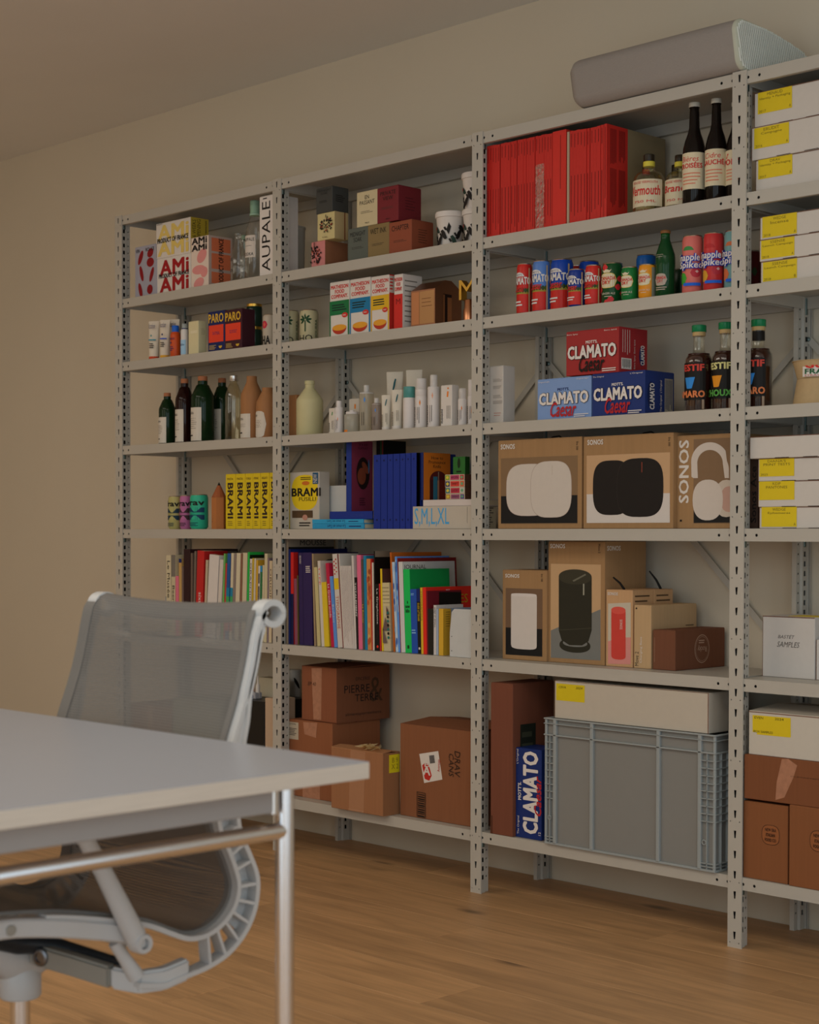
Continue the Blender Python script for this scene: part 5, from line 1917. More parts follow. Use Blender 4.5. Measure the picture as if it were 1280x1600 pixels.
F.lu(-t.r * .4, t.h * .58, t.r * .6, t.h * .64, 2, ink('#857a6c'), fill=.2)
done(t)


def spiked(q, lab, Y, col, acc, acc2):
    t, F = can(lab, 2, q, paint(col, .28), Y=Y, group=GC)
    r, h = F.r, F.h
    F.eu(r * .15, h * .74, r * .6, h * .07, ink(acc), half=0)
    F.eu(-r * .5, h * .27, r * .55, h * .10, ink(acc2))
    F.eu(r * .95, h * .36, r * .55, h * .08, ink('#8a2f36'))
    F.eu(r * 1.05, h * .38, r * .2, h * .025, ink('#a38a80'))
    for dx, dy in ((1, 1), (-1, 1), (1, -1), (-1, -1)):
        F.tu('Snapple', -r * .95 + dx * r * .05, h * .52 + dy * h * .008, r * 1.25 + dx * r * .05, h * .68 + dy * h * .008, ink('#1f3a82'), bold=.03, shear=.1)
        F.tu('Spiked', -r * .65 + dx * r * .05, h * .40 + dy * h * .008, r * 1.5 + dx * r * .05, h * .55 + dy * h * .008, ink('#1f3a82'), bold=.03, shear=.1)
    F.tu('Snapple', -r * .95, h * .52, r * 1.25, h * .68, ink('#a89c92'), bold=.016, shear=.1)
    F.tu('Spiked', -r * .65, h * .40, r * 1.5, h * .55, ink('#a89c92'), bold=.016, shear=.1)
    F.ru(-r * .15, h * .135, r * 1.3, h * .185, ink('#1f5090'))
    done(t)


spiked((1066.5, 1098.8, 369.3), 'tall salmon pink can with blue outlined lettering', .035, '#a05a50', '#3a6a3a', '#3a7a2c')
spiked((1099.8, 1131.6, 365), 'tall raspberry red can with blue outlined lettering', .035, '#94302e', '#8a2a2a', '#a0782a')
spiked((1132.4, 1164, 361.3), 'tall teal can with an orange slice, cut off by the post', .05, '#5f7a76', '#9a5a3a', '#a05a38')

# third row
t, F, R = carton('tall white carton with columns of fine print, by the second post', 3, (758, 786.5, 573.5), ink('#968b80'), xr=805, Y=.05, name='carton_pack')
for v in (.78, .66, .50, .40):
    F.lu(F.w * .45, F.h * (v - .06), F.w * .95, F.h * v, 3, ink('#6d6258'), fill=.3)
F.lu(F.w * .5, F.h * .12, F.w * .95, F.h * .2, 2, ink('#8d5a4a'), fill=.2)
done(t)


def cbox(lab, q, col, Y=.035, xr=None, on=None, word='#a89c90', script='#1a1512', d=.13, tops=('Original Light', 'Original léger')):
    t, F, R = carton(lab, 3, q, ink(col, .45), xr=xr, d=d, Y=Y, on=on, name='drink_carton', group='tomato-drink cartons')
    w, h = t.w, t.h
    F.tu('MOTT\'S.', w * .38, h * .69, w * .60, h * .76, ink(word) if col != '#66768c' else NAVY, bold=.02)
    for dx, dy in ((1, 0), (-1, 0), (0, 1), (0, -1)):
        F.tu('CLAMATO', w * .04 + dx * .0012, h * .36 + dy * .0012, w * .96 + dx * .0012, h * .66 + dy * .0012, KB if col == '#66768c' else ink('#241414'), bold=.03)
    F.tu('CLAMATO', w * .04, h * .36, w * .96, h * .66, ink(word), bold=.03)
    F.tu('Caesar', w * .26, h * .06, w * .74, h * .42, ink(script), shear=.35, bold=.013)
    F.tu(tops[0], w * .03, h * .90, w * .24, h * .94, ink(word))
    F.tu(tops[1], w * .74, h * .92, w * .97, h * .96, ink(word))
    F.lu(w * .70, h * .03, w * .97, h * .12, 2, ink(word))
    return t, F, R


lb, F, R = cbox('light blue drink carton on the lower row, left', (840, 924, 593.5), '#66768c', script='#8a2424')
done(lb)
db, F, R = cbox('dark blue drink carton on the lower row with a lettered end', (925.4, 1008, 584.8), '#1c2c56', xr=1054, script='#8a2424', tops=('The Original', 'L\'Original'))
R.eu(R.w * .2, R.h * .45, R.w * .12, R.h * .3, ink('#16203f'))
R.tu('CLAMATO', R.w * .16, R.h * .12, R.w * .32, R.h * .72, ink('#a89c90'), rot=90, bold=.03)
R.tu('The Original  L\'Original', R.w * .5, R.h * .08, R.w * .58, R.h * .8, ink('#a89c90'), rot=90)
R.ru(R.w * .66, R.h * .05, R.w * .94, R.h * .85, ink('#7d7568'))
R.lu(R.w * .68, R.h * .08, R.w * .92, R.h * .82, 5, ink('#3a3a4a'), vert=True)
done(db)
t, F, R = cbox('red drink carton on top of the two blue cartons', (884.8, 967.5, 519), '#7c2725', xr=1011.5, on=db if db.top > lb.top else lb, tops=('Extra Spicy', 'Extra épicé'))
R.fill(ink('#7d2526'))
R.ru(R.w * .08, R.h * .08, R.w * .44, R.h * .32, ink('#a3978a'))
R.lu(R.w * .11, R.h * .10, R.w * .41, R.h * .30, 8, KB, vert=True)
R.lu(R.w * .1, R.h * .40, R.w * .42, R.h * .95, 4, ink('#a3978a'), vert=True, fill=.2)
R.tu('Extra Spicy  Extra épicé', R.w * .52, R.h * .1, R.w * .58, R.h * .75, ink('#a3978a'), rot=90)
R.eu(R.w * .80, R.h * .40, R.w * .09, R.h * .22, ink('#1c2448'))
R.tu('CLAMATO', R.w * .76, R.h * .20, R.w * .90, R.h * .64, ink('#a89c90'), rot=90, bold=.03)
done(t)
AMB = ink('#2c0f09', .08)
P_FEST = [(.95, 0), (1, .012), (1, .56), (.97, .605), (.82, .65), (.45, .685), (.40, .72), (.40, .86), (.44, .865), (.44, .885)]


def festif(q, Y, c1, w2, c2, c3, lab, row=3):
    t, F = bottle(lab, row, q, P_FEST, glassm('#a09282', .8), Y=Y, caps=[('stopper', .92, 1, .52, ink('#17603c', .2)), ('stopper_neck', .875, .925, .46, ink('#8d7a55'))], liquid=(.67, AMB), group='round-shouldered red liquor bottles', name='liquor_bottle')
    r, h = t.r, t.h
    F.ru(-r * 1.0, h * .13, r * 1.1, h * .56, BLACK)
    F.tu('FESTIF', -r * 1.0, h * .46, r * 1.0, h * .54, ink(c1), bold=.03)
    F.add(ink(c2), [[(-r * .55, h * .39), (r * .35, h * .39), (r * .12, h * .26), (-r * .32, h * .26)]], 'printed_shape')
    for k in range(40):
        F.eu(random.uniform(-.6, .9) * r, h * random.uniform(.37, .45), r * .03, h * .005, ink('#a08a3a'), n=6)
    F.tu(w2, -r * .95, h * .155, r * 1.0, h * .235, ink(c3), bold=.03)
    F.ru(r * .8, h * .02, r * .95, h * .13, ink('#7d6a58'))
    done(t)


festif((1070.7, 1114.7, 508.4), .035, '#9a3a2e', 'AMARO', '#2f6a94', '#a0603a', 'liquor bottle with red and orange lettering, left of the pair')
festif((1112.6, 1156, 504), .05, '#a39a6a', 'L\'HOUX', '#a8701e', '#4a7a3a', 'liquor bottle with cream and green lettering, behind the post')

# fourth row: speaker cartons
SK = '#7b6042'


def speaker(F, q1, q2, col, edge):
    for q in (q1, q2):
        F.e((q[0] - .6, q[1] - .6, q[2] + .6, q[3] + .6), ink(edge), e=.62, n=40)
        F.e(q, ink(col), e=.62, n=40)


def handle(T, u, mat=BLACK, w=.05, part='carry_strap'):
    pts = [(u - w / 2, -T.d / 2 + .05, T.h), (u - w / 4, -T.d / 2 + .05, T.h + .006), (u + w / 4, -T.d / 2 + .05, T.h + .008), (u + w / 2, -T.d / 2 + .05, T.h + .001)]
    tube(T.b(part, mat, 60), pts, .0022, 8)


t, F, R = carton('tan speaker carton picturing two overlapping white round speakers', 4, (778.5, 909.3, 688.7), card(SK), d=.2, Y=.03, name='speaker_carton', group='speaker cartons')
F.r_((783.2, 716.4, 902.6, 818.5), ink('#6a543c'))
F.p([(783.2, 775.4), (902.6, 773.5), (902.6, 817.2), (783.2, 817.8)], ink('#1a1817'))
speaker(F, (792, 726.5, 860, 805.5), (830, 722, 893, 808), '#998c80', '#85786c')
F.r_((863, 727, 863.7, 742), ink('#8d8075'))
F.t('SONOS', (783, 694.5, 805, 701.5), ink('#a3978a'), bold=.02)
F.t('Era 300', (901, 690, 904, 703), KB, rot=-90)
handle(t, .02)
done(t)
t, F, R = carton('tan speaker carton picturing two overlapping black round speakers', 4, (912, 1052.5, 682.7), card(SK), d=.2, Y=.03, name='speaker_carton', group='speaker cartons')
F.r_((917, 712, 1047, 771.5), ink('#92785a'))
F.p([(917, 772.4), (1047, 770.5), (1047, 816.6), (917, 817.2)], ink('#9d9186'))
speaker(F, (927.5, 721, 985, 804), (965, 717.7, 1036.3, 807), '#1d1815', '#2d2520')
F.r_((1003, 722, 1003.9, 738), ink('#7a3a2a'))
F.t('SONOS', (918.5, 687.5, 943, 694.5), ink('#a3978a'), bold=.02)
F.t('Era 300', (1045, 683.5, 1048, 697), KB, rot=-90)
handle(t, .03)
done(t)
t, F, R = carton('tan headphone carton with a white headphone picture, by the third post', 4, (1058.2, 1155, 681), card(SK), d=.2, Y=.047, name='speaker_carton', group='speaker cartons')
F.t('SONOS', (1061.5, 688, 1076.5, 786), ink('#a3978a'), rot=90, bold=.016)
F.r_((1084.5, 686.5, 1153, 817.5), ink('#68523c'))
F.p([(1084.5, 797), (1153, 796), (1153, 816.4), (1084.5, 817)], ink('#1a1817'))
band = []
for k in range(25):
    a = math.pi * 1.04 - k / 24 * math.pi * 1.02
    band.append((1110 + 29.5 * math.cos(a), 722 - 31 * math.sin(a) + (12 if k > 20 else 0)))
inner = [(1110 + 20 * math.cos(math.pi - k / 24 * math.pi), 724 - 21 * math.sin(math.pi - k / 24 * math.pi)) for k in range(25)]
WH = ink('#9a8c80')
F.p([(1081, 745)] + band + [(1139.5, 747), (1133, 747)] + inner[::-1] + [(1091, 747), (1084, 747)], WH)
F.e((1118, 750, 1153, 808), ink('#95877b'), e=.85)
F.e((1127, 760, 1152, 800), ink('#8d7466'), e=.85)
F.e((1083, 750, 1130, 813), WH, e=.85, n=30)
F.r_((1063, 812, 1066, 815), KB)
handle(t, .05)
done(t)

# fifth row
Y5 = solveY(946.3, 1040.5, SHZ[5])
t, F, R = carton('tall tan speaker carton picturing a white cylinder on dark ground', 5, (785.4, 854.6, 890), card(SK), d=.12, yb=1029, name='speaker_carton', group='speaker cartons')
F.r_((790.5, 918.7, 847.6, 1026.5), ink('#5f4a38'))
F.p([(790.5, 980.2), (847.6, 983), (847.6, 1025.8), (790.5, 1022.5)], ink('#191716'))
F.e((799, 1000, 839, 1016), ink('#9d9186'), e=.6)
F.r_((799, 930, 839, 1010), ink('#9d9186'))
F.e((799, 926.5, 839, 933), ink('#a3978c'), e=.6)
F.t('SONOS', (790, 896.5, 812, 903), ink('#a3978a'), bold=.02)
F.t('Era 100', (846, 897, 848.6, 909), KB, rot=-90)
done(t)
t, F, R = carton('tallest tan speaker carton picturing a dark olive portable speaker', 5, (857, 946, 845.5), card(SK), xr=1009.5, Y=Y5, name='speaker_carton', group='speaker cartons')
F.r_((861, 880.8, 938.7, 1032), ink('#92795a'))
F.p([(861, 985), (938.7, 952), (938.7, 1032), (861, 1027.5)], ink('#625f58'))
OL = ink('#2a271d')
F.e((874.5, 996, 923, 1021.5), OL, e=.9, n=30)
F.e((880, 998, 918, 1012), ink('#625f58'), e=.9, n=30)
F.p([(873.5, 902), (925, 902), (925, 985), (920, 1002), (910, 1008.5), (890, 1008), (878, 1000), (873.5, 985)], OL)
F.e((873.5, 889, 925, 914), ink('#353125'), e=.95, n=30)
F.p([(895, 907), (915, 896.5), (916.5, 898.5), (897, 909)], ink('#5a5648'))
F.r_((911.5, 912, 913.5, 930), ink('#7d7868'))
F.p([(874, 984), (925, 981), (925, 982), (874, 985)], ink('#3d392c'))
F.t('SONOS', (860.3, 849.6, 883.7, 856.8), ink('#a3978a'), bold=.02)
F.t('Move 2', (935.5, 850, 938.7, 864.5), KB, rot=-90)
R.fill(card('#7c6245'))
R.tu('SONOS', R.px(948.7, 855)[0], R.h * .925, R.px(969.7, 855)[0], R.h * .965, ink('#a3978a'), bold=.02)
done(t)
c3, F, R = carton('small tan speaker carton picturing a red cylinder speaker', 5, (947.2, 989, 921), card('#8f7455'), xr=1022.6, Y=Y5, name='speaker_carton', group='speaker cartons')
F.p([(950.4, 943), (985.8, 941.5), (985.8, 996), (970, 996), (950.4, 1002)], ink('#94887a'))
F.p([(950.4, 1002), (970, 996), (985.8, 996), (985.8, 1038), (950.4, 1037)], ink('#a06e64'))
CO = ink('#9a3a30')
F.e((955.5, 1018, 978, 1031.5), CO, e=.8)
F.p([(955.5, 952), (978, 956), (978, 1026), (955.5, 1023)], CO)
F.e((955.5, 947.5, 978, 960), ink('#a3483c'), e=.9)
F.t('SONOS', (969, 968, 973, 983.5), ink('#a3978a'), rot=-90)
F.t('SONOS', (950, 925, 966, 930.5), ink('#a3978a'), bold=.02)
R.lu(R.w * .1, R.h * .62, R.w * .85, R.h * .95, 5, ink('#4a3826'), fill=.3)
P = [(-.004, -.02, c3.h), (-.012, -.03, c3.h + .018), (-.024, -.045, c3.h + .034)]
tube(c3.b('carry_strap', BLACK, 60), P, [.0035, .003, .0022], 8)
done(c3)
t, F, R = carton('small tan carton directly behind the red-speaker one', 5, (947.2 + 8, 997, 921), card('#8f7455'), d=.085, zh=c3.h, Y=c3.Y + c3.d + .001, name='speaker_carton', group='speaker cartons')
# its right side lines up with its neighbour's
t.o.location.x = c3.o.location.x + c3.w / 2 - t.w / 2
R.lu(R.w * .1, R.h * .62, R.w * .85, R.h * .95, 5, ink('#4a3826'), fill=.3)
tube(t.b('carry_strap', BLACK, 60), [(t.w / 2 - .01, .0, t.h), (t.w / 2 - .02, -.008, t.h + .025), (t.w / 2 - .035, -.02, t.h + .05)], [.0035, .003, .002], 8)
done(t)
t, F, R = carton('plain tan charging-base carton with black product lettering', 5, (991, 1017.8, 945), card('#8b7658'), xr=1089, Y=Y5, name='speaker_carton', group='speaker cartons')
F.t('Move 2', (992.5, 1018, 998, 1040.5), KB, rot=90)
F.t('Charging Base', (1000, 995, 1004, 1036), ink('#a3978a'), rot=90)
F.e((993.5, 949, 996, 952), KB)
R.lu(R.w * .75, R.h * .45, R.w * .95, R.h * .68, 4, ink('#4a3826'), fill=.25)
R.lu(R.w * .3, R.h * .40, R.w * .6, R.h * .50, 1, ink('#4a3826'), fill=.25)
done(t)
t, F, R = carton('dark brown mailer box with a white round stamp on its side', 5, (1020.3, 1055.6, 983.6), card('#5d3c2a'), xr=1141, Y=Y5, name='mailer_box')
u, v = R.w * .53, R.h * .50
a = R.w * .15
for rr, col in ((1, '#8a7562'), (.95, '#5d3c2a'), (.86, '#8a7562'), (.84, '#5d3c2a')):
    R.eu(u, v, a * rr, R.h * .36 * rr, ink(col), n=28)
R.tu('Rocky', u - a * .6, v - R.h * .08, u + a * .6, v + R.h * .1, ink('#8a7562'), rot=180)
R.lu(u - a * .45, v + R.h * .13, u + a * .45, v + R.h * .24, 2, ink('#8a7562'))
F.lu(F.w * .06, F.h * .1, F.w * .1, F.h * .8, 1, ink('#7a604c'), vert=True)
done(t)

# sixth row
t, F, R = carton('tall narrow dark brown box standing at the second post', 6, (767, 801.6, 1066), card('#5f3a2a'), xr=866, yb=1302, name='shipping_box')
R.ru(R.w * .18, R.h * .1, R.w * .55, R.h * .73, ink('#22241c'))
R.lu(R.w * .22, R.h * .4, R.w * .5, R.h * .7, 4, ink('#3a3a2c'))
F.ru(0, 0, F.w * .1, F.h * .12, ink('#4a2c1e'))
done(t)
cl, F, R = carton('dark blue drink carton standing on its end beside the grey crate', 6, (806, 846.5, 1167.5), ink('#1a2a54', .45), xr=880, yb=1307, name='drink_carton')
F.t('CLAMATO', (817.5, 1172.7, 841, 1305), ink('#a89c90'), rot=90, bold=.03)
F.t('Caesar', (835.5, 1212, 846.3, 1276), ink('#8a2424'), rot=90, shear=.35, bold=.014)
F.t('MOTT\'S.', (810, 1221, 815, 1250), ink('#a89c90'), rot=90, bold=.02)
F.t('The Original', (809, 1274, 812.5, 1303), ink('#a89c90'), rot=90)
F.t('L\'Original', (808, 1170, 811.5, 1193), ink('#a89c90'), rot=90)
F.t('12', (842, 1300, 845.5, 1306), ink('#a89c90'), rot=90)
done(cl)

# grey stacking crate
GRY = paint('#69655e', .5, k=1.0, var=.02)
GRL = paint('#757570', .45, k=1.0, var=.02)
Yc = -.008
zb = SHZ[6] + .0003
A, B = atY(849.5, 1121, Yc), atY(1118.5, 1146, Yc)
cw, ch, cdp = B.x - A.x, A.z - zb, .295
t = Thing('stacking_crate', 'big grey ribbed plastic stacking crate under a white box', 'crate', ((A.x + B.x) / 2, Yc + cdp / 2, zb))
t.top = zb + ch
bm = t.b('body', GRY)
w2, d2, k = cw / 2 - .010, cdp / 2 - .010, .0025
box(bm, -w2, w2, -d2, d2, .004, .008)
for s in (-1, 1):
    box(bm, -w2, w2, s * d2 - k / 2, s * d2 + k / 2, .004, ch - .004)
    box(bm, s * w2 - k / 2, s * w2 + k / 2, -d2, d2, .004, ch - .004)
ow, od = cw / 2, cdp / 2


def ring(name, z0, z1, inset=0, mat=GRL):
    bm = t.b(name, mat)
    o_ = inset
    e_ = .009 - o_
    for s in (-1, 1):
        y0, y1 = sorted((s * (od - o_), s * (od - o_ - e_)))
        box(bm, -ow + o_, ow - o_, y0, y1, z0, z1, .0008)
        x0, x1 = sorted((s * (ow - o_), s * (ow - o_ - e_)))
        box(bm, x0, x1, -od + o_ + e_ + .0001, od - o_ - e_ - .0001, z0, z1, .0008)


ring('base_rim', 0, .006, .002)
ring('top_rim', ch - .004, ch)
ring('upper_rim', ch - .017, ch - .0145)
ring('lower_rim', ch - .049, ch - .045)
Ff = Face(t, Vector((-ow, -od, 0)), X3, Z3, w=cw, h=ch)
for px_ in (866, 923.5, 1027.5, 1092.5):
    u = Ff.px(px_, 1230)[0] - ow
    bm = bmesh.new()
    box(bm, u - .0055, u + .0055, -od, -d2, .004, ch - .003, .0015)
    box(bm, u - .009, u + .009, -od + .003, -d2, ch - .052, ch - .045)
    link('rib', bm, GRL, t.o)
uL, uR = Ff.px(866, 1230)[0] - ow, Ff.px(1092.5, 1230)[0] - ow
bm = bmesh.new()
for a, b_ in ((-ow + .004, uL), (uR, ow - .004)):
    for z in [ch - .049 - i * .0195 for i in range(1, 10)] + [.012, .02]:
        if z > .006:
            box(bm, a, b_, -od + .001, -d2, z, z + .0022)
    for f in (.5,):
        box(bm, a + (b_ - a) * f - .001, a + (b_ - a) * f + .001, -od + .001, -d2, .004, ch - .045)
for z in [ch - .049 - i * .0195 for i in range(1, 10)] + [.012, .02]:
    if z > .006:
        box(bm, w2, ow - .001, -od + .004, -od + .09, z, z + .0022)
for y in (.03, .06, .09):
    box(bm, w2, ow - .001, -od + y - .001, -od + y + .001, .004, ch - .045)
box(bm, ow - .010, ow - .002, -od + .002, -od + .010, .004, ch - .003, .002)
box(bm, -ow + .002, -ow + .010, -od + .002, -od + .010, .004, ch - .003, .002)
o = link('corner_lattice', bm, GRL, t.o)
o['kind'] = 'stuff'
for u in (-ow + (uL + ow) * .55, uR + (ow - uR) * .3):
    bm = tube(bmesh.new(), [(u + .006 * math.cos(i * .524), -od + .0015, .075 + .006 * math.sin(i * .524)) for i in range(13)], .0013, 6)
    link('boss_ring', bm, GRL, t.o)
t.done()
crate = t
t, F, R = carton('long white box with a yellow label lying on the grey crate', 6, (867, 1108, 1063), ink('#8f8478'), xr=1139, Y=.004, on=crate, name='storage_box')
F.r_((869.5, 1067.5, 913.8, 1098), ink('#a08a1a'))
F.t('CEVA', (873.5, 1071.5, 884.5, 1076), KB, shear=.2)
F.t('2024', (900, 1073, 910.5, 1077.5), KB, shear=.2)
BE = ink('#5d3d2a')
F.ru(F.w - .0025, 0, F.w, F.h, BE, 'board_edge')
F.ru(0, F.h - .001, F.w, F.h, BE, 'board_edge')
F.ru(0, 0, .0012, F.h, BE, 'board_edge')
done(t)


# ================================================================== BAY 4
def storage(lab, row, q, on=None, label=None, texts=(), Y=.03, x1=1360, yb=None, d=.24, zh=None, lidline=True):
    t, F, R = carton(lab, row, (q[0], x1, q[1]), ink('#988d82'), Y=Y, yb=yb, d=d, on=on, name='storage_box', group='white storage boxes', zh=zh)
    w, h = t.w, t.h
    for k in (0, 1):
        F.ru(0 if k == 0 else w - .0012, .001, .0012 if k == 0 else w, h, BE, 'board_edge')
    F.ru(0, h - .0016, w, h, BE, 'board_edge')
    for f in (.22, .46, .8):
        F.ru(w * f, 0, w * f + .04, .0016, ink('#2d2018'), 'slot')
    if label:
        F.r_(label, ink('#a38a1c'))
        u0, v1 = F.px(label[0], label[1])
        u1, v0 = F.px(label[2], label[3])
        lw_, lh_ = u1 - u0, v1 - v0
        LI = ink('#5a4c1a')
        rows_ = [q_[0] for q_ in texts if len(q_[0]) > 1 and not q_[0].isdigit()]
        for k, s_ in enumerate(rows_):
            ww_ = min(.9, .062 * len(s_) + .08) if len(s_) > 8 else .075 * len(s_)
            F.tu(s_, u0 + lw_ * (.5 - ww_ / 2), v1 - lh_ * (.20 + .19 * k), u0 + lw_ * (.5 + ww_ / 2), v1 - lh_ * (.06 + .19 * k), LI)
        for q_ in texts:
            if q_[0].isdigit():
                F.tu(q_[0], u0 + lw_ * .04, v0 + lh_ * .05, u0 + lw_ * .24, v0 + lh_ * .17, LI)
            elif len(q_[0]) == 1:
                F.tu(q_[0], u1 - lw_ * .08, v0 + lh_ * .06, u1 - lw_ * .03, v0 + lh_ * .20, LI)
    done(t)
    return t


b3 = storage('white storage box with a yellow label, bottom of the top-row stack', 1, (1181.3, 251), None, (1185.3, 250.6, 1238.5, 271.5), [('DRAV', (1205, 250.5, 1218, 254)), ('Identity + Packaging', (1189, 255.5, 1234.5, 261.5)), ('2017', (1186.5, 274, 1197, 278.5)), ('A', (1233.8, 265.5, 1236.8, 269.5))])
b2 = storage('white storage box with a yellow label, middle of the top-row stack', 1, (1175, 200.3), b3, (1179, 201.3, 1233.3, 223), [('ERUDIT', (1197, 199.5, 1214, 203)), ('Campagne', (1194, 204.5, 1218, 209)), ('2016', (1180.5, 224, 1191, 228)), ('A', (1228.5, 216, 1231.5, 220))], Y=.026)
b1 = storage('white storage box with a yellow label, highest on the top row', 1, (1179.4, 146.2), b2, (1184.8, 145.8, 1238, 168), [('MENAUD', (1201, 145.5, 1221, 149)), ('Identity + Packaging', (1188.5, 150, 1233.5, 156.5)), ('2017', (1186, 169.5, 1196, 174)), ('A', (1233, 161, 1236, 165))])
b3 = storage('white storage box with a yellow label, bottom of the second-row stack', 2, (1189.2, 409.5), None, (1192.6, 410.5, 1245.8, 434), [('SSENSE', (1209.5, 409.8, 1228, 414)), ('Launch Campaign', (1199, 415.5, 1238, 421)), ('2018', (1194, 435, 1204, 439)), ('B', (1241, 428.5, 1244, 432.5))])
b2 = storage('white storage box with a yellow label, middle of the second-row stack', 2, (1187.3, 375.5), b3, (1189.8, 376.5, 1241.8, 398.7), [('SSENSE', (1206, 376, 1224.5, 380)), ('Launch Campaign', (1195, 381.5, 1234.5, 387)), ('2018', (1191, 400, 1201, 404)), ('A', (1237, 394, 1240, 398))], Y=.028)
b1 = storage('white storage box with a yellow label, top of the second-row stack', 2, (1188, 340), b2, (1191.8, 339.8, 1245.6, 364.5), [('WEDGE', (1209.5, 339.5, 1226.5, 343.5)), ('Incense', (1210, 345, 1227, 349)), ('2018', (1193.5, 364, 1203.5, 368)), ('A', (1241.3, 358, 1244.3, 362))])
t, F = can('dark red can tucked between the third post and white boxes', 2, (1157, 1189, 393), paint('#4d1a1a', .3), Y=.13, group=GC)
F.eu(F.r * 1.0, F.h * .5, F.r * .3, F.h * .1, ink('#2c3a22'))
done(t)
# third row
festif((1163.5, 1208, 499.5), .055, '#9a3a2e', 'AMARO', '#2f6a94', '#a0603a', 'liquor bottle right of the third post with a black neck band')
b_ = bpy.data.objects['liquor_bottle.002']
x, y, r, h = round_at((1163.5, 1208, 499.5), .055, SHZ[3] + .0003)
link('neck_band', lathe(bmesh.new(), [(r * .43, h * .765), (r * .44, h * .77), (r * .44, h * .875), (r * .43, h * .88)], 20), BLACK, b_, 40)
KR = paint('#8a7758', .8, var=.08, scale=90)


def tub(lab, q, zb, up, h):
    x, y, r, hh = round_at(q, .06, zb)
    T = Thing('paper_tub', lab, 'tub', (x, y, zb), 'kraft paper tubs')
    h = h or hh
    pr_ = [(.80, 0), (.81, .002 / h), (.97, .97), (1.0, .97), (1.0, 1), (.95, 1), (.78, .03), (.001, .03)] if up else [(1.0, 0), (1.0, .03), (.97, .035), (.82, .995), (.80, 1), (.001, 1)]
    lathe(T.b('body', KR, 40), [(a * r, b2_ * h) for a, b2_ in pr_], 32, cap=False)
    T.top = zb + h
    return T, r, h


lo, r, h = tub('kraft paper tub turned upside down, under another tub', (1238.5, 1326, 593), SHZ[3] + .0003, False, None)
lo.done()
t, r, h = tub('kraft paper tub with a red and green label on the upturned tub', (1238.5, 1324, 565), lo.top + .0003, True, None)
F = Face(t, r=r * .90, h=h)
F.ru(-r * .15, h * .06, r * 1.5, h * .98, ink('#a3978a'))
F.tu('GUS', -r * .05, h * .52, r * .9, h * .92, ink('#9a2a22'), bold=.03)
F.tu('FRAISES', -r * .05, h * .2, r * 1.3, h * .5, ink('#1f4a2c'), bold=.02)
F.tu('STRAWBERRIES', -r * .05, h * .08, r * 1.3, h * .17, ink('#8a2a22'))
t.done()
# fourth row
t, F, R = carton('dark brown carton with black lettering up its edge beside white boxes', 4, (1168.5, 1184.8, 694), ink('#3b2b22'), d=.19, Y=.055, name='speaker_carton')
F.t('Sonos Ace', (1173.5, 729, 1182, 817), ink('#16110e'), rot=90, bold=.013)
done(t)
b4 = storage('white storage box with a printed label, bottom of the fourth-row stack', 4, (1186.8, 792.5), None, (1190.5, 792.2, 1245.3, 823), [('WEDGE', (1208, 794, 1226, 799)), ('Ephemeras', (1204.5, 800, 1230.5, 805)), ('A', (1241, 815.5, 1244, 819.5))], Y=.03)
b3 = storage('white storage box with bold handwriting on its label, fourth row', 4, (1185.2, 752.5), b4, (1186.8, 752.5, 1241.8, 780.6), [('KDP', (1191.5, 755.5, 1204.5, 761.5)), ('PANTONES', (1191.5, 766, 1222, 772))], Y=.028)
b2 = storage('white storage box with faint handwriting on its label, fourth row', 4, (1185.2, 717), b3, (1187.2, 717.8, 1241.5, 743.5), [("DIANA'S", (1203, 716, 1224.5, 721)), ('PRINT TESTS', (1199.5, 722, 1227, 728)), ('2023', (1190, 740.5, 1203.5, 745.5))], Y=.029)
b1 = storage('unlabelled white box lying askew on top of the fourth-row stack', 4, (1172, 683), b2, None, (), Y=.022)
# fifth row
t, F, R = carton('white sample box with handwriting on the front', 5, (1192, 1273.7, 962), ink('#948b82'), yb=1056.3, d=.14, name='storage_box', group='white storage boxes')
F.t('BASTÉT', (1216, 990.5, 1242, 998.5), ink('#4a443e'), shear=.3)
F.t('SAMPLES', (1214.5, 1002, 1250, 1012.5), ink('#4a443e'), shear=.3)
F.ru(0, F.h - .002, F.w, F.h, BE, 'board_edge')
F.ru(0, 0, .0012, F.h, BE, 'board_edge')
box(t.b('label', ink('#a38a1c')), -.02, t.w / 2 - .004, -t.d / 2 + .03, -t.d / 2 + .10, t.h, t.h + .0006)
done(t)
q = t
t, F, R = carton('lower white box beside the sample box at the picture edge', 5, (1275.8, 1345, 999.5), ink('#948b82'), Y=q.Y + .002, d=.2, name='storage_box', group='white storage boxes')
F.ru(0, 0, .0012, F.h, BE, 'board_edge')
done(t)
# sixth row
lo = []
for k, (q, lab) in enumerate([((1161.8, 1231.8, 1250.5), 'brown box with a round food-company stamp, left of two'), ((1233.6, 1312, 1257), 'brown box with a round food-company stamp, right of two')]):
    t, F, R = carton(lab, 6, q, card('#6a4429'), yb=1370 if k == 0 else None, Y=.004, d=.27, name='shipping_box', group='brown stamped boxes')
    u, v, a, b_ = F.w * .62, F.h * .60, F.w * .20, F.h * .13
    for s_, c_ in ((1, '#2a1a12'), (.95, '#754a2c')):
        F.eu(u, v, a * s_, b_ * s_, ink(c_, .75), e=.7, n=28)
    for s_, dy in (('NEW ERA', .5), ('ITALIAN', 0), ('FOOD CO', -.5)):
        F.tu(s_, u - a * (.62 if dy else .5), v + b_ * (dy - .16), u + a * (.62 if dy else .5), v + b_ * (dy + .16), ink('#2a1a12'), bold=.013)
    done(t)
    lo.append(t)
cs, F, R = carton('wide brown box with handwriting and shiny tape, on two stamped boxes', 6, (1163, 1350, 1178), card('#643f27'), Y=.006, d=.27, on=max(lo, key=lambda k: k.top), name='shipping_box')
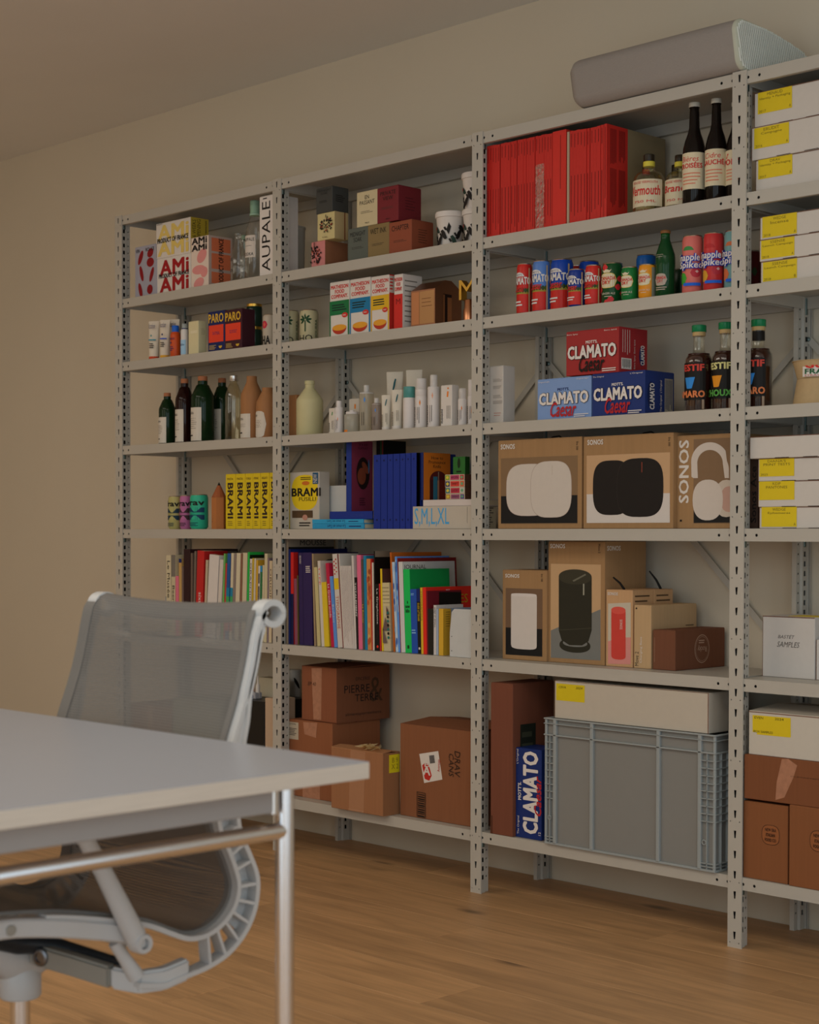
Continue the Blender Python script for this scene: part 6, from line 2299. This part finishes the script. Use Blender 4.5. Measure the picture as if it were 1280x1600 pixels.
F.p([(1222, 1186), (1232, 1184), (1246, 1196), (1240, 1215), (1226, 1246), (1212, 1250), (1214, 1222)], SHINE, 'tape')
F.t('CLEARSTEM', (1235.5, 1212, 1281, 1219), ink('#33231a'), shear=.2)
done(cs)
t, F, R = carton('white box with a ragged yellow handwritten label, on the brown boxes', 6, (1170.3, 1352, 1111), ink('#958a7f'), Y=.012, d=.25, on=cs, name='storage_box', group='white storage boxes', flap=False)
flaps(t, ink('#8f8478'), lift=.008)
F.p([(1176.3, 1117), (1236, 1122), (1236, 1152.5), (1183, 1147.5), (1183, 1144.5), (1176.3, 1143.5)], ink('#a38a1c'), 'label')
F.t('EVEN', (1179.5, 1119, 1193, 1124), KB)
F.t('2024', (1211, 1121.5, 1225, 1126.5), KB)
F.t('BOX SAMPLES', (1178, 1140.5, 1208, 1147), KB)
F.ru(0, F.h - .002, F.w, F.h, BE, 'board_edge')
done(t)


# ================================================================== on top of the shelving: soundbar
yf = -.04
xa, xb_ = atY(884, 130, yf).x, atY(1149, 90, yf).x
dpt = atX(1264, 92, xb_).y - yf
t = Thing('soundbar', 'long light grey fabric speaker lying on top of the shelving', 'speaker', ((xa + xb_) / 2, yf, H + .0006))
hh = atY(1140, 35, yf + .02).z - SHZ[0]


def arc(cy, cz, r, a0, a1, n=6):
    return [(cy + r * math.cos(rad(a0 + (a1 - a0) * i / n)), cz + r * math.sin(rad(a0 + (a1 - a0) * i / n))) for i in range(n + 1)]


prof = arc(.050, .036, .036, 270, 200, 6) + arc(.036, hh - .030, .034, 175, 95, 7) + [(dpt * .45, hh + .001), (dpt * .72, hh - .010)] + arc(dpt - .035, hh - .055, .035, 70, 0, 5) + arc(dpt - .02, .022, .022, 0, -90, 5)
FAB = paint('#756d65', .85, k=1.0, var=.10, scale=160, bump=.25, stretch=(1, 1, 6))
L2 = (xb_ - xa) / 2
CAP = paint('#8a877a', .5, k=1.0)
cy_, cz_ = dpt / 2, hh / 2


def scaled(f):
    return [(cy_ + (y - cy_) * (1 - .022 * f / dpt * 2), cz_ + (z - cz_) * (1 - .022 * f / hh * 2)) for y, z in prof]


def loft(bm, rings, close):
    vs_ = [[bm.verts.new((x, y, z + cz_ - cz_)) for y, z in q] for x, q in rings]
    for p, q in zip(vs_, vs_[1:]):
        for i in range(len(p)):
            bm.faces.new((p[i], p[(i + 1) % len(p)], q[(i + 1) % len(q)], q[i]))
    for k in close:
        bm.faces.new(vs_[k])


loft(t.b('fabric_front', FAB, 50), [(-L2, scaled(1.0)), (-L2 + .006, scaled(.45)), (-L2 + .018, scaled(.08)), (-L2 + .03, prof), (L2 - .012, prof)], (0, 4))
pr2 = scaled(.16)
loft(t.b('end_cap', CAP, 60), [(L2 - .012, prof), (L2 - .004, prof), (L2, pr2)], (0, 2))
t.done()


def inside(y, z):
    c_ = False
    for (y0, z0), (y1, z1) in zip(pr2, pr2[1:] + pr2[:1]):
        if (z0 > z) != (z1 > z) and y < (y1 - y0) * (z - z0) / (z1 - z0) + y0:
            c_ = not c_
    return c_


BAR = paint('#9a978b', .45, k=1.0)
GAP = paint('#4a483f', .7, k=1.0)
link('grille_recess', prism(bmesh.new(), [(cy_ + (y - cy_) * .95, cz_ + (z - cz_) * .93) for y, z in pr2], 'x', L2 - .001, L2 + .0006), GAP, t.o)
for k in range(46):                                     # slanted grille bars of the end cap
    y00 = .012 + k * .0088
    ok = [(y00 - z * .30, z) for z in [q * .002 for q in range(1, int(hh * 500))] if inside(y00 - z * .30, z)]
    if len(ok) > 4:
        bm = bmesh.new()
        vs_ = [bm.verts.new((L2 + dx, y + dy, z)) for (y, z) in (ok[0], ok[-1]) for dx, dy in ((0, -.0028), (.0026, -.0016), (.0026, .0016), (0, .0028))]
        for i in range(4):
            bm.faces.new((vs_[i], vs_[(i + 1) % 4], vs_[4 + (i + 1) % 4], vs_[4 + i]))
        bm.faces.new(vs_[:4][::-1])
        bm.faces.new(vs_[4:])
        link('grille_bar', bm, BAR, t.o)

# ================================================================== foreground: table
ZT = .73
tx1, ty1 = 3.431, -1.949
tx0, ty0 = tx1 - 1.60, ty1 - .80
t = Thing('desk', 'white-topped table with plywood edge and chrome tube legs in the foreground', 'table', ((tx0 + tx1) / 2, (ty0 + ty1) / 2, 0))
w2, d2 = (tx1 - tx0) / 2, (ty1 - ty0) / 2
PLY = paint('#9a846e', .55, k=1.0, var=.10, scale=7, stretch=(2, 2, 60), raw=(.60, .52, .44))
LAM = paint('#8a868a', .34, k=1.0, var=.01, scale=6, raw=(.345, .35, .385), spec=.5)
box(t.b('plywood_core', PLY), -w2, w2, -d2, d2, ZT - .0235, ZT - .0012, .0006)
box(t.b('table_top', LAM), -w2 + .0004, w2 - .0004, -d2 + .0004, d2 - .0004, ZT - .0011, ZT, .0004)
lx, ly, lr = 3.370 - t.loc.x, -2.051 - t.loc.y, .0128
for sx in (-1, 1):
    for sy in (-1, 1):
        bm = bmesh.new()
        lathe(bm, [(lr, .008), (lr, ZT - .024)], 24, c=(sx * lx, sy * ly, 0))
        o = link('leg', bm, CHROME, t.o, 40)
        link('foot_cap', lathe(bmesh.new(), [(lr * .9, 0), (lr * 1.05, .002), (lr * 1.05, .009)], 20, c=(sx * lx, sy * ly, 0)), BLACK, o, 40)
APR = paint('#7d7778', .4, k=1.0, var=.02, raw=(.36, .335, .32))
for s in (-1, 1):
    bm = bmesh.new()
    box(bm, s * lx - .013, s * lx + .013, -ly + lr + .006, ly - lr - .006, ZT - .062, ZT - .024, .002)
    link('apron', bm, APR, t.o)
    for e in (-1, 1):
        bm = bmesh.new()
        box(bm, s * lx - .015, s * lx + .015, e * (ly - lr - .014) - .006, e * (ly - lr - .014) + .006, ZT - .066, ZT - .024, .003)
        link('bracket', bm, SILVER, t.o)
    bm = bmesh.new()
    tube(bm, [(s * lx, -ly + .004, .640), (s * lx, ly - .004, .640)], .0115, 20)
    link('crossbar', bm, CHROME, t.o, 40)
bm = bmesh.new()
box(bm, -lx + .02, lx - .02, ly - .012, ly + .012, ZT - .062, ZT - .024, .002)
link('apron', bm, APR, t.o)
bm = bmesh.new()
box(bm, -lx + .02, lx - .02, -ly - .012, -ly + .012, ZT - .062, ZT - .024, .002)
link('apron', bm, APR, t.o)
t.done()

# ================================================================== foreground: office chair
CX, CY = 2.828, -2.106
ch = Thing('office_chair', 'pale grey office chair with mesh back and ribbed white spine, tucked under the table', 'chair', (CX, CY, 0))
FRM = paint('#8b8888', .42, k=1.0, var=.02, raw=(.56, .555, .55), spec=.4)
FRD = paint('#7a756c', .45, k=1.0, var=.02, raw=(.33, .31, .27))
HX = .222                                               # half the width between the spines


def L(p):
    return (p[0] - CY, p[1])


outer = [L(p) for p in [(-1.8212, .9343), (-1.8044, .9309), (-1.795, .919), (-1.8044, .9005), (-1.8212, .8997), (-1.8398, .8947), (-1.8471, .8778), (-1.8545, .841), (-1.8673, .7933), (-1.8728, .7509), (-1.8801, .7174), (-1.888, .66), (-1.8921, .6049), (-1.8854, .573), (-1.8695, .5412), (-1.8549, .5086), (-1.8525, .4814), (-1.8599, .448), (-1.8793, .4168), (-1.9105, .3918), (-1.9482, .3778), (-1.9851, .3715), (-2.0123, .3674), (-2.0346, .3643), (-2.0807, .373)]]
meshc = [L(p) for p in [(-1.8397, .9276), (-1.8489, .9165), (-1.8526, .9066), (-1.8581, .884), (-1.8654, .8501), (-1.8764, .8081), (-1.8909, .7665), (-1.907, .724), (-1.926, .66), (-1.9375, .6046), (-1.9291, .5717), (-1.9141, .5415), (-1.9008, .5076), (-1.8984, .4883), (-1.9056, .4667), (-1.9246, .447), (-1.9527, .4347), (-1.985, .4345), (-2.0166, .4472), (-2.0608, .4672), (-2.1252, .4848), (-2.2155, .5044), (-2.3012, .5147), (-2.345, .514), (-2.378, .500), (-2.392, .476)]]


def resample(pts, n):
    P = [Vector((p[0], p[1])) for p in pts]
    # Catmull-Rom through the measured points
    fine = []
    for i in range(len(P) - 1):
        p0, p1, p2, p3 = P[max(i - 1, 0)], P[i], P[i + 1], P[min(i + 2, len(P) - 1)]
        for k in range(8):
            u = k / 8
            fine.append(.5 * ((2 * p1) + (p2 - p0) * u + (2 * p0 - 5 * p1 + 4 * p2 - p3) * u * u + (3 * p1 - p0 - 3 * p2 + p3) * u ** 3))
    fine.append(P[-1])
    d = [0]
    for a, b in zip(fine, fine[1:]):
        d.append(d[-1] + (b - a).length)
    out = []
    j = 0
    for i in range(n):
        q = d[-1] * i / (n - 1)
        while j < len(d) - 2 and d[j + 1] < q:
            j += 1
        f = (q - d[j]) / max(1e-9, d[j + 1] - d[j])
        out.append(fine[j].lerp(fine[j + 1], min(1, f)))
    return out


def strip(bm, pts, x0, x1, th):
    """rail of rectangular section following (y,z) points, thickness th along the normal"""
    n = len(pts)
    rows = []
    for i, p in enumerate(pts):
        tg = (pts[min(i + 1, n - 1)] - pts[max(i - 1, 0)]).normalized()
        nn = Vector((-tg.y, tg.x)) * th / 2
        rows.append([bm.verts.new((x, q.x, q.y)) for x, q in ((x0, p - nn), (x1, p - nn), (x1, p + nn), (x0, p + nn))])
    for a, b in zip(rows, rows[1:]):
        for k in range(4):
            bm.faces.new((a[k], a[(k + 1) % 4], b[(k + 1) % 4], b[k]))
    bm.faces.new(rows[0][::-1])
    bm.faces.new(rows[-1])
    return bm


mc = resample(meshc, 120)
oc = resample(outer[5:], 90)
# mesh: back and seat in one sagging sheet
mm, ntm, bmat_ = nmat('chair_mesh')
bmat_.inputs['Roughness'].default_value = .7
bmat_.inputs['Base Color'].default_value = [.155, .145, .135, 1]
uvn = N(ntm, 'ShaderNodeUVMap')
ch1 = N(ntm, 'ShaderNodeTexChecker')
ch1.inputs['Scale'].default_value = 1
mpm = N(ntm, 'ShaderNodeMapping')
mpm.inputs['Scale'].default_value = (300, 300, 1)
mpm.inputs['Rotation'].default_value = (0, 0, rad(45))
ntm.links.new(uvn.outputs[0], mpm.inputs[0])
ntm.links.new(mpm.outputs[0], ch1.inputs[0])
mrm = N(ntm, 'ShaderNodeMapRange')
mrm.inputs[3].default_value, mrm.inputs[4].default_value = .50, .92
ntm.links.new(ch1.outputs['Fac'], mrm.inputs[0])
trm = N(ntm, 'ShaderNodeBsdfTransparent')
msm = N(ntm, 'ShaderNodeMixShader')
lwm = N(ntm, 'ShaderNodeLayerWeight')
lwm.inputs[0].default_value = .5
adm = N(ntm, 'ShaderNodeMath', operation='MULTIPLY_ADD')
adm.use_clamp = True
adm.inputs[1].default_value = .45
ntm.links.new(lwm.outputs['Facing'], adm.inputs[0])
ntm.links.new(mrm.outputs[0], adm.inputs[2])
ntm.links.new(adm.outputs[0], msm.inputs[0])
ntm.links.new(trm.outputs[0], msm.inputs[1])
ntm.links.new(bmat_.outputs[0], msm.inputs[2])
ntm.links.new(msm.outputs[0], ntm.nodes['Material Output'].inputs[0])
top = [Vector(L(p)) for p in [(-1.7965, .905), (-1.792, .919), (-1.8015, .9345), (-1.8212, .9395), (-1.836, .9335)]]
sheet = top + mc
NX = 24
bm = bmesh.new()
uvl = bm.loops.layers.uv.new('UVMap')
grid, gd = [], 0
for i, p in enumerate(sheet):
    if i:
        gd += (p - sheet[i - 1]).length
    tg = (sheet[min(i + 1, len(sheet) - 1)] - sheet[max(i - 1, 0)]).normalized()
    nn = Vector((tg.y, -tg.x))
    f = i / len(sheet)
    sag = .012 * math.sin(math.pi * min(1, f * 1.6)) + (.016 if .5 < f < .95 else 0) * math.sin(math.pi * (f - .5) / .45)
    grid.append(([bm.verts.new((x, p.x - nn.x * sag * (1 - (x / HX) ** 2) * 0 + (sag * (1 - (x / HX) ** 2) if f < .45 else 0), p.y - (sag * (1 - (x / HX) ** 2) if f >= .45 else (.010 * (1 - (x / HX) ** 2) if i < 12 else 0)))) for x in [(-HX + 2 * HX * k / NX) for k in range(NX + 1)]], gd))
for (a, da), (b, db_) in zip(grid, grid[1:]):
    for k in range(NX):
        f = bm.faces.new((a[k], a[k + 1], b[k + 1], b[k]))
        for lp, (q, dd) in zip(f.loops, ((k, da), (k + 1, da), (k + 1, db_), (k, db_))):
            lp[uvl].uv = (2 * HX * q / NX, dd)
link('mesh_suspension', bm, mm, ch.o, 60)
EDG = paint('#6c6b6c', .8, k=1.0, var=.08, scale=400, raw=(.20, .185, .17), spec=.1)
for s in (-1, 1):
    x0, x1 = (HX - .004, HX + .022) if s > 0 else (-HX - .022, -HX + .004)
    sp = bpy.data.objects.new('spine', None)
    bm = bmesh.new()
    strip(bm, oc, x0, x1, .0075)                        # outer rail
    inr = [p + Vector((.0085, -.001)) if i < 60 else p + Vector((.004, -.006)) for i, p in enumerate(mc)]
    tn = []
    for i, p in enumerate(mc[:100]):
        tg = (mc[min(i + 1, 119)] - mc[max(i - 1, 0)]).normalized()
        tn.append(p + Vector((-tg.y, tg.x)) * .008)
    strip(bm, tn, x0, x1, .0075)                        # inner rail that carries the mesh
    # head roll at the top
    cc = Vector(L((-1.8200, .9180)))
    ringp = [cc + Vector((math.cos(a) * .0205, math.sin(a) * .0175)) for a in [math.pi * 2 * k / 24 for k in range(25)]]
    strip(bm, ringp, x0, x1, .010)
    link('spine', bm, FRM, ch.o, 40)
    so = ch.o.children[-1]
    bm = bmesh.new()                                    # woven edge where the mesh wraps the rail
    strip(bm, [p + Vector((-(mc[min(i + 1, 119)] - mc[max(i - 1, 0)]).normalized().y, (mc[min(i + 1, 119)] - mc[max(i - 1, 0)]).normalized().x)) * .0015 for i, p in enumerate(mc[:118])], x0 - .001, x0 + .011 if s > 0 else x1 + .001, .0055)
    link('mesh_edge', bm, EDG, so, 40)
    # rungs of the spine
    wb = [(a + min(oc, key=lambda r_: (r_ - a).length)) / 2 for a in tn[:30]]
    link('spine_web', strip(bmesh.new(), wb, x0 + .004, x1 - .003, .016), FRM, so, 40)
    bm = bmesh.new()                                    # thin wall that closes the upper pockets on their inner side
    xw = (x0 + .001, x0 + .004) if s > 0 else (x1 - .004, x1 - .001)
    rw = []
    for i in range(26, 64, 2):
        p = oc[i]
        q = min(tn, key=lambda r_: (r_ - p).length)
        rw.append([bm.verts.new((x, w_.x, w_.y)) for x in xw for w_ in (p, q)])
    for a, b in zip(rw, rw[1:]):
        for k, l_ in ((0, 1), (2, 3), (0, 2), (1, 3)):
            bm.faces.new((a[k], a[l_], b[l_], b[k]))
    link('pocket_wall', bm, FRM, so, 40)
    for k in range(11):
        f = .35 + k * .047
        p = oc[int(f * 89)]
        if p.x < L((-1.995, 0))[0]:
            continue
        q = min(tn, key=lambda r_: (r_ - p).length)
        bm = bmesh.new()
        strip(bm, [p, p.lerp(q, .5), q], x0 + .001, x1 - .001, .0048)
        link('rung', bm, FRM, so, 40)
    # seat side bar
    bar = [(-2.392, .462), (-2.36, .487), (-2.3073, .4946), (-2.2218, .482), (-2.1278, .4605), (-2.10, .452)]
    bm = bmesh.new()
    strip(bm, resample([L(p) for p in bar], 24), x0 + .004, x1 + .004, .027)
    bmesh.ops.bevel(bm, geom=[e for e in bm.edges], offset=.003, segments=1, affect='EDGES', clamp_overlap=True)
    o = link('seat_rail', bm, FRM, ch.o, 35)
    P_ = L((-2.300, .493))
    bs = lathe(bmesh.new(), [(.008, 0), (.008, .0015), (.006, .0022)], 16)
    k = link('screw_cap', bs, FRD, o)
    k.location, k.rotation_euler = (x1 + .004 if s > 0 else x0 + .004, P_[0], P_[1]), (0, rad(90 if s > 0 else -90), 0)
    # arm: strut up from the seat pivot, then a pad under the table edge
    ax = s * (HX + .038)
    A, Bp, Cp = L((-2.094, .443)), L((-2.155, .556)), L((-2.188, .612))
    bm = bmesh.new()
    tube(bm, [(ax, A[0], A[1] - .006), (ax, A[0] - .006, A[1] + .012), (ax, Bp[0], Bp[1]), (ax, Cp[0], Cp[1]), (ax, Cp[0] - .012, Cp[1] + .022), (ax, Cp[0] - .012, .648)], [.013, .0165, .0135, .0125, .013, .013], 18)
    o = link('arm_strut', bm, FRM, ch.o, 50)
    link('arm_pad', box(bmesh.new(), ax - .028, ax + .028, Cp[0] - .11, Cp[0] + .10, .646, .664, .007, 2), FRM, o, 50)
    bs = lathe(bmesh.new(), [(.0155, 0), (.0155, .020), (.0135, .024), (.008, .024), (.008, .012), (.0005, .012)], 20)
    k = link('pivot_boss', bs, FRM, o, 40)
    k.location, k.rotation_euler = (ax - s * .006, A[0], A[1]), (0, rad(90 * s), 0)
    # side arm from the spine's foot in to the hub
    bm = bmesh.new()
    v0 = L((-2.0346, .372))
    pts = [(s * (HX + .009), L((-1.985, .38))[0], .3795), (s * (HX + .009), L((-2.030, .37))[0], .372), (s * (HX + .006), L((-2.070, .374))[0], .374), (s * (HX - .03), L((-2.092, .379))[0], .379)]
    hub = [(s * (HX - .03), L((-2.092, .379))[0], .379), (s * .12, L((-2.112, .387))[0], .387), (s * .03, L((-2.128, .392))[0], .392)]
    for q_, m_, nm in ((pts, FRM, 'foot_block'), (hub, FRD, 'swing_arm')):  # swing arm in a darker frame colour: its shade is painted in
        bm = bmesh.new()
        rws = []
        for i, p in enumerate(q_):
            p = Vector(p)
            tg = (Vector(q_[min(i + 1, len(q_) - 1)]) - Vector(q_[max(i - 1, 0)])).normalized()
            sd = tg.cross(Vector((0, 0, 1))).normalized() * .011
            up_ = Vector((0, 0, .0165))
            rws.append([bm.verts.new(p + v) for v in (sd + up_, sd - up_, -sd - up_, -sd + up_)])
        for a, b in zip(rws, rws[1:]):
            for k in range(4):
                bm.faces.new((a[k], a[(k + 1) % 4], b[(k + 1) % 4], b[k]))
        bm.faces.new(rws[0][::-1])
        bm.faces.new(rws[-1])
        bmesh.ops.bevel(bm, geom=list(bm.edges), offset=.004, segments=2, affect='EDGES', clamp_overlap=True)
        link(nm, bm, m_, ch.o, 40)
    # link between seat rail and swing arm
    bm = bmesh.new()
    tube(bm, [(s * (HX + .006), L((-2.075, .4))[0], .383), (s * (HX + .006), L((-2.095, .4))[0], .412), (s * (HX + .004), L((-2.112, .44))[0], .44)], [.013, .010, .010], 12)
    link('tilt_link', bm, FRM, ch.o, 50)
# cross members and hub
HY = -.028
for y, z, r in ((L((-2.29, .487))[0], .487, .011), (L((-2.09, .43))[0], .438, .010)):
    bm = bmesh.new()
    tube(bm, [(-HX, y, z), (HX, y, z)], r, 14)
    link('cross_member', bm, FRM, ch.o, 50)
bm = bmesh.new()
tube(bm, [(0, .03, .386), (0, -.008, .374), (0, -.048, .383), (0, -.10, .418), (0, -.16, .455), (0, -.188, .482)], [.024, .03, .034, .03, .024, .018], 18)
link('hub_yoke', bm, FRM, ch.o, 50)
link('hub_neck', lathe(bmesh.new(), [(.030, .318), (.033, .322), (.033, .352), (.026, .372), (.0, .375)], 28, c=(0, HY, 0), cap=False), FRM, ch.o, 40)
bm = bmesh.new()
tube(bm, [(.03, -.11, .437), (.03, -.05, .412), (.06, .0, .405), (.14, .02, .400), (.22, .03, .398)], [.020, .018, .012, .008, .006], 12)
link('tilt_spring', bm, ink('#242424', .4), ch.o, 50)
bs = lathe(bmesh.new(), [(.014, 0), (.014, .004), (.011, .0055), (.008, .0055), (.008, .003), (.0005, .003)], 20)
k = link('pivot_bolt', bs, paint('#5d5a58', .3, metal=1, k=1.0), ch.o, 40)
k.location, k.rotation_euler = (.062, L((-2.122, .39))[0] - .0125, .392), (rad(90), 0, rad(20))
link('gas_cylinder', lathe(bmesh.new(), [(.0155, .09), (.0155, .32)], 24, c=(0, HY, 0)), CHROME, ch.o, 40)
link('column_sleeve', lathe(bmesh.new(), [(.028, .05), (.028, .15), (.025, .155)], 24, c=(0, HY, 0)), FRM, ch.o, 40)
for k in range(5):
    a = rad(90 + 72 * k)
    bm = bmesh.new()
    tube(bm, [(.015 * math.cos(a), HY + .015 * math.sin(a), .105), (.15 * math.cos(a), HY + .15 * math.sin(a), .095), (.29 * math.cos(a), HY + .29 * math.sin(a), .072)], [.026, .02, .014], 12)
    o = link('base_leg', bm, FRM, ch.o, 50)
    bm = bmesh.new()
    tube(bm, [(.29 * math.cos(a) - .012 * math.sin(a), HY + .29 * math.sin(a) + .012 * math.cos(a), .028), (.29 * math.cos(a) + .012 * math.sin(a), HY + .29 * math.sin(a) - .012 * math.cos(a), .028)], .028, 18)
    lathe(bm, [(.006, .02), (.006, .075)], 10, c=(.29 * math.cos(a), HY + .29 * math.sin(a), 0))
    link('caster', bm, BLACK, o, 40)
ch.done()
